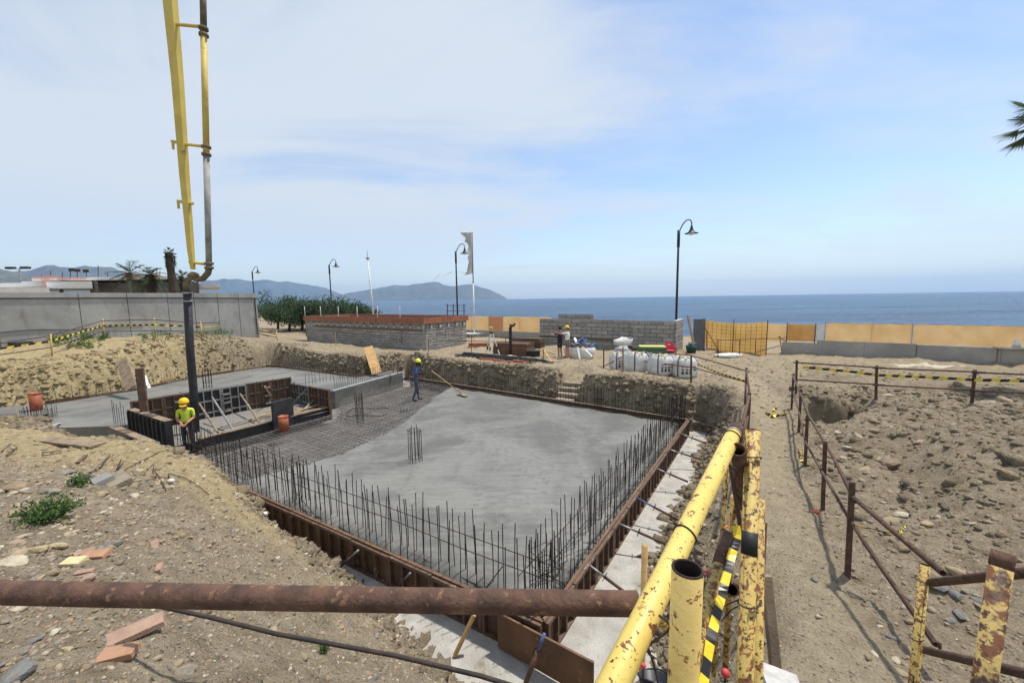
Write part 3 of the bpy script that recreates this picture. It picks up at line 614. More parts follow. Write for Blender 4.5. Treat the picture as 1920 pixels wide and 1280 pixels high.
for s_ in (0.33, 0.38):
    c = MB(); m_ = lerp(a,b,s_); c.tube([m_+Vector((.05*math.cos(q), .02*math.sin(q), .05*math.sin(q))) for q in np.linspace(0,6.2,12)], .005, 5); c.build('handle_loop', M['rebar'], jk)
# plywood end board running past the corner
pa, pb2 = hit(938,1141,-4.17), hit(1117,1233,-4.17)
d_ = (pb2-pa).normalized(); c = MB(); c.bar(pa+Vector((0,0,-.25))+d_.cross(Vector((0,0,1)))*.06, pb2+Vector((0,0,-.25))+d_.cross(Vector((0,0,1)))*.06, 0.03, 0.5)
mark(c.build('plywood_board', M['ply'], bevel=.003), 'brown plywood board running past the near corner of the formwork', 'board')

# ------------------------------------------------------------------ starter bars
def bar_mesh(h, r=0.0075, n=6):
    c = MB(); k = 0.012; c.tube([(0,0,0),(random.uniform(-k,k),random.uniform(-k,k),h*.5),(random.uniform(-2*k,2*k),random.uniform(-2*k,2*k),h)], r, n)
    o = c.build('tmpbar', M['rebar']); me = o.data; me.transform(Matrix.Translation(o.location)); ORI.pop(o); bpy.data.objects.remove(o); return me
BARM = [bar_mesh(h) for h in (1.22,1.18,1.26,1.10,1.24,1.15)]
def bar_row(label, a, b, n, inward, offs, hs=1.0, rails=(0.55,), name='starter_bars', z=Z_SLAB-0.25, diag=()):
    a, b = Vector(a), Vector(b); root = thing(name, ((a+b)/2).to_2d().to_3d()+Vector((0,0,Z_SLAB)), label, 'rebar')
    for o_ in offs:
        for i in range(n):
            p = lerp(a, b, (i+.5+random.uniform(-.22,.22)+(0.25 if o_ > .2 else 0))/n)+inward*(o_+random.uniform(-.02,.02))
            q = inst(random.choice(BARM), 'bar', root, Vector((p.x,p.y,z)), (random.uniform(-.03,.03),random.uniform(-.03,.03),random.uniform(0,6)), (1,1,hs*random.uniform(.93,1.05)))
    for h in rails:
        for o_ in offs:
            c = MB(); pts = [lerp(a,b,f)+inward*o_+Vector((0,0,Z_SLAB+h+random.uniform(-.02,.02))) for f in np.linspace(-.005,.99,9)]; c.tube(pts, .0065, 6); c.build('cross_bar', M['rebar'], root)
    for (f0,h0,f1,h1) in diag:
        c = MB(); c.tube([lerp(a,b,f0)+inward*offs[0]+Vector((0,0,Z_SLAB+h0)), lerp(a,b,f1)+inward*offs[0]+Vector((0,0,Z_SLAB+h1))], .008, 6); c.build('diagonal_bar', M['rebar'], root)
    return root
inL = Vector((.51,.86,0)); inR = Vector((-.83,.556,0)); inB = Vector((-.57,-.82,0))
rowL = bar_row('double row of starter bars along the near-left edge of the raft', A0, A3, 64, inL, (0.10,0.36), diag=((.06,.5,.09,.0),(.45,.05,.5,.35)))
rowR = bar_row('double row of starter bars along the right edge of the raft', A0, A1, 64, inR, (0.10,0.34), diag=((.03,.45,.08,.0),))
rowB = bar_row('row of starter bars along the sea-side edge of the raft', A1, A2, 110, inB, (0.12,), hs=0.86, rails=(0.18,))
def cage(name, base, h, w, d, ang, label, n=(3,3), ties=(.2,.5,.8), r=.009):
    root = thing(name, base, label, 'rebar'); b = Vector(base); Rm = Matrix.Rotation(ang, 3, 'Z')
    for i in range(n[0]):
        for j in range(n[1]):
            if 0 < i < n[0]-1 and 0 < j < n[1]-1: continue
            o = Rm@Vector(((i/(n[0]-1)-.5)*w, (j/(n[1]-1)-.5)*d, 0)); c = MB()
            c.tube([b+o-Vector((0,0,.2)), b+o+Vector((random.uniform(-.02,.02),random.uniform(-.02,.02),h*random.uniform(.93,1.05)))], r, 6); c.build('bar', M['rebar'], root)
    for tz in ties:
        q = [b+Rm@Vector((sx*w/2*1.05, sy*d/2*1.05, h*tz)) for sx, sy in ((-1,-1),(1,-1),(1,1),(-1,1),(-1,-1))]; c = MB(); c.tube(q, .006, 5); c.build('tie', M['rebar'], root)
cage('column_cage', hit(779,861,Z_SLAB), .86, .26, .3, R(33), 'column rebar cage standing alone in the wet concrete', (4,3), (.08,.93))
cage('column_cage', hit(675,784,Z_SLAB-.05), .92, .2, .3, R(33), 'column rebar cage in the mesh with a wire loop round it', (3,3), (.3,.6))
cage('column_cage', hit(390,727,Z_SLAB2), .9, .3, .3, R(33), 'column rebar cage on the higher slab behind the box', (4,3), (.3,.7))
cage('column_cage', hit(561,935,Z_SLAB), .75, .35, .22, R(-30), 'column rebar cage among the near-left starter bars', (4,2), (.55,))
cage('column_cage', hit(1022,1130,Z_SLAB), .95, .3, .3, R(33), 'corner rebar cage at the nearest corner of the raft', (3,3), (.3,.6,.8))
cage('column_cage', hit(1268,792,Z_SLAB), .95, .4, .3, R(33), 'corner rebar cage at the far right corner of the raft', (4,3), (.4,.8))
cage('column_cage', hit(1121,766,Z_SLAB), .8, .3, .25, R(33), 'column rebar cage among the sea-side starter bars near the steps', (4,3), (.4,.8))
c = MB(); p = hit(690,778,-4.2); c.tube([p+Vector((.75*math.cos(q), .6*math.sin(q), .12+.05*math.sin(3*q))) for q in np.linspace(0.4,6.0,26)], .014, 6); mark(c.build('wire_loop', M['rebar'], smooth=True), 'loose loop of thick wire lying round the mesh cage', 'wire')
# rows on the higher slab: too thin to tell apart singly
c = MB()
def thin_row(a, b, n, h, z, r=.009):
    for i in range(n):
        p = lerp(a, b, (i+random.uniform(-.2,.2))/n); hh = h*random.uniform(.75,1.1)
        c.tube([(p.x,p.y,z-.05),(p.x+random.uniform(-.03,.03),p.y,z+hh)], r, 4)
thin_row(wa+Vector((.0,.25,0)), wb_+Vector((-.1,.25,0)), 40, .62, Z_SLAB2)
thin_row(wa+V*2.2, wb_+V*1.4, 26, .6, Z_SLAB2)
for a, b in zip(ed[:-1], ed[1:]): thin_row(a+Vector((.1,-.2,0)), b+Vector((.1,-.2,0)), int((b-a).length/.2), .55, Z_SLAB2)
thin_row(B1+Vector((-.3,.3,0)), B2+Vector((-.35,.35,0)), 26, .72, Z_SLAB2)
thin_row(hit(40,792,-4.0), hit(110,786,-4.0), 26, .55, -4.0); thin_row(hit(215,800,-4.0), hit(240,812,-4.0), 6, .9, -4.0)
thin_row(hit(300,812,-4.2), hit(372,845,-4.2), 14, .7, -4.3)
for k in range(5): a = hit(470+k*22,696-k*1.5,-3.7); c.tube([a, a+U*.9+Vector((0,0,.1))], .009, 4)
o = c.build('starter_bars', M['rebar']); mark(o, 'scattered thin starter bars of the higher slab and the box', 'rebar', kind='stuff')

# ------------------------------------------------------------------ reinforcement mat in the unpoured part
c = MB()
Amat = [tuple(A0[:2]),tuple(A1[:2]),tuple(A2[:2]),(-5.9,20.6),(-7.7,17.1),(-7.0,14.9),(-9.4,11.4),tuple(A3[:2])]
def clipline(p, d, L, poly, z, r):
    ts = np.linspace(0, L, int(L/0.12)); xx = p.x+d.x*ts; yy = p.y+d.y*ts
    ok = (sdf(xx, yy, poly) < -0.08) & (sdf(xx, yy, POUR) > -0.55)
    i = 0
    while i < len(ts):
        if ok[i]:
            j = i
            while j+1 < len(ts) and ok[j+1]: j += 1
            if j-i > 3:
                zz = z+random.uniform(-.012,.012); a = Vector((xx[i],yy[i],zz)); b = Vector((xx[j],yy[j],zz+random.uniform(-.01,.01)))
                c.tube([a, lerp(a,b,.5)+Vector((0,0,random.uniform(-.025,.005))), b], r, 4, cap=False)
            i = j+1
        else: i += 1
for lev, (z, sp_) in enumerate(((-4.30,.17),(-4.64,.2))):
    for k in range(int(14/sp_)): clipline(Vector((0.35,4.7,0))+V*(k*sp_)-U*1, U, 19, Amat, z, .009)
    for k in range(int(19/sp_)): clipline(Vector((0.35,4.7,0))+U*(k*sp_-1), V, 15, Amat, z+.02, .009)
o = c.build('reinforcement_mat', mat('mat_steel', lin(120,115,110), lin(86,78,72), 5, .55, .3, 90)); mark(o, 'dense grid of steel bars in the unpoured part of the raft', 'rebar mat', kind='stuff')
# ------------------------------------------------------------------ block masonry
def one_block(L, H, T, m):
    c = MB(); c.box((0,0,0), (L-.014, T, H-.012)); o = c.build('tmpblk', m); me = o.data; me.transform(Matrix.Translation(o.location)); ORI.pop(o); bpy.data.objects.remove(o); return me
BLK = [one_block(1.0,1.0,.2,M[k]) for k in ('block','block','block2','block3')]
def block_wall(root, a, b, z0, courses, L=.5, H=.2, skip=None):
    a, b = Vector(a), Vector(b); d = b-a; ln = d.length; ang = math.atan2(d.y, d.x); dn = d.normalized(); nrm = Vector((dn.y,-dn.x,0))
    c = MB(); c.bar(a+dn*.02+Vector((0,0,z0+courses*H/2)), b-dn*.02+Vector((0,0,z0+courses*H/2)), .14, courses*H-.02); c.build('mortar', M['mortar'], root)
    for r in range(courses):
        x = 0 if r % 2 == 0 else -L/2
        while x < ln-.02:
            x0, x1 = max(x, 0), min(x+L, ln)
            if x1-x0 > .06 and not (skip and skip(x0, r)):
                p = a+dn*((x0+x1)/2)+nrm*random.uniform(-.006,.008); inst(random.choice(BLK), 'block', root, Vector((p.x,p.y,z0+(r+.5)*H)), (random.uniform(-.008,.008),0,ang+random.uniform(-.008,.008)), ((x1-x0-.03)/.986,1,(H-.032)/.988))
            x += L
TA, TB = Vector((-17.57,33.87,0)), Vector((-5.89,26.51,0)); TC = TB+U*4.3; TD = TA+U*4.3
M['rimform'] = mat('rim_form_board', lin(160,104,80), lin(132,84,64), 3, .75, .2, 30)
tank = thing('block_tank', (TA+TB)/2+Vector((0,0,-3.5)), 'long grey block tank with a red-brown form ring round its rim', 'masonry tank')
block_wall(tank, TA, TB, -3.5, 10, L=.62, H=.2)
block_wall(tank, TB+U*.1, TC, -3.5, 10, L=.62)
c = MB(); c.bar(TC+Vector((0,0,-2.5)), TD+Vector((0,0,-2.5)), .2, 2.0); c.bar(TD+Vector((0,0,-2.5)), TA+Vector((0,0,-2.5)), .2, 2.0); c.build('rear_wall', M['block'], tank)
for (a, b, nrm) in ((TA, TB, -U), (TB, TC, -V), (TC, TD, U), (TD, TA, V)):
    d = (b-a).normalized(); k = max(2, round((b-a).length/2.5))
    for s_ in (0.16, -0.16):
        e = abs(s_)+.02
        for i in range(k):
            p0, p1 = lerp(a,b,i/k), lerp(a,b,(i+.985)/k)
            if i == 0 and s_ > 0: p0 = p0-d*e
            if i == k-1 and s_ > 0: p1 = b+d*(e-.03)
            if s_ < 0: p0 = p0+d*(e if i == 0 else 0); p1 = p1-d*(e if i == k-1 else 0)
            c = MB(); c.bar(p0+nrm*s_+Vector((0,0,-1.40)), p1+nrm*s_+Vector((0,0,-1.40)), .05, .38); c.build('rim_form', M['rimform'], tank)
for (a, b, nrm, n) in ((TA, TB, -U, 17), (TB, TC, -V, 5)):
    for i in range(n):
        p = lerp(a, b, (i+.5)/n)+nrm*.17; c = MB(); c.box((p.x,p.y,-1.68), (.07,.07,.34), math.atan2(b.y-a.y,b.x-a.x)); c.build('bracket', M['timber'], tank)
        c = MB(); c.blob(p+Vector((0.05,0,-1.86)), (.08,.06,.1), i, 7, 5); c.build('foam_dab', M['white_ins'], tank)
c = MB(); q0, q1 = lerp(TA,TB,.1)-U*.125+Vector((0,0,-2.02)), TB-U*.125+Vector((0,0,-2.02)); c.bar(q0, q1, .04, .09); c.build('waling_board', M['ply'], tank)
# right hand block walls
WA, WS = Vector((2.1,29.22,0)), Vector((7.96,25.41,0)); WS2 = Vector((7.72,25.05,0)); WC = WS2+(-V)*2.45; WD = WC+U*2.6
rw = thing('block_wall', (WA+WC)/2+Vector((0,0,-3.5)), 'grey block wall with a brown band behind the two standing people', 'block wall')
block_wall(rw, WA, WS, -3.5, 8, L=.74, H=.25)
c = MB(); c.bar(lerp(WA,WS,0)-U*.12+Vector((0,0,-2.78)), lerp(WA,WS,.985)-U*.12+Vector((0,0,-2.86)), .045, .09); c.build('brown_band', M['form'], rw)
rw2 = thing('block_wall', (WC+WS2)/2+Vector((0,0,-3.5)), 'grey block wall corner behind the white sand bags', 'block wall')
block_wall(rw2, WS2, WC, -3.5, 8, L=.74, H=.25); block_wall(rw2, WC+U*.11, WD, -3.5, 8, L=.74, H=.25)
c = MB(); c.bar(WS2-U*.12+Vector((0,0,-3.30)), WC-U*.12+Vector((0,0,-3.34)), .045, .10); c.build('brown_band', M['form'], rw2)
bk = thing('block_wall', WA+U*2.2+Vector((0,0,-3.5)), 'taller stub of block wall rising behind the left end of the block wall', 'block wall')
block_wall(bk, WA+U*2.5+(-V)*.3, WA+U*2.5+(-V)*3.2, -3.5, 9, L=.74, H=.25)
for i in range(4):
    c = MB(); a = lerp(WC,WD,.1+.22*i)-V*0; c.bar(a+Vector((0,0,-1.49)), lerp(WC,WD,.31+.22*i)+Vector((0,0,-1.49)), .22, .012); c.build('mortar_cap', M['white_ins'], rw2)
# sheet and plank by the wall end
c = MB(); a, b = at(1299,655,24.4), at(1315,652,24.4); a.z = b.z = 0; c.bar(Vector((a.x,a.y,-2.4)), Vector((b.x+.2,b.y,-2.4)), .04, 1.95); mark(c.build('metal_sheet', mat('grey_sheet', lin(104,106,110), lin(90,92,96), 2, .6, .05)), 'dark grey upright sheet standing at the end of the block wall', 'sheet')
c = MB(); c.bar(at(1290,592,24.1), at(1302,652,23.6), .16, .05); mark(c.build('plank', M['timber']), 'pale plank leaning against the dark sheet by the block wall', 'plank')

# ------------------------------------------------------------------ promenade wall and screens
L0 = Vector((15.69,22.78,0))
pw = thing('sea_wall', L0+Vector((6,-3,-3.6)), 'low grey concrete wall under the tan screen on the right', 'wall')
for (t0, t1, zt) in ((-14,-5.6,-2.62),(-5.58,-1.62,-2.58),(-1.6,0,-2.72)):
    k = max(1, round((t1-t0)/2.6))
    for i in range(k):
        a, b = L0+V*(t0+(t1-t0)*i/k), L0+V*(t0+(t1-t0)*(i+.996)/k); c = MB(); c.bar(Vector((a.x,a.y,(zt-3.9)/2)), Vector((b.x,b.y,(zt-3.9)/2)), .25, zt+3.9); c.build('wall_panel', M['concwall'], pw)
pw2 = thing('sea_wall', L0+V*22+Vector((0,0,-3.6)), 'low grey concrete wall under the tan screen by the flagpole', 'wall')
for i in range(4):
    a, b = L0+V*(15+i*3), L0+V*(15+(i+.996)*3); c = MB(); c.bar(Vector((a.x,a.y,-3.2)), Vector((b.x,b.y,-3.2)), .25, .95); c.build('wall_panel', M['concwall'], pw2)
def fabric(name, a, b, z0, z1, m, root, wav=.03, nx_=24, sag=0.0, nz=5):
    c = MB(); a, b = Vector(a), Vector(b); d = (b-a).normalized(); n_ = Vector((d.y,-d.x,0)); vs = []; sd = random.random()*50
    for side in (0,1):
        for i in range(nx_+1):
            f = i/nx_
            for j in range(nz+1):
                g = j/nz; p = lerp(a,b,f); o_ = wav*(math.sin(f*19+sd)*math.sin(g*3.1+.4)+.6*math.sin(f*47+g*4+sd)); zt = z1-sag*math.sin(math.pi*f)-abs(.015*math.sin(f*60+sd))
                vs.append((p.x+n_.x*(o_+side*.006), p.y+n_.y*(o_+side*.006), z0+(zt-z0)*g))
    k = nz+1; fs = []; N = (nx_+1)*k
    for i in range(nx_):
        for j in range(nz):
            q = (i*k+j, (i+1)*k+j, (i+1)*k+j+1, i*k+j+1); fs += [q, tuple(N+r for r in reversed(q))]
    return c.add(vs, fs).build(name, m, root, True)
def screenmat(name, c1, c2):
    t = NT(name); g = t.coord((1,1,1)); n = t.noise(1.4, 5, .6); w = t.noise(150, 2, .5); b_ = t.noise(14, 4, .6, 0, t.coord((1,1,6)))
    col = t.mix(t.rng(n,.3,.7), c1, c2); t.fin(col, .85, 0, t.bump(t.math('ADD', w, b_), .3, .01), .2)
    t.b.inputs['Transmission Weight'].default_value = 0
    tr = t.n('ShaderNodeBsdfTranslucent'); t.l(col, tr.inputs[0]); mx = t.n('ShaderNodeMixShader'); mx.inputs[0].default_value = .6; t.l(t.b.outputs[0], mx.inputs[1]); t.l(tr.outputs[0], mx.inputs[2]); t.l(mx.outputs[0], t.out.inputs[0]); return t.mat
M['tan'] = screenmat('tan_screen', lin(246,226,190), lin(238,214,170)); M['tan2'] = screenmat('dark_tan_screen', lin(224,194,140), lin(210,178,124)); M['orange_mesh'] = screenmat('orange_mesh', lin(246,222,168), lin(234,208,148)); M['tanb'] = screenmat('brown_screen', lin(220,182,148), lin(208,168,134))
M['whitecloth'] = mat('white_fabric', lin(226,226,222), lin(204,204,202), 3, .85, .3, 60)
def post(root, p, z0, z1, r=.025, m='rustbar', name='post'):
    c = MB(); c.tube([(p.x,p.y,z0),(p.x+random.uniform(-.02,.02),p.y,z1)], r, 8); return c.build(name, M[m], root, True)
sc_r = thing('screen_fence', L0+V*-6+Vector((0,0,-2.7)), 'long tan fabric screen on the sea wall, right of the pale gap', 'screen fence')
segs = [(-14,-9.5),(-9.45,-5.45),(-5.4,-1.95)]
for (t0,t1) in segs:
    fabric('fabric', L0+V*t0, L0+V*t1, -2.66 if t0 > -5.5 else -2.60, -1.58, M['tan'], sc_r)
for t0 in (-9.47,-5.42,-3.9,-1.95): post(sc_r, L0+V*t0+U*.06, -2.75, -1.56, .018)
c = MB(); c.tube([L0+V*-14+Vector((0,0,-1.6))-U*.05, L0+V*-1.9+Vector((0,0,-1.6))-U*.05], .008, 5); c.build('top_wire', M['rebar'], sc_r)
fabric('patch', L0+V*-1.9-U*.02, L0+V*-1.55-U*.02, -2.64, -1.66, M['whitecloth'], sc_r, .01, 6)
sc_m = thing('screen_fence', L0+V*.2+Vector((0,0,-2.7)), 'darker tan screen on the step of the sea wall, left of the pale gap', 'screen fence')
fabric('fabric', L0+V*-1.5, L0+V*-.2, -2.66, -1.68, M['tan2'], sc_m, .02, 10); fabric('fabric', L0+V*-.18-U*.02, L0+V*1.1-U*.25, -2.7, -1.70, M['tan'], sc_m, .02, 10)
for t0 in (-1.5,-.2,1.1): post(sc_m, L0+V*t0-U*.08, -3.4, -1.6)
sc_o = thing('mesh_fence', hit(1380,662,-3.4), 'orange mesh fence panel sagging between posts beside the dark sheet', 'mesh fence')
oa, ob = hit(1318,655,-3.4), hit(1436,666,-3.4)
fabric('mesh', oa, ob, -3.42, -1.50, M['orange_mesh'], sc_o, .05, 26, .16, 8)
for i in range(14):
    p = lerp(oa,ob,i/13)-U*.09; c = MB(); c.tube([(p.x,p.y,-3.4),(p.x,p.y,-1.52-.16*math.sin(math.pi*i/13))], .008, 5); c.build('wire', M['rustbar'], sc_o)
for j in range(9):
    c = MB(); c.tube([Vector((*(lerp(oa,ob,f)-U*.095).to_2d(), -3.3+j*.22-.16*math.sin(math.pi*f)*j/8)) for f in np.linspace(0,1,9)], .005, 4); c.build('wire', M['rustbar'], sc_o)
for f in (0,.5,1): post(sc_o, lerp(oa,ob,f)-U*.12, -3.5, -1.4)
br = thing('pipe_brace', hit(1400,680,-3.4), 'thin crossed rusty scaffold bars in front of the orange mesh fence', 'scaffold bars')
for (x0,y0,x1,y1) in [(1318,608,1345,653),(1346,635,1346,672),(1325,620,1325,652),(1346,638,1472,634),(1387,636,1387,664),(1417,637,1416,664),(1418,660,1462,648),(1462,630,1466,662),(1460,631,1473,640)]:
    c = MB(); c.tube([at(x0,y0,21.3), at(x1,y1,21.3)], .02, 6); c.build('bar', M['rustbar'], br)
sc_l = thing('screen_fence', L0+V*20+Vector((0,0,-2.7)), 'tan fabric screen with a brown patch behind the flagpole', 'screen fence')
for (t0,t1,mm) in ((15,17.9,'tan'),(17.92,19.6,'tan'),(19.62,21.1,'tanb'),(21.12,24.6,'tan')): fabric('fabric', L0+V*t0, L0+V*t1, -2.72, -1.5, M[mm], sc_l, .02)
for t0 in (15.1,17.9,19.6,21.1,23,24.5): post(sc_l, L0+V*t0+U*.08, -2.8, -1.44)

# ------------------------------------------------------------------ left retaining wall
M['leftwall'] = None
t = NT('stained_cast_concrete'); n = t.noise(.45, 7, .65, .6); n2 = t.noise(2.6, 6, .7, .3, t.coord((1,1,.35))); n3 = t.noise(24, 4, .7)
col = t.mix(t.rng(n,.3,.7), lin(170,169,165), lin(144,143,140)); col = t.mix(t.rng(n2,.5,.72,0,.55), col, lin(112,111,108)); col = t.mix(t.rng(n3,.6,.75,0,.3), col, lin(92,92,90))
M['leftwall'] = t.fin(col, .9, 0, t.bump(n3, .3, .01), .3)
E0 = Vector((-19.3,30.0,0)); lw = thing('retaining_wall', E0-U*12+Vector((0,0,-2.6)), 'tall stained concrete wall along the left side of the site', 'wall')
tt = 0
for L_ in (1.25,1.3,1.35,1.4,1.9,2.0,2.9,3.0,2.4,2.6,2.6,2.6,2.6):
    a, b = E0-U*tt, E0-U*(tt+L_-.03); c = MB(); c.bar(Vector((a.x,a.y,-1.35)), Vector((b.x,b.y,-1.35)), .28+random.uniform(-.015,.015), 4.1+random.uniform(-.01,.01)); c.build('panel', M['leftwall'], lw); tt += L_
c = MB(); c.bar(E0+V*.05+Vector((0,0,-1.37)), E0-U*tt+V*.05+Vector((0,0,-1.37)), .2, 4.04); c.build('core', M['concwall'], lw)
c = MB(); c.tube([E0-U*(tt*f)+(-V)*.17+Vector((0,0,.42+.04*math.sin(f*9)-.10*math.cos(f*4))) for f in np.linspace(0,1,30)], .035, 6); mark(c.build('cable', M['black_band'], smooth=True), 'black cable slung along the top of the tall concrete wall', 'cable')
c = MB(); c.tube([E0-U*(.15+.0*f)+(-V)*.18+Vector((0,0,.3-2.6*f)) for f in np.linspace(0,1,6)]+[E0+U*.6-V*.3+Vector((0,0,-2.6))], .03, 6); mark(c.build('cable', M['black_band']), 'black cable hanging down the end of the tall concrete wall', 'cable')
c = MB(); c.tube([E0-U*(6.6+f*8)+(-V)*.17+Vector((0,0,-1.30+.05*math.sin(f*14))) for f in np.linspace(0,1,16)], .02, 5); mark(c.build('cable', M['black_band']), 'thin cable along the middle of the tall concrete wall', 'cable')
# lower wall past the end, with fence posts
lw2 = thing('low_wall', E0+U*3+Vector((0,0,-3)), 'low concrete wall below the dark promenade trees', 'wall')
for i in range(6):
    a, b = E0+U*4.4+(-V)*(-1.0+i*2.4), E0+U*4.4+(-V)*(-1.0+(i+.995)*2.4); c = MB(); c.bar(Vector((a.x,a.y,-2.9)), Vector((b.x,b.y,-2.9)), .22, 1.15); c.build('wall_panel', M['concwall'], lw2)
    post(lw2, a-U*.15, -3.0, -.4, .035, 'steelgrey', 'fence_post')
# ------------------------------------------------------------------ unfinished building behind the wall
ub = thing('unfinished_building', at(230,545,40)+Vector((0,0,-3)), 'unfinished concrete building with orange edge netting behind the tall wall', 'building')
M['white_con'] = conc('pale_concrete', lin(232,230,226), lin(216,212,206), .7, .15); M['shade_con'] = conc('shaded_concrete', lin(120,116,112), lin(98,95,92), .7, .2)  # second concrete has the shade of the recess put into its colour
M['orange_net'] = mat('orange_net', lin(228,150,120), lin(210,128,98), 5, .7, .2)
def pbox(x0,y0,x1,y1,Y0,dep,m,name):
    a, b = at(x0,y1,Y0), at(x1,y0,Y0); c = MB(); c.hexa([(a.x,Y0,a.z),(b.x,Y0,a.z),(b.x*(Y0+dep)/Y0,Y0+dep,a.z),(a.x*(Y0+dep)/Y0,Y0+dep,a.z),(a.x,Y0,b.z),(b.x,Y0,b.z),(b.x*(Y0+dep)/Y0,Y0+dep,b.z),(a.x*(Y0+dep)/Y0,Y0+dep,b.z)]); return c.build(name, M[m], ub)
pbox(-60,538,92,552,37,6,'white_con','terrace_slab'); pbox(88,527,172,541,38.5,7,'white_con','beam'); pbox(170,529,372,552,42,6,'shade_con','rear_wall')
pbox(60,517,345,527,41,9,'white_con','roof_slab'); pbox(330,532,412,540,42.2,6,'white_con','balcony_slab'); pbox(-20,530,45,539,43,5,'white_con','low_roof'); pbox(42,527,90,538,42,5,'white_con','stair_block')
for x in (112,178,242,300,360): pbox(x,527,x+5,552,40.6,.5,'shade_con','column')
for (x0,x1,y0,y1) in ((78,92,522,538),(106,160,520,525),(232,262,514,520),(280,300,513,521),(60,110,516,521)):
    a, b = at(x0,y1,40.7), at(x1,y0,40.7); c = MB()
    for k in range(8): f = (k+.5)/8; c.bar((a.x+(b.x-a.x)*f,40.7,a.z),(a.x+(b.x-a.x)*f+.08,40.7,b.z),.02,.02)
    for k in range(4): f = (k+.5)/4; c.bar((a.x,40.72,a.z+(b.z-a.z)*f),(b.x,40.72,a.z+(b.z-a.z)*f),.03,.03)
    c.build('edge_net', M['orange_net'], ub)
for x,y in ((95,508),(117,510),(132,507),(145,508),(162,506),(184,498),(202,513),(294,505),(78,515),(300,508)):
    c = MB(); a = at(x,526,41.2); b = at(x,y,41.2); c.tube([a,b],.035,5); c.build('guard_post', M['rustbar'], ub)
for x,y in ((134,506),(145,507),(161,508)):
    c = MB(); p = at(x,y,41.2); c.box(p,(.5,.12,.3),0); c.build('work_lamp', M['black_band'], ub)
fl_ = thing('floodlight_mast', at(36,548,46), 'twin-headed floodlight mast above the wall at the far left', 'floodlight')
p = at(36,504,46); c = MB(); c.tube([(p.x,46,-2.5),(p.x,46,p.z)], .07, 8); c.build('mast', M['steelgrey'], fl_)
c = MB(); c.tube([(p.x-.8,46,p.z),(p.x+.8,46,p.z)], .04, 6); c.build('cross_arm', M['steelgrey'], fl_)
for s_ in (-.85,.85): c = MB(); c.box((p.x+s_,45.9,p.z+.1),(.85,.4,.26),0); c.build('lamp_head', M['black_band'], fl_)

# ------------------------------------------------------------------ street lamps, flag, mast
M['lamp'] = mat('dark_lamp_paint', lin(34,38,44), lin(28,31,36), 6, .45, .05); M['glass'] = mat('lamp_glass', lin(226,228,228), lin(214,216,216), 6, .2, 0)
def lamp(x, ytop, kk, label):
    d = ray(x, 560); Yd = kk/(.545*d.x/d.y+.838); base = Vector((d.x/d.y*Yd, Yd, -3.5)); ztop = at(x, ytop, Yd).z
    root = thing('street_lamp', base, label, 'street lamp', 'curved-arm lamps along the promenade'); b = base
    s_ = 1.0
    c = MB(); c.tube([b, b+Vector((0,0,1.1))], .13, 12); c.tube([b+Vector((0,0,1.1)), b+Vector((0,0,1.25))], [.13,.085], 12); c.build('base', M['lamp'], root, True)
    c = MB(); c.tube([b+Vector((0,0,1.2)), b+Vector((0,0,(ztop-b.z)-1.0))], [.085,.07], 10); c.build('pole', M['lamp'], root, True)
    c = MB(); c.tube([b+Vector((0,0,(ztop-b.z)-1.9)), b+Vector((0,0,(ztop-b.z)-.72))], .1, 10); c.build('sleeve', M['lamp'], root, True)
    pts = [Vector((0,0,-.9)), Vector((.12,0,-.62)), Vector((.3,0,-.28)), Vector((.5,0,-.06)), Vector((.68,0,0)), Vector((.84,0,-.07)), Vector((.9,0,-.25)), Vector((.9,0,-.42))]
    c = MB(); c.tube([Vector((b.x,b.y,ztop))+p for p in pts], .04, 8); c.build('arm', M['lamp'], root, True)
    hp = Vector((b.x+.9,b.y,ztop-.42))
    c = MB(); c.lathe(hp, [(0.0,.02),(.07,.0),(.09,-.16),(.14,-.3),(.22,-.42),(.27,-.47),(.46,-.52),(.46,-.545),(.26,-.52),(.0,-.50)], 18); c.build('shade', M['lamp'], root, True)
    c = MB(); c.lathe(hp, [(.24,-.53),(.2,-.6),(.1,-.65),(0,-.66)], 14); c.build('globe', M['glass'], root, True)
lamp(1269, 412, 30.5, 'tall black street lamp standing behind the right block wall')
lamp(857, 457, 30.5, 'black street lamp just left of the torn flag')
lamp(621, 486, 30.5, 'black street lamp rising out of the dark promenade trees')
lamp(477, 500, 30.5, 'farthest black street lamp, above the end of the tall concrete wall')
fpb = L0+V*22.6-U*.7; fp = Vector((at(889,600,fpb.y).x, fpb.y, -3.35))
fl = thing('flagpole', fp, 'white flagpole on a concrete foot by the tan screen', 'flagpole')
c = MB(); c.box(fp+Vector((0,0,.12)), (1.5,1.2,.5), R(33)); c.build('foot', M['concwall'], fl, bevel=.03)
c = MB(); c.box(fp+Vector((0,0,.40)), (1.7,1.0,.05), R(25)); c.build('foot_cover', M['whitecloth'], fl)
ztp = at(889,435,fp.y).z; zmid = at(889,532,fp.y).z
M['whitepaint'] = mat('white_paint', lin(226,226,222), lin(206,206,202), 3, .5, .05)
c = MB(); c.tube([fp+Vector((0,0,.3)), Vector((fp.x,fp.y,zmid))], [.075,.055], 12); c.build('lower_pole', M['whitepaint'], fl, True)
c = MB(); c.tube([Vector((fp.x,fp.y,zmid)), Vector((fp.x+.02,fp.y,ztp))], [.045,.035], 10); c.build('upper_pole', M['rustbar'], fl, True)
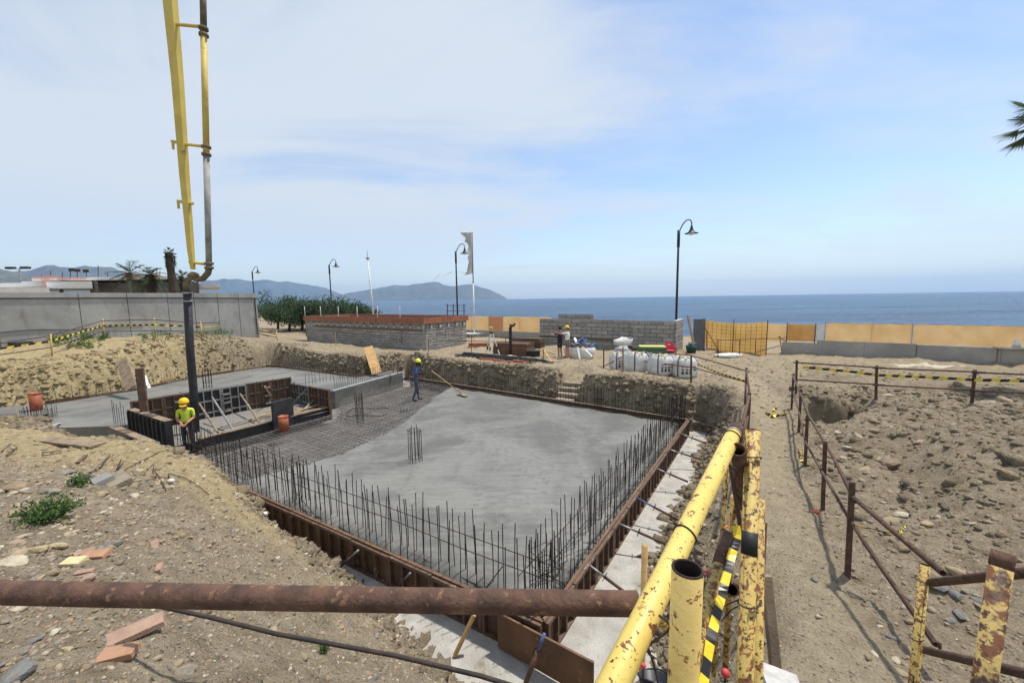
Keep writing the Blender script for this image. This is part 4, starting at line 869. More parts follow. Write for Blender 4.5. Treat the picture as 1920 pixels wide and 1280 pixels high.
# torn flag: a tall strip along the pole with ragged streamers
c = MB(); Hf = ztp-at(889,512,fp.y).z; rows = 26; cols = 6; vs = []
def fw(g):   # width of what is left, top (0) to bottom (1)
    base_ = .34 if g > .22 else .95*(1-g/.34); lo = .0 if g < .8 else (g-.8)*3.2
    return max(.22, base_+lo*.5)+.05*math.sin(g*33)
for side in (0,1):
    for j in range(rows+1):
        g = j/rows
        for i in range(cols+1):
            f = i/cols; x = -fw(g)*f; vs.append((fp.x-.04+x, fp.y+.10*math.sin(f*4+g*7)*f+side*.005, ztp-.02-Hf*g-(.16*f if g > .8 else 0)))
N = (rows+1)*(cols+1); fs = []
for j in range(rows):
    for i in range(cols):
        q = (j*(cols+1)+i, j*(cols+1)+i+1, (j+1)*(cols+1)+i+1, (j+1)*(cols+1)+i); fs += [q, tuple(N+r for r in reversed(q))]
flag = thing('flag', Vector((fp.x,fp.y,ztp-Hf)), 'torn white flag in tatters flying from the pole', 'flag')
c.add(vs, fs).build('cloth', screenmat('flag_cloth', lin(222,220,214), lin(204,202,196)), flag, True)
c = MB(); c.box((fp.x-.5,fp.y-.03,ztp-.75),(.22,.012,.26)); c.build('emblem', mat('faded_green_print', lin(150,176,160), lin(190,200,192), 9, .9, 0), flag)
for (pts, w) in ([[(886,512),(868,510),(858,509)],.10],[[(848,509),(838,514),(830,518)],.07],[[(824,514),(818,520),(813,527)],.05],[[(880,436),(868,436),(860,433)],.06],[[(884,452),(872,460),(862,462),(842,462)],.05],[[(878,445),(866,452)],.05]):
    c = MB(); c.tube([at(x,y,fp.y)+Vector((0,.03*math.sin(x),0)) for x,y in pts], [w*.5]+[w*.4]*(len(pts)-2)+[w*.15], 4); c.build('streamer', M['whitecloth'], flag)
mp = at(698,592,44); mt = at(688,468,44); mast = thing('mast', Vector((mp.x,44,-3.3)), 'thin white leaning mast beside the dark trees', 'mast')
c = MB(); c.tube([Vector((mp.x+.2,44,-3.3)), lerp(mp,mt,.86)], [.13,.07], 8); c.build('pole', M['whitepaint'], mast, True)
c = MB(); c.tube([lerp(mp,mt,.85), mt], [.04,.015], 6); c.build('tip', M['steelgrey'], mast)
c = MB(); c.box(lerp(mp,mt,.87), (.35,.2,.14)); c.build('fitting', M['steelgrey'], mast)
vp = thing('viewing_rail', L0+V*24+U*4+Vector((0,0,-3)), 'small dark scaffold rail on top of the promenade behind the tank', 'railing')
Yv = 38.0
for x in (839,850,870): c = MB(); c.tube([at(x,600,Yv), at(x,570,Yv)], .045, 6); c.build('post', M['lamp'], vp)
for y in (572.5,583): c = MB(); c.tube([at(835,y,Yv), at(873,y,Yv)], .025, 6); c.build('rail', M['rustbar'], vp)
# white houses of the far town along the foot of the ridge
for i, x in enumerate([706,715,726,737,750]):
    p = at(x, 561.5, 6500); c = MB(); w_ = 22+10*(i % 3); c.box((p.x, 6500, Z_SEA+9), (w_, 20, 14+5*(i % 2))); c.box((p.x+w_*.2, 6500, Z_SEA+20), (w_*.4, 14, 8))
    mark(c.build('far_house', M['white_con']), f'tiny white far house, {["first","second","third","fourth","fifth"][i]} from the left at the foot of the headland', 'house', 'far town houses')
# ------------------------------------------------------------------ near pipe railing at the pit edge
PR = 0.030
def pipe(root, name, a, b, r, m, n=18, inner=None, bend=0.0):
    a, b = Vector(a), Vector(b); c = MB()
    pts = [lerp(a,b,f)+Vector((0,0,-bend*math.sin(math.pi*f))) for f in np.linspace(0,1,7)] if bend else [a,b]
    c.tube(pts, r, n, inner=inner); return c.build(name, M[m], root, True)
M['bore'] = mat('rusty_bore', lin(66,48,40), lin(44,34,30), 20, .95, .5, 60)
def bore(root, top, foot, r):         # dark rusty inside and rim of an open pipe end
    top, foot = Vector(top), Vector(foot); d = (foot-top).normalized(); c = MB()
    c.tube([top-d*.0008, top+d*.16], r*.86, 24, cap=False); n = 24; k = len(c.v); c.f.append(tuple(range(k-n, k))); c.m.append(0); c.build('bore', M['bore'], root, True)
    s_ = d.cross(Vector((1,0,0))).normalized(); t_ = d.cross(s_); c = MB()
    c.tube([top+(s_*math.cos(q)+t_*math.sin(q))*r*.93 for q in np.linspace(0,2*math.pi,28)], r*.09, 6); c.build('rim', M['bore'], root, True)
def ring(root, p, d, r, m='rebar', name='wire_tie', th=.0028):
    d = Vector(d).normalized(); s_ = d.cross(Vector((0,0,1)) if abs(d.z) < .9 else Vector((1,0,0))).normalized(); t_ = d.cross(s_)
    c = MB(); c.tube([Vector(p)+(s_*math.cos(q)+t_*math.sin(q))*r+d*.004*math.sin(2*q) for q in np.linspace(0,6.5,20)], th, 5); return c.build(name, M[m], root)
nr = thing('pipe_railing', Vector((0.75,1.0,-2.6)), 'thick yellow pipe handrail with rusty posts and wire ties in the foreground', 'railing')
ya, yb = at(1143,1296,.70), at(1376,812,1.66); yd = (yb-ya)
main = pipe(nr, 'yellow_rail', ya-yd*.6, yb, PR, 'yellow', 28); main['label'] = 'thick chipped yellow handrail'
pipe(nr, 'rusty_sleeve', yb-yd*.005, yb+yd*.045, PR*1.06, 'rust', 24)
pipe(nr, 'worn_sleeve', yb-yd*.012, yb-yd*.004, PR*1.10, 'steelgrey', 24)
for f in (.41, .965): ring(nr, ya+yd*f, yd, PR+.002)
rr = thing('rusty_pipe', at(600,1110,.95), 'rusty brown pipe crossing the whole foreground from the left', 'pipe')
c = MB(); ra, rb_ = at(-500,1098,1.06), at(1196,1131,.97); c.tube([lerp(ra,rb_,f)+Vector((0,0,-.004*math.sin(math.pi*f))) for f in np.linspace(0,1,24)], .0305, 28, inner=.85); c.build('pipe_wall', M['rust'], rr, True)
# posts
def gnd(p, dz=-.25): return gz(p.x, p.y)+dz
pt = at(1289,1066,.74); pb_ = Vector((pt.x-.005,pt.y-.0,gnd(pt)))
pipe(nr, 'post', pb_, pt, PR*1.0, 'yellow_post', 26, .9)['label'] = 'open-topped yellow post'
bore(nr, pt, pb_, PR)
p2t, p2b = at(1412,806,1.62), at(1396,1300,1.27); d2 = (p2b-p2t); p2g = p2t+d2*3.1
pipe(nr, 'post', p2g, p2t, PR*.94, 'yellow_worn', 24, .88)['label'] = 'rust-spotted yellow post with a black band'
bore(nr, p2t, p2g, PR*.94)
pipe(nr, 'black_band', p2t+d2*.425, p2t+d2*.515, PR*.955, 'black_band', 24)
for f in (.12, .70): ring(nr, p2t+d2*f, d2, PR+.003)
p3t, p3b = at(1424,935,1.66), at(1419,1300,1.42); pipe(nr, 'post', p3t+(p3b-p3t)*3, p3t, PR*.72, 'yellow_worn', 18)
p4t = at(1431,980,1.9); pipe(nr, 'post', Vector((p4t.x+.02,p4t.y,gnd(p4t))), p4t, .018, 'rustbar', 12)
# lower rail and stub pipes
l0, l1 = at(1364,1003,1.80), at(1316,1180,1.42); ld = l1-l0
pipe(nr, 'lower_rail', l0, l0+ld*.38, PR, 'rust', 20); pipe(nr, 'lower_rail', l0+ld*.38, l0+ld*2.0, PR*.97, 'yellow_worn', 20)
pipe(nr, 'stub_pipe', at(1384,842,1.52), at(1396,950,2.1), PR*.95, 'rust', 20, .84)
pipe(nr, 'stub_pipe', at(1371,1105,1.58), at(1402,1093,1.9), PR*.92, 'rust', 20, .84)
pipe(nr, 'thin_post', at(1364,860,1.95), at(1346,1075,1.95)+Vector((0,0,-.6)), .012, 'yellow_worn', 10)
pipe(nr, 'thin_post', at(1376,930,2.0), at(1368,1075,2.0)+Vector((0,0,-.6)), .016, 'yellow_worn', 10)
pipe(nr, 'thin_brace', at(1370,870,1.9), at(1392,1010,2.0), .012, 'rustbar', 10)
ring(nr, at(1384,868,1.58), (.3,.8,-.4), PR+.004); ring(nr, at(1395,905,1.6), (1,.2,-.1), .05)
for (x0,y0,x1,y1,Y0) in ((1392,905,1410,880,1.55),(1330,1160,1392,1120,1.5),(1352,1165,1385,1135,1.55)):
    c = MB(); c.tube([at(x0,y0,Y0), at((x0+x1)/2,(y0+y1)/2-6,Y0+.05), at(x1,y1,Y0)], .0025, 5); c.build('wire_tie', M['rebar'], nr)
c = MB(); c.tube([at(1219,1222,.9)+Vector((.03*math.sin(q),.02*math.cos(q),-.09*q)) for q in np.linspace(0,3.2,16)], .003, 5); c.build('wire_tie', M['rebar'], nr)
c = MB(); c.tube([at(1239,1160,.8)+Vector((.025*math.sin(2*q),.01,-.035*q)) for q in np.linspace(0,3,12)], .003, 5); c.build('wire_tie', M['rebar'], nr)
pipe(nr, 'diagonal_brace', at(1236,1160,.92), at(1290,1215,1.15), .013, 'yellow_worn', 12)
# stakes
c = MB(); a = at(1436,1078,2.05); b = at(1458,1290,1.9); c.bar(a, b+(b-a)*.6, .055, .03, (0,1,0)); mark(c.build('wooden_stake', M['timber'], bevel=.004), 'weathered grey wooden stake leaning beside the rusty yellow posts', 'stake')
c = MB(); a = at(1209,1022,2.6); c.tube([(a.x,a.y,-4.2), a], .022, 12); mark(c.build('short_stake', M['pine'], smooth=True), 'short yellow-brown round stake behind the yellow handrail', 'stake')
# plank tip at the frame edge, plastic bucket, marker caps
c = MB(); a, b = at(1428,1262,1.75), at(1500,1290,1.7); c.bar(a, b, .12, .03); mark(c.build('pale_board', mat('pale_board', lin(196,192,186), lin(168,166,162), 20, .8, .1)), 'pale board tip at the foot of the wooden stake', 'board')
bk_ = thing('plastic_bucket', at(1226,1290,1.55), 'black plastic bucket lying below the yellow handrail', 'bucket')
M['blackplastic'] = mat('black_plastic', lin(44,46,50), lin(34,36,40), 8, .45, .05)
a = at(1226,1266,1.5); b = at(1232,1330,1.45); c = MB(); c.tube([b, a], [.05,.062], 22, inner=.93); c.build('bucket_wall', M['blackplastic'], bk_, True)
ring(bk_, a, a-b, .065, 'blackplastic', 'rim', .004)
M['redcap'] = mat('red_plastic', lin(206,74,70), lin(184,60,58), 9, .5, .1)
for (x,y,Y0,r_,lb) in ((1360,1261,1.55,.018,'larger red safety cap on a bar beside the striped tape'),(1206,1247,1.45,.011,'small red safety cap left of the yellow post'),(1328,1073,1.9,.014,'red safety cap beside the lower rusty rail')):
    p = at(x,y,Y0); root = thing('safety_cap', p, lb, 'cap', 'red caps on bar ends'); c = MB(); c.blob(p, (r_,r_,r_*1.05), 3, 14, 10, .04); c.build('cap', M['redcap'], root, True); c = MB(); c.tube([p-Vector((0,0,r_*.7)), p-Vector((0,0,.7))], r_*.3, 6); c.build('bar', M['rebar'], root)
# ------------------------------------------------------------------ striped tape
M['tape_y'] = mat('tape_yellow', lin(232,204,48), lin(216,186,40), 12, .35, .05); M['tape_k'] = mat('tape_black', lin(34,34,34), lin(26,26,26), 12, .35, .05)
def tape(pts, w, seg, label, group='striped warning tapes', twist=0.0, name='warning_tape', slant=True, up=(0,0,1)):
    pts = [Vector(p) for p in pts]; cum = [0]
    for a, b in zip(pts[:-1], pts[1:]): cum.append(cum[-1]+(b-a).length)
    L = cum[-1]; n = max(2, int(L/seg)); sub = 3; c = MB()
    def P(s):
        s = min(max(s,0),L)
        for i in range(len(cum)-1):
            if s <= cum[i+1]+1e-9: return lerp(pts[i], pts[i+1], (s-cum[i])/max(1e-6,cum[i+1]-cum[i]))
        return pts[-1]
    for k in range(n):
        for j in range(sub):
            s0, s1 = L*(k+j/sub)/n, L*(k+(j+1)/sub)/n; sh = w*.45 if slant else 0; q = []
            for s_ in (s0, s1):
                d = (P(s_+.01)-P(s_-.01)).normalized(); uu = Vector(up); uu = (uu-d*uu.dot(d)).normalized(); si = d.cross(uu)
                a_ = twist*math.sin(s_*7)+.25*math.sin(s_*23); v_ = uu*math.cos(a_)+si*math.sin(a_); q.append((P(s_)-v_*w/2-d*sh*.5, P(s_)+v_*w/2+d*sh*.5))
            c.add([q[0][0],q[1][0],q[1][1],q[0][1]], [(0,1,2,3)], k % 2)
    o = c.build(name, [M['tape_y'], M['tape_k']]); s = o.modifiers.new('t','SOLIDIFY'); s.thickness = .0012
    return mark(o, label, 'tape', group)
tape([at(1316,1300,1.2), at(1332,1200,1.34), at(1352,1118,1.52), at(1372,1040,1.66), at(1384,1005,1.72), at(1380,985,1.75)], .034, .055, 'striped tape hanging beside the rusty yellow posts in the foreground', twist=.5, slant=False, up=(1,.2,.1))
def loose_tape(px, w, seg, label, z=None):
    pts = []
    for x,y in px: p = hit(x,y,-3.15); zz = gz(p.x,p.y); p = hit(x,y,zz); pts.append(Vector((p.x,p.y,gz(p.x,p.y)+.03+.02*math.sin(x))))
    tape(pts, w, seg, label, twist=1.0)
loose_tape([(1436,772),(1446,783),(1462,780),(1477,776)], .09, .12, 'scrap of striped tape lying on the dusty path')
loose_tape([(1446,782),(1452,770),(1458,762)], .08, .12, 'short scrap of striped tape pointing away on the dusty path')
loose_tape([(1610,990),(1640,995),(1662,1002),(1690,1005),(1700,992)], .035, .06, 'crumpled striped tape on the stones right of the path railing')
loose_tape([(1500,845),(1502,868),(1515,880),(1540,876)], .05, .08, 'striped tape lying along the foot of the path railing')
for (x,y,lb) in ((1530,938,'orange plastic scrap beside the path railing post'),(1545,832,'orange plastic scrap near the railing beside the hole'),(1360,996,'orange plastic scrap under the yellow handrail'),(1255,985,'orange plastic scrap by the blue prop')):
    p = hit(x,y,-3.1 if x > 1400 else -3.6); p.z = gz(p.x,p.y)+.03; c = MB(); c.blob(p,(.05,.035,.03),int(x),8,5,.5); mark(c.build('plastic_scrap', mat('orange_plastic', lin(232,112,52), lin(214,96,44), 9, .5, .1)), lb, 'scrap', 'orange plastic scraps')

# ------------------------------------------------------------------ path railing on the right
pr = thing('path_railing', hit(1543,957,-3.1), 'rusty two-bar railing down the right side of the dusty path', 'railing')
PP = [(1590,1079.8,902.6),(1543.3,956.7,826.7),(1510,873,778),(1498,810,729),(1484,767,700)]
tops = []
for (x,yb0,yt0) in PP:
    g = ground_at(x,yb0); z = g.z; t_ = at(x+(8 if x > 1580 else 4),yt0,g.y); tops.append((g,t_)); c = MB(); c.bar(Vector((g.x,g.y,z-.25)), t_, .05, .05, (.5,.8,0)); c.build('post', M['rustbar'], pr)
def prail(pts, name, r=.02, end=None):
    c = MB(); c.tube(pts, r, 12, inner=.82); return c.build(name, M['rustbar'], pr, True)
Ys = [g.y for g,_ in tops]
prail([at(1768,1074,2.75), at(1600,932,Ys[0]-.05)], 'top_rail', .024)
prail([at(1604,940,Ys[0]-.1), at(1560,852,Ys[1]-.1), at(1517,780,Ys[2]-.1), at(1500,735,Ys[3]), at(1486,703,Ys[4])], 'top_rail', .021)
prail([at(1755,1208,2.8), at(1650,1060,Ys[0]-.35), at(1596,978,Ys[0]-.06)], 'mid_rail', .022)
prail([at(1600,985,Ys[0]-.1), at(1541,884,Ys[1]-.1), at(1510,828,Ys[2]-.1), at(1498,770,Ys[3]), at(1487,735,Ys[4])], 'mid_rail', .018)
fr_ = thing('site_railing', hit(1643,748,-3.15), 'rusty two-bar railing crossing the open ground toward the right edge', 'railing')
FP = [(1493,737,675),(1643,748,685),(1822,760,693),(2010,772,702)]; ft = []
for (x,yb0,yt0) in FP:
    g = ground_at(x,yb0); z = g.z; t_ = at(x+(6 if x > 1800 else 1),yt0,g.y); ft.append((g,t_)); c = MB(); c.bar(Vector((g.x,g.y,z-.3)), t_, .06, .06, (.5,.8,0)); c.build('post', M['rustbar'], fr_)
for h_ in (.93,.42):
    for (g0,t0),(g1,t1) in zip(ft[:-1],ft[1:]):
        a, b = lerp(g0,t0,h_), lerp(g1,t1,h_); c = MB(); c.tube([a+(a-b)*.06-Vector((0,.05,0)), b+(b-a)*.08-Vector((0,.05,-.02))], .022, 8); c.build('rail', M['rustbar'], fr_, True)
tape([at(1505,688,ft[0][0].y), at(1600,697,ft[1][0].y+.3), at(1643,703,ft[1][0].y), at(1760,708,ft[1][0].y-.3), at(1822,712,ft[2][0].y), at(2010,716,ft[3][0].y)], .075, .16, 'striped tape strung along the railing across the open ground')
# left path railing beyond the yellow handrail
lp = thing('path_railing', hit(1402,770,-3.2), 'brown railing on the pit side of the dusty path beyond the yellow handrail', 'railing')
P1, P2, P3 = hit(1391,800,-2.2), hit(1405,741,-2.2), hit(1400,693,-2.3)
for p, w_ in ((P1,.05),(P2,.07),(P3,.06)):
    c = MB(); c.bar(Vector((p.x,p.y,gz(p.x,p.y)-.2)), p+Vector((0,0,.06)), w_, w_, (.5,.8,0)); c.build('post', M['rust'], lp)
c = MB(); c.tube([P1-(P2-P1)*.25, P2], .03, 10); c.build('rail', M['rust'], lp, True); c = MB(); c.tube([P2+Vector((0,0,.05)), P3], .024, 8); c.build('rail', M['rust'], lp, True)
c = MB(); c.tube([P1+Vector((0,0,-.45)), P2+Vector((0,0,-.45)), P3+Vector((0,0,-.45))], .022, 8); c.build('rail', M['rustbar'], lp, True)
# railing round the sand bags
bp = thing('site_railing', hit(1250,700,-3.4), 'rusty railing bars in front of the white sand bags', 'railing')
bposts = [(1132,690,655),(1168,697,650),(1296,717,666)]
for (x,yb0,yt0) in bposts:
    g = ground_at(x,yb0); z = g.z; t_ = at(x,yt0,g.y); c = MB(); c.bar(Vector((g.x,g.y,z-.2)), t_, .05, .05); c.build('post', M['rustbar'] if x != 1168 else M['timber'], bp)
gy_ = lambda x,yb0: hit(x,yb0,-3.38).y
y1_, y2_, y3_ = gy_(1132,690), gy_(1168,697), gy_(1296,717)
for pts in ([at(1000,640,23.5), at(1128,652,y1_+.1), at(1296,666,y3_), at(1405,697,P3.y)], [at(1168,672,y2_), at(1296,688,y3_), at(1402,717,P3.y)], [at(1130,688,y1_-.1), at(1186,658,y2_-.1)]):
    c = MB(); c.tube(pts, .02, 8); c.build('rail', M['rustbar'], bp, True)
tape([at(1306,682,y3_), at(1345,698,(y3_+P3.y)/2), at(1396,714,P3.y)], .05, .12, 'striped tape on the railing right of the sand bags')
# railing on the high bank, left
lr = thing('bank_railing', hit(195,637,-1.75), 'railing with yellow posts and dark bars on top of the clay bank', 'railing')
LP = [(-70,690,652),(97,668,626),(195,637,598),(291,635,596),(378,634,603),(445,626,602),(520,640,620)]; lt = []
for i,(x,yb0,yt0) in enumerate(LP):
    g = ground_at(x,yb0); z = g.z; t_ = at(x-2,yt0,g.y); lt.append((g,t_)); c = MB(); c.tube([Vector((g.x,g.y,z-.2)), t_], .03, 8); c.build('post', M['yellow_post'], lr, True)
for h_ in (.92,.40):
    for (g0,t0),(g1,t1) in zip(lt[:-1],lt[1:]):
        c = MB(); c.tube([lerp(g0,t0,h_)-Vector((0,.05,0)), lerp(g1,t1,h_)-Vector((0,.05,0))], .022, 7); c.build('rail', M['rustbar'], lr, True)
tape([lerp(g,t_,.68)-Vector((0,.06,0)) for g,t_ in lt], .085, .2, 'striped tape along the railing on the clay bank')
# thin bars across the ground in front of the tank
tr = thing('site_railing', hit(820,668,-3.4), 'thin bars on stakes in front of the block tank', 'railing')
tp = [(630,648,620),(692,650,618),(803,660,634),(884,660,627),(948,667,632)]; tl = []
for (x,yb0,yt0) in tp:
    g = ground_at(x,yb0); z = g.z; t_ = at(x-(2 if x < 700 else 0),yt0,g.y); tl.append((g,t_)); c = MB(); c.tube([Vector((g.x,g.y,z-.2)), t_], .022, 6); c.build('stake', M['yellow_post'] if x < 700 else M['rustbar'], tr)
for a, b in (((820,638),(1000,642)),((820,626),(1100,640)),((576,616),(700,628))):
    c = MB(); c.tube([at(*a,24.5), at(*b,24.2)], .022, 6); c.build('rail', M['rustbar'], tr)
# ------------------------------------------------------------------ bottom right railing
br2 = thing('pipe_railing', at(1800,1200,1.8), 'worn yellow and brown pipe railing in the bottom right corner', 'railing')
t1, b1 = at(1734,1058,2.15), at(1711,1300,2.02); pipe(br2, 'post', t1+(b1-t1)*2.2, t1, .0235, 'yellow_worn', 20, .88)
t2, b2 = at(1881,1036,1.33), at(1842,1300,1.22); pipe(br2, 'post', t2+(b2-t2)*2.6, t2, .030, 'yellow_rusty', 24, .88)
pipe(br2, 'rust_collar', t2-(b2-t2)*.005, t2+(b2-t2)*.11, .0305, 'rust', 24, .9)
pipe(br2, 'top_rail', at(1742,1092,2.12), at(1990,1066,1.40), .021, 'rust', 16)
pipe(br2, 'mid_rail', at(1730,1217,2.14), at(1990,1278,1.35), .021, 'rustbar', 16)
bore(br2, t1, b1, .0235); bore(br2, t2, b2, .030)
ring(br2, at(1728,1085,2.12), (0,0,1), .03); ring(br2, at(1718,1195,2.08), (0,.2,1), .03)
pipe(br2, 'bolt', at(1762,1215,2.1), at(1762,1203,2.1), .008, 'rustbar', 8)
# ------------------------------------------------------------------ concrete pump boom
pump = thing('concrete_pump_boom', hit(367,818,-4.15), 'yellow concrete pump boom with delivery pipe and black hose hanging over the pit', 'pump boom')
M['boom'] = mat('boom_yellow', lin(208,184,88), lin(190,166,74), 2, .5, .08, 30, spots=[(lin(120,104,50),3,.64,.72),(lin(70,60,44),9,.70,.74)])
M['pipegrey'] = mat('cement_pipe', lin(166,166,158), lin(134,132,122), 3, .75, .3, 40, spots=[(lin(92,86,74),6,.6,.68)])
M['pipeyel'] = mat('pipe_yellow', lin(208,182,92), lin(186,160,78), 3, .6, .2, 40, spots=[(lin(108,96,66),5,.62,.7)])
M['pipedark'] = mat('pipe_caked', lin(92,80,60), lin(124,112,88), 4, .85, .6, 40)
M['hose'] = mat('black_hose', lin(38,38,42), lin(54,52,54), 4, .6, .4, 30, spots=[(lin(108,106,102),5,.66,.74)])
D = 12.5
def pp(x,y,dY=0): return at(x,y,D+dY)
hb_, ht_ = pp(367,818), pp(351,545)
c = MB(); c.tube([hb_, lerp(hb_,ht_,.3)+Vector((.02,0,0)), lerp(hb_,ht_,.6)-Vector((.02,0,0)), ht_], .112, 16, inner=.85); c.build('hose', M['hose'], pump, True)
for f in (.93,.985):
    a = lerp(hb_,ht_,f); c = MB(); c.tube([a-Vector((0,0,.03)), a+Vector((0,0,.03))], .135, 16); c.build('coupling', M['steelgrey'], pump, True)
el = [(351,547),(349,535),(352,524),(361,520),(370,524),(381,522),(390,512),(392,502)]
c = MB(); c.tube([pp(x,y) for x,y in el], .088, 14); c.build('elbow_pipe', M['pipedark'], pump, True)
c = MB(); c.blob(pp(364,517), (.16,.14,.12), 4, 10, 7, .4); c.build('hinge', M['pipedark'], pump, True)
segs_ = [((392,504),(387,292),'pipegrey'),((387,290),(382,66),'pipeyel'),((382,64),(380,-40),'pipedark'),((380,-42),(377,-180),'pipeyel')]
for a, b, m in segs_:
    c = MB(); c.tube([pp(*a), pp(*b)], .082, 14); c.build('delivery_pipe', M[m], pump, True)
for x,y in ((392,502),(392,494),(387,290),(386.7,276),(382,66),(381.5,54)):
    p = pp(x,y); c = MB(); c.tube([p-Vector((0,0,.035)), p+Vector((0,0,.035))], .125, 14); c.build('coupling', M['pipedark'], pump, True)
# box-section boom arm, tapering to the tip
def boxarm(pts, name, m):
    c = MB(); vs = []; fs = []
    for (x,y,w) in pts:
        p = pp(x,y); h = w/FPX*D/2*.72; vs += [p+Vector((-h,-h*.9,0)), p+Vector((h,-h*.9,0)), p+Vector((h,h*.9,0)), p+Vector((-h,h*.9,0))]
    for i in range(len(pts)-1):
        for k in range(4): fs.append((i*4+k, i*4+(k+1)%4, (i+1)*4+(k+1)%4, (i+1)*4+k))
    fs += [(3,2,1,0), tuple((len(pts)-1)*4+k for k in range(4))]; c.add(vs, fs); return c.build(name, M[m], pump, bevel=.012)
boxarm([(362,505,9),(358,470,12),(346,330,16),(333,150,19),(319,0,22),(303,-180,26)], 'boom_arm', 'boom')
for (x0,x1,y,m) in ((355,392,493,'pipeyel'),(340,388,272,'boom'),(330,383,48,'boom'),(333,362,379,'boom'),(322,345,267,'boom')):
    c = MB(); c.tube([pp(x0,y-2), pp(x1,y+3)], .045, 8); c.build('bracket', M[m], pump)
for (x,y) in ((334,383),(324,272)):
    c = MB(); c.tube([pp(x,y-6), pp(x+1,y+8)], .035, 8); c.build('bracket_hook', M['boom'], pump)

# ------------------------------------------------------------------ big bags of sand
M['bag'] = mat('woven_white_bag', lin(226,224,218), lin(204,202,196), 4, .85, .5, 30, bdist=.02); M['strap'] = mat('dark_strap', lin(64,70,78), lin(50,54,60), 9, .8, .1); M['printk'] = mat('bag_print', lin(58,62,78), lin(70,74,90), 9, .8, 0); M['printr'] = mat('bag_print_red', lin(176,90,84), lin(166,82,78), 9, .8, 0)
M['sand'] = mat('sand_fill', lin(168,156,118), lin(130,122,92), 8, .95, .6, 40)
def bag(x, yb0, w, h, ang, label, prints=True):
    g = hit(x, yb0, -3.4); z = gz(g.x, g.y); g = Vector((g.x, g.y, z)); root = thing('sand_bag', g, label, 'bag', 'white big bags of sand'); Rm = Matrix.Rotation(ang,3,'Z')
    c = MB(); n = 24; rows = []; prof = [(0,.90),(.06,1.0),(.3,1.08),(.55,1.08),(.78,1.02),(.93,.92),(1.0,.80)]; vs = []
    for (f,k) in prof:
        for i in range(n):
            q = 2*math.pi*i/n; e = .28; cx_ = math.copysign(abs(math.cos(q))**(.5), math.cos(q)); sy_ = math.copysign(abs(math.sin(q))**(.5), math.sin(q))
            j = 1+.035*math.sin(i*2.3+f*9+x); vs.append(g+Rm@Vector((cx_*w/2*k*j, sy_*w/2*k*j, h*f+.02*math.sin(i*1.7+x))))
    fs = [(r*n+i, r*n+(i+1)%n, (r+1)*n+(i+1)%n, (r+1)*n+i) for r in range(len(prof)-1) for i in range(n)]+[tuple(reversed(range(n)))]
    c.add(vs, fs).build('bag_body', M['bag'], root, True)
    c = MB(); c.blob(g+Vector((0,0,h*.93)), (w*.42,w*.42,h*.16), int(x), 12, 6, .35, Rm); c.build('sand', M['sand'], root, True)
    for k in range(7):
        q = k*.9+x; c = MB(); p = g+Rm@Vector((math.cos(q)*w*.36, math.sin(q)*w*.36, h*.97)); c.blob(p, (w*.14,w*.06,h*.09), k, 8, 5, .6, Matrix.Rotation(q,3,'Z')); c.build('bag_fold', M['bag'], root, True)
    for sx in (-1,1):
        for sy in (-1,1):
            p = Rm@Vector((sx*w*.47, sy*w*.47, 0)); c = MB(); c.tube([g+p+Vector((0,0,.1)), g+p*1.03+Vector((0,0,h*.9)), g+p*.8+Vector((0,0,h*1.08)), g+p*.6+Vector((0,0,h*1.1))], .022, 6); c.build('lifting_strap', M['strap'] if (sx+sy) else M['bag'], root)
    if prints:
        nf = Rm@Vector((0,-1,0)); sd = Rm@Vector((1,0,0)); rd = random.Random(int(x))
        for r in range(3):
            for k in range(4 if r else 3):
                p = g+nf*(w*.545)+sd*((k-1.4)*.16)+Vector((0,0,h*(.30+.15*r))); c = MB(); c.box(p, (.10 if r == 1 else .07+.05*rd.random(), .012, .055 if r else .11), ang); c.build('print', M['printr'] if r == 2 else M['printk'], root)
bag(1162,692,.76,.80,R(12),'white big bag of sand at the left end of the row, behind the wooden stake')
bag(1192,701,.82,.82,R(22),'white big bag of sand, second from the left, fullest and plain-faced', False)
bag(1237,706,.84,.80,R(16),'white big bag of sand, third from the left, between two dark straps')
bag(1280,708,.86,.82,R(2),'white big bag of sand at the right end, with printed front')
c = MB(); g = hit(1170,672,-3.4); c.blob((g.x,g.y+.3,gz(g.x,g.y)+.3), (.55,.5,.45), 8, 12, 8, .3); mark(c.build('half_empty_bag', mat('grey_sack', lin(166,168,170), lin(140,142,144), 5, .8, .4), smooth=True), 'slumped grey sack behind the left sand bag', 'bag')
c = MB(); g = hit(1172,655,-3.4); c.blob((g.x,g.y,gz(g.x,g.y)+.45), (.75,.5,.35), 9, 12, 8, .3); mark(c.build('white_sack', M['bag'], smooth=True), 'white crumpled sack by the block wall behind the bags', 'bag')
# skip tray, chair, buckets
M['green_p'] = mat('green_tray', lin(64,104,72), lin(50,84,58), 4, .6, .1); M['lemon'] = mat('lemon_fill', lin(212,206,120), lin(190,182,96), 8, .9, .4)
g = hit(1222,668,-3.4); sk = thing('green_skip', Vector((g.x,g.y,gz(g.x,g.y))), 'low green tray with yellowish fill behind the sand bags', 'tray')
c = MB(); c.box(Vector((g.x,g.y,gz(g.x,g.y)+.3)), (1.5,.8,.55), R(-12)); c.build('tray', M['green_p'], sk, bevel=.03); c = MB(); c.box(Vector((g.x,g.y,gz(g.x,g.y)+.60)), (1.4,.7,.05), R(-12)); c.build('fill', M['lemon'], sk)
g = hit(1256,668,-3.4); z = gz(g.x,g.y); ch = thing('plastic_chair', Vector((g.x,g.y,z)), 'red plastic armchair by the corner of the block wall', 'chair'); M['redp'] = mat('red_chair', lin(214,62,78), lin(196,50,66), 5, .5, .05)
Rm = Matrix.Rotation(R(-8),3,'Z'); G = Vector((g.x,g.y,z))
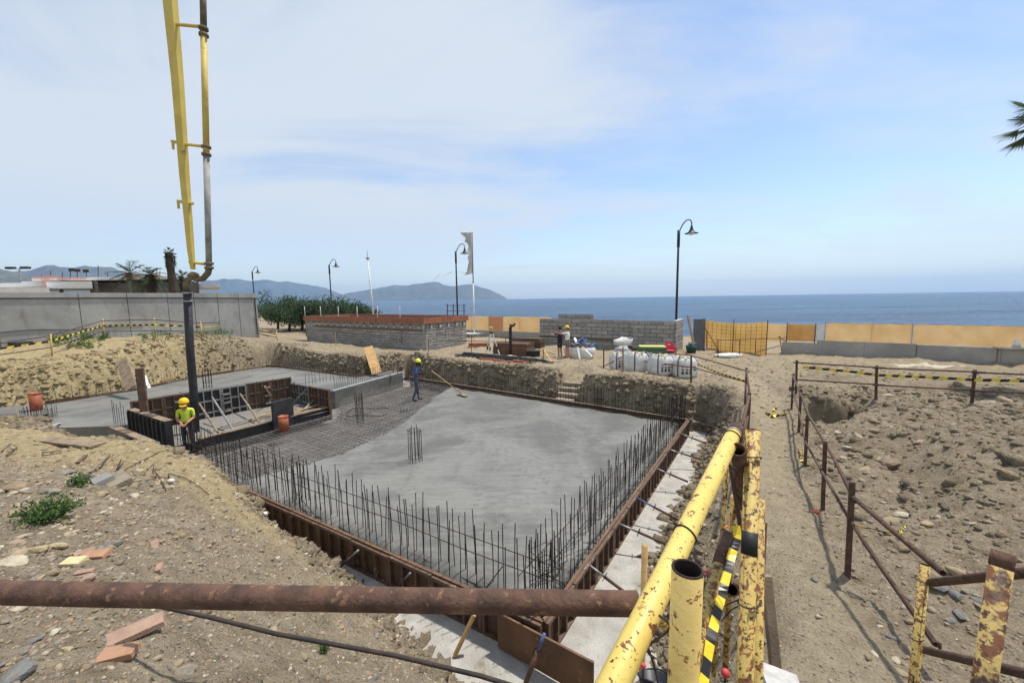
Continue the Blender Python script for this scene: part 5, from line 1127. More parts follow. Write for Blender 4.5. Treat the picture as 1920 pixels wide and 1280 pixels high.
c = MB(); c.box(G+Rm@Vector((0,0,.42)), (.5,.5,.04), R(-8)); c.build('seat', M['redp'], ch, bevel=.015)
c = MB(); vs = []; 
for j in range(7):
    f = j/6
    for i in range(7):
        gq = i/6-.5; vs.append(G+Rm@Vector((gq*.52*(1-.22*f*f), .26+.10*f-.10*(abs(gq)*2)**2, .42+.46*f-.05*(abs(gq)*2)**2*f)))
for j in range(7):
    for i in range(7): vs.append(vs[j*7+i]+Rm@Vector((0,.02,0)))
fs = []
for j in range(6):
    for i in range(6): q = (j*7+i,j*7+i+1,(j+1)*7+i+1,(j+1)*7+i); fs += [q, tuple(49+r for r in reversed(q))]
c.add(vs, fs).build('backrest', M['redp'], ch, True)
for sx in (-1,1):
    c = MB(); c.bar(G+Rm@Vector((sx*.27,-.22,.64)), G+Rm@Vector((sx*.27,.28,.64)), .06, .03); c.build('armrest', M['redp'], ch, bevel=.008)
    for sy in (-1,1): c = MB(); c.bar(G+Rm@Vector((sx*.27,sy*.25,0)), G+Rm@Vector((sx*.25,sy*.22,.64 if sy < 0 else .42)), .05, .04); c.build('leg', M['redp'], ch)
c = MB(); c.box(G+Rm@Vector((0,.235,.72)), (.14,.01,.05), R(-8)); c.build('print', M['whitepaint'], ch)
g = hit(1296,664,-3.4); z = gz(g.x,g.y); bc = thing('rubble_bucket', Vector((g.x,g.y,z)), 'dark green bucket heaped with rubble beside the leaning plank', 'bucket')
c = MB(); c.tube([(g.x,g.y,z),(g.x,g.y,z+.42)], [.24,.32], 20, inner=.93); c.build('bucket_wall', mat('dark_green_plastic', lin(36,72,66), lin(30,60,56), 5, .5, .05), bc, True)
c = MB()
for k in range(10): q = k*2.4; c.blob((g.x+.2*math.cos(q)*(k % 3)/2, g.y+.2*math.sin(q)*(k % 3)/2, z+.46+.06*(k % 2)), (.1,.08,.08), k, 7, 5, .5)
c.build('rubble', mat('dark_rubble', lin(78,86,98), lin(120,124,130), 12, .9, .4), bc)
# white pipes, boards and sheet by the orange mesh
for (x0,y0,x1,y1,lb) in ((1318,654,1330,650,'short white pipe lying by the dark sheet'),(1315,650,1322,646,'second short white pipe lying behind the first')):
    a, b = hit(x0,y0,-3.3), hit(x1,y1,-3.25); c = MB(); c.tube([a,b], .13, 14, inner=.9); mark(c.build('white_pipe', M['whitepaint'], smooth=True), lb, 'pipe')
c = MB(); a, b = hit(1322,664,-3.33), hit(1340,654,-3.33); c.bar(a,b,.6,.05); mark(c.build('plank', M['timber']), 'grey board on the ground in front of the orange mesh fence', 'plank')
c = MB(); g = hit(1366,669,-3.36); c.blob((g.x,g.y,gz(g.x,g.y)+.06), (.75,.35,.14), 12, 14, 6, .3); mark(c.build('white_sheet', M['bag'], smooth=True), 'white crumpled plastic sheet at the foot of the orange mesh fence', 'sheet')
# ------------------------------------------------------------------ material stacks in the middle
def stackbox(name, x, yb0, size, ang, m, label, cat, n=1, gap=.012):
    g = hit(x,yb0,-3.4); z = gz(g.x,g.y); root = thing(name, Vector((g.x,g.y,z)), label, cat)
    for k in range(n):
        c = MB(); j = random.uniform(-.04,.04); c.box((g.x+j,g.y+j,z+size[2]*(k+.5)/n), (size[0]*random.uniform(.94,1.02),size[1],size[2]/n-gap), ang+random.uniform(-.03,.03)); c.build('board' if cat != 'pallet' else 'deck', M[m] if isinstance(m,str) else m, root)
    return root
stackbox('board_stack', 963,662,(2.4,1.1,.75),R(-28),'ply','stack of pale brown boards beside the rusty standpipe','board stack',9)
stackbox('board_stack', 990,652,(2.2,.9,.62),R(-25),'form','stack of red-brown form boards behind the pale board stack','board stack',6)
g = hit(958,664,-3.4); sp_ = thing('standpipe', Vector((g.x,g.y,gz(g.x,g.y))), 'dark hooked standpipe rising by the board stacks', 'pipe')
c = MB(); yq = g.y; c.tube([Vector((g.x,yq,-3.5)), at(957,640,yq), at(957,616,yq), at(958,611,yq), at(964,609,yq)], .1, 10); c.build('pipe', M['formdark'], sp_, True); c = MB(); c.tube([at(963,612,yq), at(966,606,yq)], .05, 8); c.build('hook', M['rust'], sp_)
c = MB(); c.tube([at(957,612,yq), at(956,607,yq)], .04, 6); c.build('pin', M['rust'], sp_)
M['brickp'] = mat('red_brick', lin(178,106,82), lin(150,86,66), 7, .9, .5, 50)
g = hit(899,650,-3.35); bs = thing('brick_pile', Vector((g.x,g.y,gz(g.x,g.y))), 'small pile of red bricks left of the board stacks', 'brick pile')
for k in range(24): c = MB(); c.box((g.x+(k % 6)*.26-.65,g.y+((k//6) % 2)*.14,gz(g.x,g.y)+.07+.12*(k//12)), (.24,.115,.1), random.uniform(-.2,.2)); c.build('brick', M['brickp'], bs)
g = hit(1087,670,-3.4); z = gz(g.x,g.y); rp = thing('rubbish_bag', Vector((g.x,g.y,z)), 'open white big bag heaped with blue plastic and wood scraps', 'bag')
c = MB(); n = 20; vs = []
for f,k in ((0,.9),(.25,1.05),(.5,1.1),(.62,1.0)):
    for i in range(n): q = 2*math.pi*i/n; vs.append((g.x+.82*k*math.cos(q)*(1+.05*math.sin(5*q)), g.y+.7*k*math.sin(q), z+f))
c.add(vs, [(r*n+i, r*n+(i+1)%n, (r+1)*n+(i+1)%n, (r+1)*n+i) for r in range(3) for i in range(n)]).build('bag_body', M['bag'], rp, True)
M['bluepl'] = mat('blue_plastic', lin(58,116,188), lin(44,96,164), 6, .45, .3)
for k in range(26):
    q = random.uniform(0,6.28); r_ = random.uniform(0,.62); h = .6+.45*(1-r_/.62)*random.uniform(.6,1); a = Vector((g.x+r_*math.cos(q), g.y+r_*.8*math.sin(q), z+h)); d = Vector((random.uniform(-1,1),random.uniform(-.6,.6),random.uniform(-.35,.35))).normalized()*random.uniform(.25,.5)
    c = MB(); c.bar(a-d, a+d, random.uniform(.08,.2), .03); c.build('scrap', M[('bluepl','pine','bluepl','whitecloth','timber')[k % 5]], rp)
for x0,y0,x1,y1 in ((1083,651,1087,672),(1098,656,1110,668)):
    c = MB(); c.bar(at(x0,y0,g.y-1.0), at(x1,y1,g.y-1.3), .09, .03); c.build('leaning_board', M['whitepaint'], rp)
g = hit(1000,668,-3.4); z = gz(g.x,g.y); cr_ = thing('black_crate', Vector((g.x,g.y,z)), 'black slatted plastic crate on the ground near the two people', 'crate')
for k in range(9): c = MB(); c.box((g.x-.36+.09*k,g.y,z+.2), (.05,.5,.36), R(-10)); c.build('slat', M['blackplastic'], cr_)
for zz in (.03,.38): c = MB(); c.box((g.x,g.y,z+zz), (.84,.54,.04), R(-10)); c.build('rim', M['blackplastic'], cr_)
# surveyor's tripod
g = hit(922,672,-3.4); z = gz(g.x,g.y); tpd = thing('survey_tripod', Vector((g.x,g.y,z)), 'survey tripod with yellow head left of the board stacks', 'tripod'); tpz = z+1.35
for q in (.3,2.4,4.5):
    c = MB(); c.tube([(g.x+.5*math.cos(q),g.y+.5*math.sin(q),z),(g.x+.08*math.cos(q),g.y+.08*math.sin(q),tpz)], .035, 7); c.build('leg', M['whitepaint'], tpd); c = MB(); c.tube([(g.x+.36*math.cos(q),g.y+.36*math.sin(q),z+.42),(g.x+.3*math.cos(q),g.y+.3*math.sin(q),z+.6)], .05, 7); c.build('clamp', M['blackplastic'], tpd)
c = MB(); c.box((g.x,g.y,tpz+.05),(.2,.2,.1)); c.build('head_plate', M['blackplastic'], tpd); c = MB(); c.box((g.x,g.y,tpz+.24),(.22,.26,.28)); c.build('instrument', M['yellow_post'], tpd, bevel=.03)
# bundles of dark bars and pipes along the bank top
bd_ = thing('bar_bundle', hit(950,678,-3.35), 'bundle of dark bars and pipes lying along the bank behind the blue-shirted worker', 'bar bundle')
for k in range(16):
    o_ = random.uniform(-4,4); a, b = hit(860+random.uniform(-8,30),666+random.uniform(-1,3)+k*.25,-3.33), hit(1010+random.uniform(-30,50),683+random.uniform(-2,2)+k*.25,-3.35)
    a.z = gz(a.x,a.y)+.05+.03*(k % 4); b.z = gz(b.x,b.y)+.05+.03*(k % 4); c = MB(); c.tube([a,b], random.choice((.02,.03,.04)), 6); c.build('bar', M['formdark'] if k % 3 else M['blackplastic'], bd_)
for k in range(10):
    g = hit(905+k*9,676+k*1.2,-3.35); c = MB(); c.box((g.x,g.y-.2,gz(g.x,g.y-.2)+.05), (.3,.14,.1), random.uniform(-.5,.5)); mark(c.build('loose_brick', M['brickp']), f'{["first","second","third","fourth","fifth","sixth","seventh","eighth","ninth","tenth"][k]} loose red brick from the left beside the dark bar bundle', 'brick', 'loose bricks by the bar bundle')
for (x0,y0,x1,y1,lb) in ((1017,652,1037,682,'pale yellow batten leaning by the two people'),(1010,656,1040,664,'pale batten lying behind the leaning batten'),(1060,660,1066,672,'short pale batten at the feet of the two people')):
    c = MB(); c.bar(at(x0,y0,21.4), hit(x1,y1,-3.36), .09, .03); mark(c.build('batten', M['pine']), lb, 'batten')
c = MB(); p = at(1019,653,21.2); c.bar((p.x,p.y,gz(p.x,p.y)-.1), p, .08, .08); mark(c.build('short_post', M['pine']), 'short orange-brown post near the two people', 'post')
# plank ramp down the bank, grey plank on the clay bank
c = MB(); c.bar(at(690,650,21.9), at(707,700,20.2), .50, .05, (0,-.5,1)); mark(c.build('plank_ramp', M['pine']), 'wide orange plywood plank sloping down the bank left of the blue-shirted worker', 'plank')
c = MB(); c.bar(at(228,674,17.2), at(246,728,16.1), .42, .06, (0,-1,.6)); mark(c.build('wide_board', M['timber']), 'wide grey board leaning on the clay bank behind the steel column', 'board')
g0 = hit(725,695,-3.7)
bh = thing('timber_trestle', g0, 'pale timber batter boards at the back corner of the mesh area', 'trestle')
for (x0,y0,x1,y1) in ((722,678,722,697),(738,678,738,698),(746,680,746,700),(723,681,762,683)):
    c = MB(); c.bar(at(x0,y0,20.4), at(x1,y1,20.4), .07, .05); c.build('batten', M['timber'], bh)
# concrete steps up the sea-side bank
M['dirtystep'] = conc('dirty_concrete', lin(156,144,124), lin(128,116,98), 2.0, .9)
st = thing('earth_steps', STEP_A, 'three pale concrete steps climbing the sea-side bank', 'steps')
for k in range(4):
    f = (k+.15)/5.2; p = lerp(STEP_A, STEP_B, f); d = (STEP_B-STEP_A).to_2d().to_3d().normalized(); c = MB(); c.box((p.x,p.y,p.z+.0), (.9*random.uniform(.85,1.05),.30,.13), math.atan2(d.y,d.x)-math.pi/2+random.uniform(-.06,.06)); c.build('step', M['dirtystep'], st, bevel=.012)

# ------------------------------------------------------------------ people
M['skin'] = mat('skin', lin(186,134,104), lin(166,114,88), 8, .6, .1); M['skin_d'] = mat('dark_skin', lin(70,48,38), lin(58,40,32), 8, .6, .1)
M['hivis'] = mat('hi_vis_cloth', lin(206,226,72), lin(184,204,60), 9, .8, .4, 30); M['darktr'] = mat('dark_trousers', lin(46,46,50), lin(36,36,40), 9, .9, .4, 30)
M['bluesh'] = mat('blue_shirt', lin(78,108,168), lin(62,90,146), 9, .85, .4, 30); M['greytr'] = mat('grey_trousers', lin(84,92,108), lin(66,72,86), 9, .9, .4, 30)
M['whitesh'] = mat('white_shirt', lin(232,230,228), lin(212,210,208), 9, .85, .4, 30); M['olive'] = mat('olive_shorts', lin(128,120,100), lin(108,102,86), 9, .9, .4, 30); M['navy'] = mat('navy_cloth', lin(52,56,68), lin(40,44,54), 9, .9, .4, 30)
M['helm_y'] = mat('yellow_helmet', lin(242,196,30), lin(232,184,26), 3, .35, 0); M['helm_g'] = mat('lime_helmet', lin(222,232,50), lin(208,218,44), 3, .35, 0); M['hair'] = mat('dark_hair', lin(34,28,26), lin(26,22,20), 20, .8, .4); M['boot'] = mat('boots', lin(44,38,34), lin(34,30,28), 9, .7, .2); M['eye'] = mat('eye', lin(30,26,24), None, 5, .3, 0)
TMP = bpy.data.scenes.new('tmp')
def person(base, yaw, J, mats, label, helmet=None, hair=False, scale=1.0, shade=False):
    """J: joint name -> (x right, y forward, z up) in metres; x mirrored names r_/l_."""
    root = thing('person', base, label, 'person'); Rm = Matrix.Rotation(yaw,3,'Z'); B = Vector(base)
    W = lambda p: B+Rm@(Vector(p)*scale)
    vs = []; rad = []; ed_ = []; reg = []
    def add(p, r, g, par=None):
        vs.append(W(p)); rad.append((r[0]*scale, r[1]*scale) if isinstance(r, tuple) else (r*scale, r*scale)); reg.append(g)
        if par is not None: ed_.append((par, len(vs)-1))
        return len(vs)-1
    pel = add(J['pelvis'], (.135,.11), 1); wa_ = add(J['waist'], (.125,.10), 0, pel); ch_ = add(J['chest'], (.14,.11), 0, wa_); nk = add(J['neck'], .058, 2, ch_); hd = add(J['head'], (.078,.09), 2, nk); tp_ = add(Vector(J['head'])+Vector((0,-.005,.10)), (.07,.08), 2, hd)
    hf = J.get('face', Vector((0,1,0))); hf = Vector(hf).normalized(); add(Vector(J['head'])+hf*.105+Vector((0,0,.0)), .014, 2, hd)
    for s in ('l','r'):
        sg = -1 if s == 'l' else 1
        sh = add(J[s+'sh'], .060, 0, ch_); ue = add(lerp(J[s+'sh'],J[s+'el'],.5), .050, 0 , sh); e_ = add(J[s+'el'], .043, 3, ue); fo = add(lerp(J[s+'el'],J[s+'wr'],.45), .042, 3, e_); w_ = add(J[s+'wr'], .029, 3, fo)
        hv = (Vector(J[s+'wr'])-Vector(J[s+'el'])).normalized(); sd = hv.cross(Vector((0,0,1))); sd = sd.normalized() if sd.length > .05 else Vector((1,0,0)); pm_ = add(Vector(J[s+'wr'])+hv*.06, (.036,.02), 3, w_); up_ = sd.cross(hv)
        for k in range(4):
            b_ = Vector(J[s+'wr'])+hv*.085+sd*(k-1.5)*.021; ln_ = (.065,.078,.074,.058)[k]; f1 = add(b_, .0095, 3, pm_); f2_ = add(b_+hv*ln_*.55-up_*.012, .0085, 3, f1); add(b_+hv*ln_*.85-up_*.034, .0075, 3, f2_)
        t0 = add(Vector(J[s+'wr'])+hv*.035+sd*sg*.035, .011, 3, pm_); add(Vector(J[s+'wr'])+hv*.075+sd*sg*.055-up_*.015, .0095, 3, t0)
        hp = add(J[s+'hip'], (.092,.095), 1, pel); th = add(lerp(J[s+'hip'],J[s+'kn'],.5), .08, 1, hp); kn = add(J[s+'kn'], .060, 4, th); cf = add(lerp(J[s+'kn'],J[s+'an'],.35), .058, 4, kn); an = add(J[s+'an'], .042, 4, cf)
        ft = J.get(s+'foot', Vector((0,1,0))); hl = add(Vector(J[s+'an'])+Vector((0,0,-.055)), .042, 5, an); add(Vector(J[s+'an'])+Vector(ft).normalized()*.16+Vector((0,0,-.065)), (.042,.03), 5, hl)
    me = bpy.data.meshes.new('body'); me.from_pydata([tuple(v-B) for v in vs], ed_, []); o = bpy.data.objects.new('tmpbody', me); TMP.collection.objects.link(o)
    sk_ = o.modifiers.new('s','SKIN'); sk_.use_smooth_shade = True; o.modifiers.new('u','SUBSURF').levels = 2
    for i, d in enumerate(me.skin_vertices[0].data): d.radius = rad[i]; d.use_root = (i == 0)
    TMP.view_layers[0].update(); dg = TMP.view_layers[0].depsgraph; nm = bpy.data.meshes.new_from_object(o.evaluated_get(dg)); bpy.data.objects.remove(o)
    nm.materials.clear()
    for m in mats: nm.materials.append(M[m])
    A_ = np.array([tuple(v-B) for v in vs]); segs = [(a,b,reg[b]) for a,b in ed_]
    ctr = np.zeros(len(nm.polygons)*3); nm.polygons.foreach_get('center', ctr); ctr = ctr.reshape(-1,3); best = np.full(len(ctr), 9.0); bi = np.zeros(len(ctr), int)
    for a,b,g in segs:
        ab = A_[b]-A_[a]; t_ = np.clip((ctr-A_[a])@ab/(float(ab@ab)+1e-9), 0, 1); d = np.linalg.norm(ctr-A_[a]-ab*t_[:,None], axis=1)/(rad[a][0]*(1-t_)+rad[b][0]*t_+.02)
        k_ = d < best; best = np.where(k_, d, best); bi = np.where(k_, np.where(t_ < .5, reg[a], g), bi)
    nm.polygons.foreach_set('material_index', bi.astype(np.int32)); nm.polygons.foreach_set('use_smooth', np.ones(len(ctr), bool))
    nm.name = 'body'; bo = bpy.data.objects.new('body', nm); C.objects.link(bo); bo.parent = root; ORI[bo] = B
    H = Vector(J['head']); sdv = hf.cross(Vector((0,0,1))).normalized()
    c = MB()
    for q in (-1,1): c.blob(W(H+hf*.085+sdv*q*.032+Vector((0,0,.03))), .011, 2, 8, 6, 0)
    c.build('eyes', M['eye'], root)
    c = MB(); c.blob(W(H+hf*.088+Vector((0,0,-.045))), (.022,.012,.007), 2, 8, 5, 0, Rm); c.build('mouth', M['brickp'], root)
    for q in (-1,1): c = MB(); c.blob(W(H+sdv*q*.085+Vector((0,0,.01))), (.014,.025,.034), 2, 8, 6, 0, Rm); c.build('ear', M[mats[2]], root, True)
    if hair or helmet:
        c = MB(); c.blob(W(H+Vector((0,0,.055))-hf*.02), (.095*scale,.11*scale,.10*scale), 5, 14, 9, .05, Rm); c.build('hair', M['hair'], root, True)
    if helmet:
        hc = W(H+Vector((0,0,.075))); c = MB(); c.lathe(hc, [(0,.135),(.05,.13),(.09,.105),(.118,.06),(.128,0),(.13,-.012),(.122,-.014)], 20, Rm); c.build('helmet', M[helmet], root, True)
        c = MB(); bv = [hc+Rm@(hf*.10+sdv*x*.085+Vector((0,0,-.005))) for x in (-1,-.5,0,.5,1)]+[hc+Rm@(hf*(.185-.03*abs(x))+sdv*x*.075+Vector((0,0,-.025))) for x in (-1,-.5,0,.5,1)]
        c.add(bv+[v-Vector((0,0,.008)) for v in bv], [(i,i+1,i+6,i+5) for i in range(4)]+[(10+i+1,10+i,10+i+5,10+i+6) for i in range(4)]+[(5+i,6+i,16+i,15+i) for i in range(4)]); c.build('helmet_brim', M[helmet], root, True)
    return root
STAND = dict(pelvis=(0,0,.95), waist=(0,0,1.12), chest=(0,0,1.34), neck=(0,.01,1.50), head=(0,.03,1.62), lsh=(-.18,0,1.42), rsh=(.18,0,1.42), lel=(-.25,.0,1.14), rel=(.25,0,1.14), lwr=(-.26,.08,.90), rwr=(.26,.08,.90),
             lhip=(-.09,0,.92), rhip=(.09,0,.92), lkn=(-.10,.02,.5), rkn=(.10,.02,.5), lan=(-.11,-.02,.09), ran=(.11,-.02,.09))
def pose(**k): d = dict(STAND); d.update(k); return d
# worker in lime shirt guiding the hose: faces the camera, looking down to the right
gp = at(345,748,11.3); g0 = Vector((gp.x, gp.y, gp.z-1.59))
person(g0, R(205), pose(head=(0,.06,1.60), face=(0,.85,-.35), lsh=(-.19,.02,1.42), rsh=(.19,.02,1.42), lel=(-.22,.04,1.15), rel=(.22,.03,1.14), lwr=(-.09,.25,1.04), rwr=(.06,.26,1.03)), ('hivis','darktr','skin','skin','darktr','boot'), 'worker in lime shirt and yellow helmet guiding the pump hose', 'helm_y', True, .90)
# worker in blue shirt, side on, pushing a long float over the wet concrete
b0 = hit(781,750,-4.28); b0.z = -4.29
bw = person(b0, R(-70), pose(pelvis=(0,-.03,.95), chest=(0,.04,1.34), neck=(0,.08,1.49), head=(0,.13,1.60), face=(.0,.9,-.4), lsh=(-.18,.05,1.42), rsh=(.18,.04,1.42), lel=(-.24,.13,1.14), rel=(.24,-.02,1.12), lwr=(-.12,.42,1.15), rwr=(.10,.26,1.0), lkn=(-.1,.06,.5), rkn=(.1,.0,.5), lan=(-.12,.10,.09), ran=(.11,-.16,.09)), ('bluesh','greytr','skin_d','skin_d','greytr','boot'), 'worker in blue shirt and lime helmet smoothing the wet concrete', 'helm_g', True)
fo_ = thing('bull_float', hit(866,740,Z_SLAB), 'long-handled wooden float held by the blue-shirted worker', 'float')
c = MB(); h0 = at(812,697,b0.y-.15); h1 = hit(866,738,Z_SLAB+.05); c.tube([h0+(h0-h1)*.05, h1], .022, 8); c.build('handle', M['pine'], fo_, True)
c = MB(); p = hit(867,741,Z_SLAB); c.bar(p+Vector((-.22,.26,.03)), p+Vector((.2,-.22,.03)), .2, .03); c.build('blade', M['timber'], fo_, bevel=.005)
# two people talking and pointing by the block wall
w0 = hit(1064,674,-3.4); w0.z = gz(w0.x,w0.y)
person(w0, R(60), pose(lel=(-.28,.28,1.36), lwr=(-.26,.52,1.42), rel=(.25,.05,1.13), rwr=(.17,.22,1.0), rsh=(.18,0,1.42), face=(-.2,1,.1)), ('whitesh','olive','skin','skin','skin','boot'), 'person in white shirt and yellow helmet pointing toward the sea', 'helm_y', True)
w1_ = hit(1050,672,-3.4); w1_.z = gz(w1_.x,w1_.y)
person(w1_, R(40), pose(lel=(-.30,.16,1.28), lwr=(-.24,.42,1.36), face=(-.1,1,.05)), ('navy','navy','skin','skin','skin','boot'), 'person in dark shirt and shorts standing beside the white-shirted one', None, True)

bpy.data.scenes.remove(TMP)
# ------------------------------------------------------------------ stones
def ico(sub, seed, flat=.6, amp=.35):
    bm = bmesh.new(); bmesh.ops.create_icosphere(bm, subdivisions=sub, radius=1.0); rd = random.Random(seed)
    ks = [Vector((rd.uniform(-1,1),rd.uniform(-1,1),rd.uniform(-1,1))).normalized() for _ in range(7)]; cut = [rd.uniform(.42,.85) for _ in ks]
    for v in bm.verts:
        for k, c_ in zip(ks, cut):
            dd = v.co.dot(k)
            if dd > c_: v.co -= k*(dd-c_)*.85
        v.co *= 1+rd.uniform(-amp,amp)*.18; v.co.x *= rd.uniform(.99,1.01)
        v.co.z *= flat
    sx_ = rd.uniform(.9,1.35)
    for v in bm.verts: v.co.x *= sx_
    me = bpy.data.meshes.new('stone'); bm.to_mesh(me); bm.free(); return me
STC = [('grey',lin(138,133,123),lin(114,110,102)),('blue',lin(120,120,117),lin(98,98,96)),('tan',lin(168,150,122),lin(146,129,103)),('pale',lin(190,180,157),lin(168,158,136)),('brown',lin(142,124,101),lin(118,102,82)),('pink',lin(162,140,122),lin(142,121,104)),('yellow',lin(180,166,130),lin(160,145,112))]
SM = []
for nm_, c1, c2 in STC:
    m = mat('stone_'+nm_, c1, c2, 18, .95, .7, 90, spots=[(lin(150,132,106),7,.50,.66),(lin(104,92,76),30,.62,.74)])
    for k in range(3):
        me = ico(2, len(SM)*7+k, .42+.22*(k % 3)/2); me.materials.append(m); me.polygons.foreach_set('use_smooth', [False]*len(me.polygons)); SM.append(me)
def scatter(n, r0, r1, seed):
    g_ = np.random.default_rng(seed); r = np.exp(g_.uniform(math.log(r0), math.log(r1), n)); a = g_.uniform(R(-60), R(58), n); return r*np.sin(a), r*np.cos(a), g_
def stone_weight(x, y):
    gm = sstep(1.2,-1.2,x)*sstep(7.2,4.8,y+.25*(x+6))*(.30+.70*sstep(-.8,-2.4,x+.3*y)); cl = sstep(-3,-5,x)*sstep(5,7,y)*.18; rt = sstep(1.6,3.0,x)*(1-path_mask(x,y))*np.where(x-.62*y > .7, .30, .30); fa_ = sstep(10,14,y)*.35
    return np.clip(np.maximum(np.maximum(gm, cl), np.maximum(rt, fa_)), 0, 1)
cnt = 0; x, y, g_ = scatter(2200, 1.7, 15, 3); ok = (sdf(x,y,PIT) > .12) & (g_.uniform(0,1,2200) < stone_weight(x,y)) & (sdf(x,y,HOLE) > .1); zz = gzv(x,y)
for i in np.nonzero(ok)[0]:
    if cnt >= 90: break
    r = math.hypot(x[i],y[i]); s_ = min(.16, max(.005*r, .030*math.exp(g_.normal(0,.45))*(.6+.09*r)))
    o = inst(random.choice(SM), 'stone', ground, (x[i],y[i],zz[i]+s_*.02), (g_.normal(0,.25),g_.normal(0,.25),g_.uniform(0,6.3)), (s_*g_.uniform(.8,1.4),s_*g_.uniform(.7,1.1),s_*g_.uniform(.6,1.1))); cnt += 1
def put_stone(px_, py_, w_px, k, flat=1.0, rot=None):     # a stone seen at this place
    p = ground_at(px_, py_); s_ = w_px/FPX*math.hypot(p.x,p.y)*.33; inst(SM[k], 'stone', ground, (p.x,p.y,p.z+s_*.04), (random.uniform(-.2,.2),random.uniform(-.2,.2),rot if rot is not None else random.uniform(0,6.3)), (s_,s_*.75,s_*.85*flat))
for (a,b,w,k) in [(30,1042,34,6),(70,1035,42,20),(135,1000,22,9),(108,1027,36,18),(205,1024,38,5),(95,925,36,2),(25,917,48,12),(250,930,22,11),(125,890,26,1),(190,928,24,7),(65,950,30,8),(20,965,26,13),(345,1262,44,2),(330,1245,30,13),(640,1095,18,10),(285,945,26,0),(300,958,20,4),(20,1060,50,11),(360,1160,22,15),(375,1157,18,8),(125,1220,26,20),(60,1205,30,3),(100,1185,26,9),(860,1215,40,13),(845,1190,26,1),(905,1255,30,2),(780,1250,50,12),(820,1260,34,0),(700,1275,30,5),
    (1672,870,46,14),(1660,862,30,13),(1893,893,34,14),(1620,880,30,6),(1590,840,26,11),(1545,842,22,8),(1570,812,26,9),(1610,818,22,8),(1640,808,24,7),(1795,1075,34,8),(1690,968,30,10),(1675,980,34,8),(1740,982,28,7),(1690,1030,30,14),(1555,990,16,13),(1800,1160,28,4),(1780,1165,22,3),(1855,755,28,9),(1885,750,24,8),(1668,742,22,9),(1650,735,24,13),(1640,790,22,13),(1580,860,22,7),(1680,1240,28,9),(1690,1265,30,8),(1640,1225,20,9),(1670,1195,26,3),(1760,1105,40,4),(1790,1118,36,5),(1820,1112,34,0),(1840,1130,30,3),(1700,1218,30,13),(955,668,24,9),(1295,668,14,8),(800,664,12,9),(790,658,12,8),(760,660,12,10),(775,664,12,8)]: put_stone(a,b,w,k)
# loose gravel and crumbs: one mass
N = 60000; x, y, g_ = scatter(N, 1.5, 24, 11); wgt = .07+.90*stone_weight(x,y)+.8*sstep(.75,.1,np.abs(sdf(x,y,PIT)-.6))+.35*sstep(-12,-15,x); ok = (sdf(x,y,PIT) > .04) & (g_.uniform(0,1,N) < wgt) & (sdf(x,y,HOLE) > -.05); x, y = x[ok], y[ok]; z = gzv(x,y); n = len(x); r = np.hypot(x,y)
s_ = np.clip(.0026*r*np.exp(g_.normal(0,.55,n))*(.8+.25*r**-.3), .004, .05)
bm = bmesh.new(); bmesh.ops.create_icosphere(bm, subdivisions=1, radius=1.0); iv = np.array([tuple(v.co) for v in bm.verts]); it = np.array([[v.index for v in f.verts] for f in bm.faces]); bm.free()
jit = 1+g_.uniform(-.42,.36,(n,len(iv),1)); P = iv[None]*jit; P = P*(s_[:,None]*np.stack([g_.uniform(.8,1.5,n),g_.uniform(.7,1.1,n),g_.uniform(.4,.8,n)],1))[:,None,:]
an = g_.uniform(0,6.28,n); ca2, sa2 = np.cos(an)[:,None], np.sin(an)[:,None]; P = np.stack([P[...,0]*ca2-P[...,1]*sa2, P[...,0]*sa2+P[...,1]*ca2, P[...,2]], -1)+np.stack([x,y,z+s_*.05],1)[:,None,:]
F = (it[None]+(np.arange(n)*len(iv))[:,None,None]).reshape(-1,3); co_ = P.reshape(-1,3)
me = bpy.data.meshes.new('gravel'); me.vertices.add(len(co_)); me.vertices.foreach_set('co', co_.ravel()); me.loops.add(F.size); me.loops.foreach_set('vertex_index', F.ravel()); me.polygons.add(len(F)); me.polygons.foreach_set('loop_start', np.arange(0,F.size,3)); me.polygons.foreach_set('loop_total', np.full(len(F),3)); me.update(calc_edges=True)
t = NT('mixed_gravel'); rp_ = t.geo.outputs['Random Per Island']; nn_ = t.noise(30, 4, .6)
gcol = t.ramp(rp_, [(0,lin(120,108,90)),(.3,lin(156,139,113)),(.5,lin(136,129,117)),(.62,lin(172,156,128)),(.78,lin(118,114,107)),(.88,lin(196,185,162)),(.95,lin(160,132,112)),(1,lin(150,132,106))])
me.materials.append(t.fin(t.mix(t.rng(nn_,.3,.7,0,.4), gcol, lin(104,90,72)), .95, 0, t.bump(nn_,.4,.01), .2))
gr = bpy.data.objects.new('gravel', me); C.objects.link(gr); gr.parent = ground; gr['kind'] = 'stuff'
# clods of broken earth on the cut faces and on the churned heap
g_ = np.random.default_rng(17); pts = []
for i in range(len(PIT)):
    (ax,ay),(bx_,by_) = PIT[i-1], PIT[i]; L_ = math.hypot(bx_-ax,by_-ay); nn2 = int(L_*(230 if not (ax < -13 and ay > 12) else 330)); f = g_.uniform(0,1,nn2); ex,ey = (bx_-ax)/L_,(by_-ay)/L_
    o_ = g_.uniform(-.05,1,nn2)**1.3*(1.0 if not (ax < -13 and ay > 12) else 2.4); pts.append(np.stack([ax+(bx_-ax)*f+ey*o_, ay+(by_-ay)*f-ex*o_],1))
m_ = 5200; a_ = np.stack([g_.uniform(5,20,m_), g_.uniform(3.2,13,m_)],1); a_ = a_[(a_[:,0]-.62*a_[:,1] > 1.2)]; pts.append(a_)
P2 = np.concatenate(pts); x, y = P2[:,0], P2[:,1]; ok = (sdf(x,y,PIT) > .02) & (path_mask(x,y) < .3); x, y = x[ok], y[ok]; n = len(x); r = np.hypot(x,y); z = gzv(x,y)
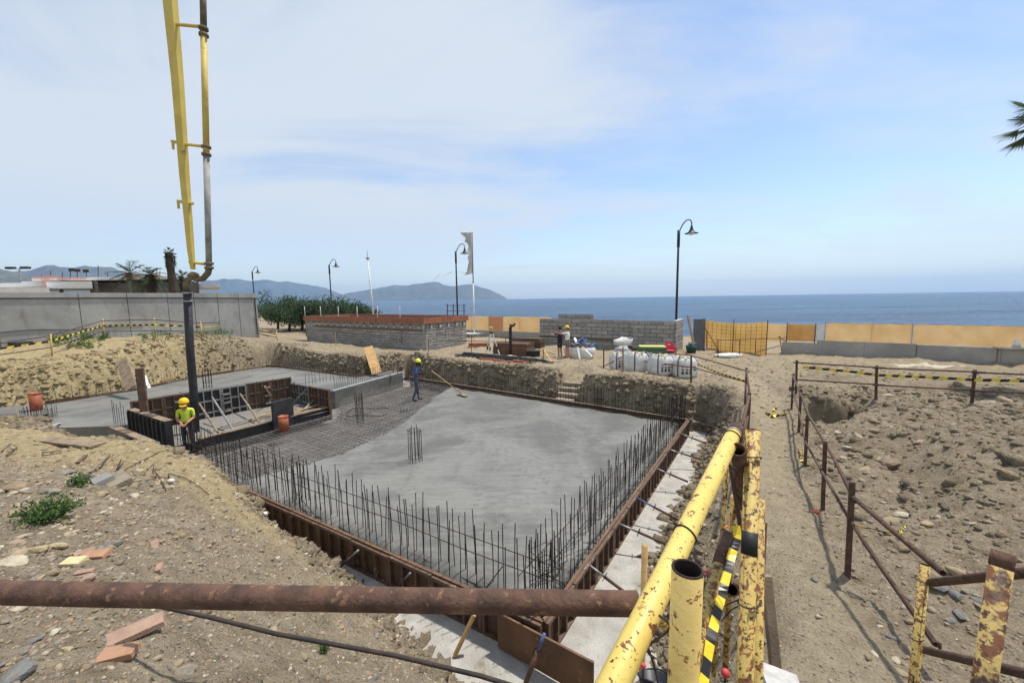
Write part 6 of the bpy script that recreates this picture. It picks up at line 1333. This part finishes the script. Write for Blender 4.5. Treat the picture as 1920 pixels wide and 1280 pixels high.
s_ = np.clip(.035*np.exp(g_.normal(0,.6,n))*(.5+.05*r)*np.where(x < -12.5, .55, 1), .012, .15)
jit = 1+g_.uniform(-.5,.45,(n,len(iv),1)); P = iv[None]*jit*(s_[:,None]*np.stack([g_.uniform(.8,1.5,n),g_.uniform(.8,1.2,n),g_.uniform(.6,1.0,n)],1))[:,None,:]
an = g_.uniform(0,6.28,n); ca2, sa2 = np.cos(an)[:,None], np.sin(an)[:,None]; P = np.stack([P[...,0]*ca2-P[...,1]*sa2, P[...,0]*sa2+P[...,1]*ca2, P[...,2]], -1)+np.stack([x,y,z-s_*.1],1)[:,None,:]
F = (it[None]+(np.arange(n)*len(iv))[:,None,None]).reshape(-1,3); co_ = P.reshape(-1,3)
me = bpy.data.meshes.new('clods'); me.vertices.add(len(co_)); me.vertices.foreach_set('co', co_.ravel()); me.loops.add(F.size); me.loops.foreach_set('vertex_index', F.ravel()); me.polygons.add(len(F)); me.polygons.foreach_set('loop_start', np.arange(0,F.size,3)); me.polygons.foreach_set('loop_total', np.full(len(F),3)); me.update(calc_edges=True)
xx_, yy_ = co_[:,0], co_[:,1]; cl_ = sstep(-9,-13,xx_)*sstep(11,15,yy_)*sstep(27,20,yy_+.35*xx_+7)
cat_ = me.color_attributes.new('soil','FLOAT_COLOR','POINT'); cat_.data.foreach_set('color', np.stack([cl_*.8,0*cl_,0*cl_,0*cl_+1],-1).ravel().astype(np.float32))
me.materials.append(ground.data.materials[0]); cl = bpy.data.objects.new('clods', me); C.objects.link(cl); cl.parent = ground; cl['kind'] = 'stuff'
# ------------------------------------------------------------------ rubble pieces on the mound
def slab_piece(px_, py_, L_px, W_px, ang, m, label, th=.035, tilt=.12, cat='rubble', name='brick_fragment', group='broken bricks and tiles on the mound'):
    p = ground_at(px_, py_); k = math.hypot(p.x,p.y,p.z)/FPX; L_, W_ = L_px*k*.72, W_px*k*.95; rd = random.Random(int(px_)); Rm = Matrix.Rotation(ang,3,'Z')@Matrix.Rotation(tilt,3,'X'); c = MB()
    q = [(-L_/2,-W_/2*rd.uniform(.6,1)),(L_/2*rd.uniform(.8,1),-W_/2),(L_/2,W_/2*rd.uniform(.3,1)),(-L_/2*rd.uniform(.8,1),W_/2)]
    c.hexa([p+Vector((0,0,.015))+Rm@Vector((a,b,-th/2)) for a,b in q]+[p+Vector((0,0,.015))+Rm@Vector((a*.96,b*.94,th/2)) for a,b in q]); return mark(c.build(name, M[m] if isinstance(m,str) else m, bevel=.003), label, cat, group)
M['tile_pink'] = mat('pink_tile', lin(166,138,120), lin(146,118,100), 9, .9, .5, 80); M['tile_or'] = mat('orange_tile', lin(172,134,106), lin(150,114,88), 9, .9, .5, 80); M['foamy'] = mat('yellow_foam', lin(204,192,150), lin(184,170,126), 9, .9, .4, 50)
slab_piece(233,1197,106,26,R(48),'tile_pink','long pink brick fragment on the stony mound below the rusty pipe')
slab_piece(222,1232,54,22,R(22),'tile_or','orange tile fragment touching the long pink brick piece')
slab_piece(178,1046,40,16,R(8),'tile_or','orange-pink tile fragment above the rusty pipe')
slab_piece(159,1040,26,12,R(62),'tile_pink','narrow pink tile fragment leaning on the orange-pink tile')
slab_piece(292,1027,42,10,R(-45),'tile_pink','thin pink brick splinter on the brown slope')
slab_piece(300,1070,28,9,R(-50),'tile_pink','dark red brick splinter just above the rusty pipe')
slab_piece(160,1077,26,10,R(25),'tile_pink','pale pink brick chip just above the rusty pipe on the left')
slab_piece(138,1057,32,16,R(10),'foamy','pale yellow foam scrap on the stony mound', cat='scrap', name='foam_scrap', group=None)
slab_piece(222,905,66,30,R(-25),mat('dusty_concrete', lin(150,138,118), lin(124,114,98), 6, .95, .9, 40, bdist=.02),'weathered grey concrete lump with grooves on the mound', .12, .25, 'rubble', 'concrete_lump', None)
slab_piece(190,905,30,22,R(-20),'block2','smaller grey concrete lump beside the grooved one', .10, .2, 'rubble', 'concrete_lump', None)
p0, p1 = ground_at(80,826), ground_at(184,838); c = MB(); c.bar(p0+Vector((0,0,.04)), p1+Vector((0,0,.04)), .26, .04); mark(c.build('plank', M['timber'], bevel=.004), 'weathered grey plank lying on top of the clay mound', 'plank')
for (a,b,w,m,lb) in (((100,795),(135,780),.18,'formdark','dark strip of sheet lying on the clay mound beside the weeds'),((82,804),(128,790),.06,'whitepaint','pale strip lying on the clay mound near the dark sheet'),((170,890),(206,855),.03,'timber','thin stick on the clay mound beside the small weed'),((146,870),(162,856),.05,'ply','dark wood chip on the clay mound'),((60,782),(95,776),.12,'timber','short grey board at the back edge of the clay mound')):
    q0, q1 = ground_at(*a), ground_at(*b); c = MB(); c.bar(q0+Vector((0,0,.03)), q1+Vector((0,0,.03)), w, .02); mark(c.build('debris_strip', M[m]), lb, 'debris')
def groundwire(pts, r, lb, lift=.03, m='rebar'):
    q = []
    for i,(a,b) in enumerate(pts): p = ground_at(a,b); q.append(p+Vector((0,0,lift)))
    c = MB(); c.tube(q, r, 6); mark(c.build('bent_bar', M[m]), lb, 'rebar', 'bars lying on the mound')
groundwire([(232,885),(262,870),(300,850),(318,845)], .008, 'long straight bar lying across the clay mound')
groundwire([(277,885),(290,872),(288,884),(300,900),(312,925)], .007, 'hooked thin wire on the clay mound'); groundwire([(218,885),(228,866),(222,884),(232,868)], .007, 'pair of short bars beside the grey concrete lump')
groundwire([(273,905),(300,898),(318,900),(316,891)], .006, 'curved thin wire beside the small white cap'); groundwire([(318,892),(345,898),(370,912),(392,930)], .006, 'thin wire trailing to the edge of the mound'); groundwire([(80,852),(115,848),(116,852),(82,857),(80,852)], .007, 'flat wire stirrup lying on the mound'); groundwire([(3,850),(20,835),(32,842),(12,858)], .008, 'bent bars at the left edge of the mound')
for (a,b,lb) in ((321,907,'small white cap lying on the clay mound'),(497,968,'white scrap stuck between mound and formwork')):
    p = ground_at(a,b); c = MB(); c.blob(p+Vector((0,0,.04)), (.05,.04,.03), 3, 10, 6, .2); mark(c.build('white_scrap', M['whitepaint'], smooth=True), lb, 'scrap')
c = MB(); c.tube([at(262,1128,1.95), at(400,1158,1.9), at(520,1188,1.85), at(740,1228,1.78), at(900,1266,1.7), at(1010,1300,1.65)], .0105, 8); mark(c.build('steel_bar', M['rebar'], smooth=True), 'long dark ribbed bar slanting under the rusty pipe', 'rebar')
# ------------------------------------------------------------------ weeds
def leafmat(name, c1, c2):
    t = NT(name); rp_ = t.geo.outputs['Random Per Island']; col = t.mix(rp_, c1, c2); t.fin(col, .7, 0, None, .2)
    tr = t.n('ShaderNodeBsdfTranslucent'); t.l(col, tr.inputs[0]); mx = t.n('ShaderNodeMixShader'); mx.inputs[0].default_value = .3; t.l(t.b.outputs[0], mx.inputs[1]); t.l(tr.outputs[0], mx.inputs[2]); t.l(mx.outputs[0], t.out.inputs[0]); return t.mat
M['weed'] = leafmat('weed_leaf', lin(62,92,48), lin(104,130,72)); M['tama'] = leafmat('tamarisk_leaf', lin(50,68,48), lin(88,106,74)); M['palm'] = leafmat('palm_leaf', lin(66,84,58), lin(106,118,80)); M['bark'] = mat('bark', lin(78,66,54), lin(54,46,38), 8, .95, .8, 30); M['stem'] = mat('green_stem', lin(96,104,62), lin(76,84,50), 8, .8, .2)
def leaves(c, P, n, size, g_, spread, elong=2.2, up=.4):
    for k in range(n):
        o_ = Vector((g_.normal()*spread[0], g_.normal()*spread[1], g_.normal()*spread[2])); p = P+o_; d = Vector((g_.normal(),g_.normal(),g_.normal()+up)).normalized(); s_ = Vector((g_.normal(),g_.normal(),g_.normal())).cross(d).normalized(); L_ = size*g_.uniform(.6,1.4)
        c.add([p, p+d*L_*.5+s_*L_/elong/2, p+d*L_, p+d*L_*.5-s_*L_/elong/2], [(0,1,2,3)])
def weed(px_, py_, w, h, n, label, leaf=.03, flat=False):
    p = ground_at(px_, py_); root = thing('weed', p, label, 'weed', 'green weeds'); g_ = np.random.default_rng(int(px_*7+py_)); c = MB(); s_ = MB(); ns = max(14, n//14)
    for k in range(ns):
        a = g_.uniform(0,6.28); rr_ = w*.5*math.sqrt(g_.uniform(0,1)); tip = p+Vector((math.cos(a)*rr_, math.sin(a)*rr_, h*g_.uniform(.35,1)*(1-.4*(rr_/w*2)**2))); b_ = p+Vector((math.cos(a)*rr_*(.75 if flat else .3), math.sin(a)*rr_*(.75 if flat else .3), -.02)); b_.z = min(gz(b_.x,b_.y), b_.z+.02)
        s_.tube([b_, lerp(b_,tip,.6)+Vector((0,0,.01)), tip], .0025 if w < .5 else .004, 4)
        for j in range(n//ns): f = g_.uniform(.3,1.05); leaves(c, lerp(b_,tip,f), 1, leaf, g_, (leaf*.5,)*3)
    mark(s_.build('stems', M['stem'], root), kind='stuff'); c.build('foliage', M['weed'], root)
weed(88,972,.50,.20,1100,'largest low green weed spreading on the stony mound',.035); weed(150,910,.22,.18,420,'small dense green weed beside the grey concrete lump',.032); weed(607,1225,.12,.11,240,'small green weed below the rusty pipe',.018)
weed(165,800,1.3,.12,900,'wide low patch of green weeds on the clay mound',.05,True); weed(150,640,2.4,.55,700,'dark green shrub at the foot of the tall wall',.12,True); weed(158,652,1.4,.4,400,'grey-green weed on the crest of the clay bank',.10,True); weed(400,628,2.2,.4,400,'green weeds along the wall left of its end',.10,True); weed(300,632,2.4,.35,300,'low weeds along the middle of the tall wall',.1,True)
weed(1180,1262,.10,.08,120,'tiny green weed beside the plywood board end',.016); weed(1242,1235,.08,.09,90,'tiny green weed beside the black bucket',.016)
# ------------------------------------------------------------------ promenade trees
def tree(x, ytop, Y0, wd, label, seed):
    top = at(x, ytop, Y0); base = Vector((top.x, Y0, -3.6)); root = thing('tamarisk_tree', base, label, 'tree', 'dark bushy trees along the promenade'); g_ = np.random.default_rng(seed); H = top.z-base.z
    tr = MB(); c = MB(); tr.tube([base, base+Vector((.15,0,H*.25)), base+Vector((.05,.1,H*.45))], [.16,.12,.09], 8)
    for k in range(9):
        a = k*2.4+seed; r_ = wd*.5*g_.uniform(.35,.95); e = base+Vector((math.cos(a)*r_, math.sin(a)*r_, H*g_.uniform(.5,.95)*(1-.18*(r_/wd*2)))); s0 = base+Vector((.1,.05,H*g_.uniform(.2,.42))); tr.tube([s0, lerp(s0,e,.5)+Vector((0,0,.2)), e], [.06,.04,.015], 5)
        for j in range(9):
            q = lerp(s0, e, g_.uniform(.45,1.1))+Vector((g_.normal()*.35,g_.normal()*.35,g_.normal()*.25)); leaves(c, q, 62, .26, g_, (.36,.36,.28), 3.0, .5)
    tr.build('trunk', M['bark'], root); c.build('crown', M['tama'], root)
for i,(x,yt,Y0,wd,lb) in enumerate([(515,553,46,5.0,'dark bushy tree nearest the end of the tall wall'),(560,554,44,4.6,'dark bushy tree left of the promenade lamp'),(598,556,47,4.6,'dark bushy tree just below the promenade lamp'),(640,559,43,4.8,'dark bushy tree right of the promenade lamp'),(668,566,45,3.8,'lowest dark bushy tree beside the leaning white mast'),(536,557,41,4.4,'low dark bushy tree in front of the pair beside the tall wall'),(580,560,42,4.2,'low dark bushy tree in front, just left of the promenade lamp'),(618,561,41,4.4,'low dark bushy tree in front, just right of the promenade lamp')]): tree(x,yt,Y0,wd,lb,i+1)
# ------------------------------------------------------------------ palms
def palm(base, H, nf, fl, label, droop=.9, skirt=False, fan=False, lean=(0,0), seed=1, tw=.22):
    g_ = np.random.default_rng(seed); root = thing('palm_tree', base, label, 'palm', 'palm trees'); b = Vector(base); top = b+Vector((lean[0],lean[1],H)); c = MB()
    pts = [lerp(b,top,f)+Vector((.08*math.sin(f*5),0,0)) for f in np.linspace(0,1,14)]; c.tube(pts, [tw*(1+.12*(k % 2))*(1.1-.2*k/13) for k in range(14)], 9); c.build('trunk', M['bark'], root)
    for k in range(nf):
        a = k*2.399+seed; el = R(75)-R(120)*((k+.5)/nf)**1.0; d = Vector((math.cos(a)*math.cos(el), math.sin(a)*math.cos(el), math.sin(el))); L_ = fl*g_.uniform(.8,1.1); c = MB(); spine = []
        for f in np.linspace(0,1,9): spine.append(top+d*L_*f+Vector((0,0,-droop*L_*f*f*.5)))
        c.tube(spine, [.02*(1-.8*f)+.004 for f in np.linspace(0,1,9)], 4)
        if fan:
            tip = spine[5]; sx_ = d.cross(Vector((0,0,1))).normalized(); 
            for j in range(-9,10):
                q = j/9*1.5; dd = (d*math.cos(q)+sx_*math.sin(q)+Vector((0,0,-.15-.25*abs(j)/9))).normalized(); e = tip+dd*L_*.55; n_ = dd.cross(Vector((0,0,1))).normalized()*.03; c.add([tip, lerp(tip,e,.5)+n_, e, lerp(tip,e,.5)-n_], [(0,1,2,3)])
        else:
            for j in range(26):
                f = .12+.86*j/25; p = lerp(spine[int(f*8)], spine[min(8,int(f*8)+1)], f*8-int(f*8)); sx_ = d.cross(Vector((0,0,1))).normalized()
                for sgn in (-1,1): dd = (d*.55+sx_*sgn*.8+Vector((0,0,-.25+g_.uniform(-.2,.2)))).normalized(); e = p+dd*L_*.30*(1-.6*abs(f-.45)); w_ = dd.cross(Vector((0,0,1))).normalized()*L_*.026; c.add([p-w_, p+w_, e], [(0,1,2)])
        c.build('frond', M['palm'], root)
    if skirt:
        c = MB()
        for k in range(60): a = g_.uniform(0,6.28); p = top+Vector((math.cos(a)*tw,math.sin(a)*tw,-g_.uniform(0,1.0))); e = p+Vector((math.cos(a)*.2,math.sin(a)*.2,-g_.uniform(.4,.8))); n_ = Vector((-math.sin(a),math.cos(a),0))*.05; c.add([p-n_,p+n_,e],[(0,1,2)])
        c.build('dry_skirt', M['bark'], root)
def palm_px(x, ytop, Y0, *a, **k): t_ = at(x, ytop, Y0); palm(Vector((t_.x,Y0,-2.8)), t_.z+2.8, *a, **k)
palm_px(282,516,36,22,1.6,'palm with drooping fronds and stout trunk behind the tall wall',seed=3,skirt=True,tw=.33)
palm_px(318,474,36,12,.55,'tall palm with a small tuft of fronds behind the tall wall',fan=True,seed=5,skirt=True,tw=.30)
palm_px(341,519,38,18,.8,'short fan palm half hidden by the pump elbow',fan=True,seed=9,tw=.2)
palm_px(243,512,41,16,2.2,'feather palm with arching fronds left of the stout palm',seed=12,droop=.7,tw=.25)
t_ = at(1978,216,13.5); palm(Vector((t_.x+3.4,13.9,-3.2)), t_.z+3.2, 34, 1.15, 'palm whose fronds just enter the picture at the right edge', seed=21, droop=.9, tw=.2, fan=True, skirt=True, lean=(-3.4,-.4))
# ------------------------------------------------------------------ odds and ends
g = hit(1905,686,-3.38); tb = thing('site_table', g, 'grey trestle table by the sea wall at the right edge', 'table')
c = MB(); c.box(g+Vector((.6,.2,.78)), (2.0,.7,.05), R(-30)); c.build('table_top', M['white_ins'], tb)
for sx in (-.7,.7): c = MB(); q = Matrix.Rotation(R(-30),3,'Z')@Vector((sx,0,0)); c.bar(g+Vector((.6,.2,0))+q, g+Vector((.6,.2,.76))+q, .5, .05, (0,1,0)); c.build('leg', M['timber'], tb)
c = MB(); c.tube([g+Vector((.3,.3,.81)), g+Vector((.3,.3,1.15))], [.14,.09], 12); mark(c.build('white_jug', M['whitepaint'], smooth=True), 'white plastic jug on the trestle table at the right edge', 'jug')
p = hit(1740,690,-3.38); c = MB(); n = 26; vs = [(p.x,p.y,gz(p.x,p.y)+.012)]; Rz = Matrix.Rotation(R(-28),3,'Z')
for q_ in (.35,.7,1.0):
    for k in range(n):
        a = 2*math.pi*k/n; o_ = Rz@Vector((1.7*q_*math.cos(a)*(1+.25*math.sin(3*a+1)+.15*math.sin(7*a)), .55*q_*math.sin(a)*(1+.3*math.sin(5*a)), 0)); vs.append((p.x+o_.x, p.y+o_.y, gz(p.x+o_.x,p.y+o_.y)+.018-.03*(q_ == 1.0)))
c.add(vs, [(0,1+k,1+(k+1)%n) for k in range(n)]+[(1+r_*n+k, 1+(r_+1)*n+k, 1+(r_+1)*n+(k+1)%n, 1+r_*n+(k+1)%n) for r_ in range(2) for k in range(n)])
mark(c.build('lime_spill', mat('white_lime', lin(190,182,168), lin(172,158,136), 7, .95, .6, 40), smooth=True), 'pale spill of lime on the ground behind the far railing', 'spill')
for (x0,y0,x1,y1,w,m,lb) in ((310,661,345,664,.3,'timber','grey timber lying on the far clay bank'),(265,655,285,668,.12,'whitepaint','pale broken board on the far clay bank'),(230,625,262,621,.25,'formdark','dark pallet at the foot of the tall wall'),(-20,652,48,655,.6,'formdark','added dark low stack filling the dark ditch at the wall foot, far left')):  # far-left dark stack is added, standing in for the shadowed ditch
    a, b = hit(x0,y0,-2.2), hit(x1,y1,-2.2); a.z = gz(a.x,a.y)+.12; b.z = gz(b.x,b.y)+.12; c = MB(); c.bar(a,b,w,.16); mark(c.build('timber_piece', M[m]), lb, 'timber')
# ------------------------------------------------------------------ haze (even, pale sea air)
hb = MB(); hb.box((0, 4200, 160), (21000, 10400, 340))
hz = bpy.data.materials.new('sea_haze'); hz.use_nodes = True; hn = hz.node_tree; hn.nodes.clear()
ho = hn.nodes.new('ShaderNodeOutputMaterial'); hv = hn.nodes.new('ShaderNodeVolumePrincipled')
hv.inputs['Color'].default_value = (0.34, 0.61, 1.0, 1); hv.inputs['Density'].default_value = 0.00009; hv.inputs['Anisotropy'].default_value = 0.2
hn.links.new(hv.outputs[0], ho.inputs['Volume'])
haze = hb.build('haze', hz); haze['kind'] = 'stuff'; haze['label'] = 'pale sea haze in the air over the bay'
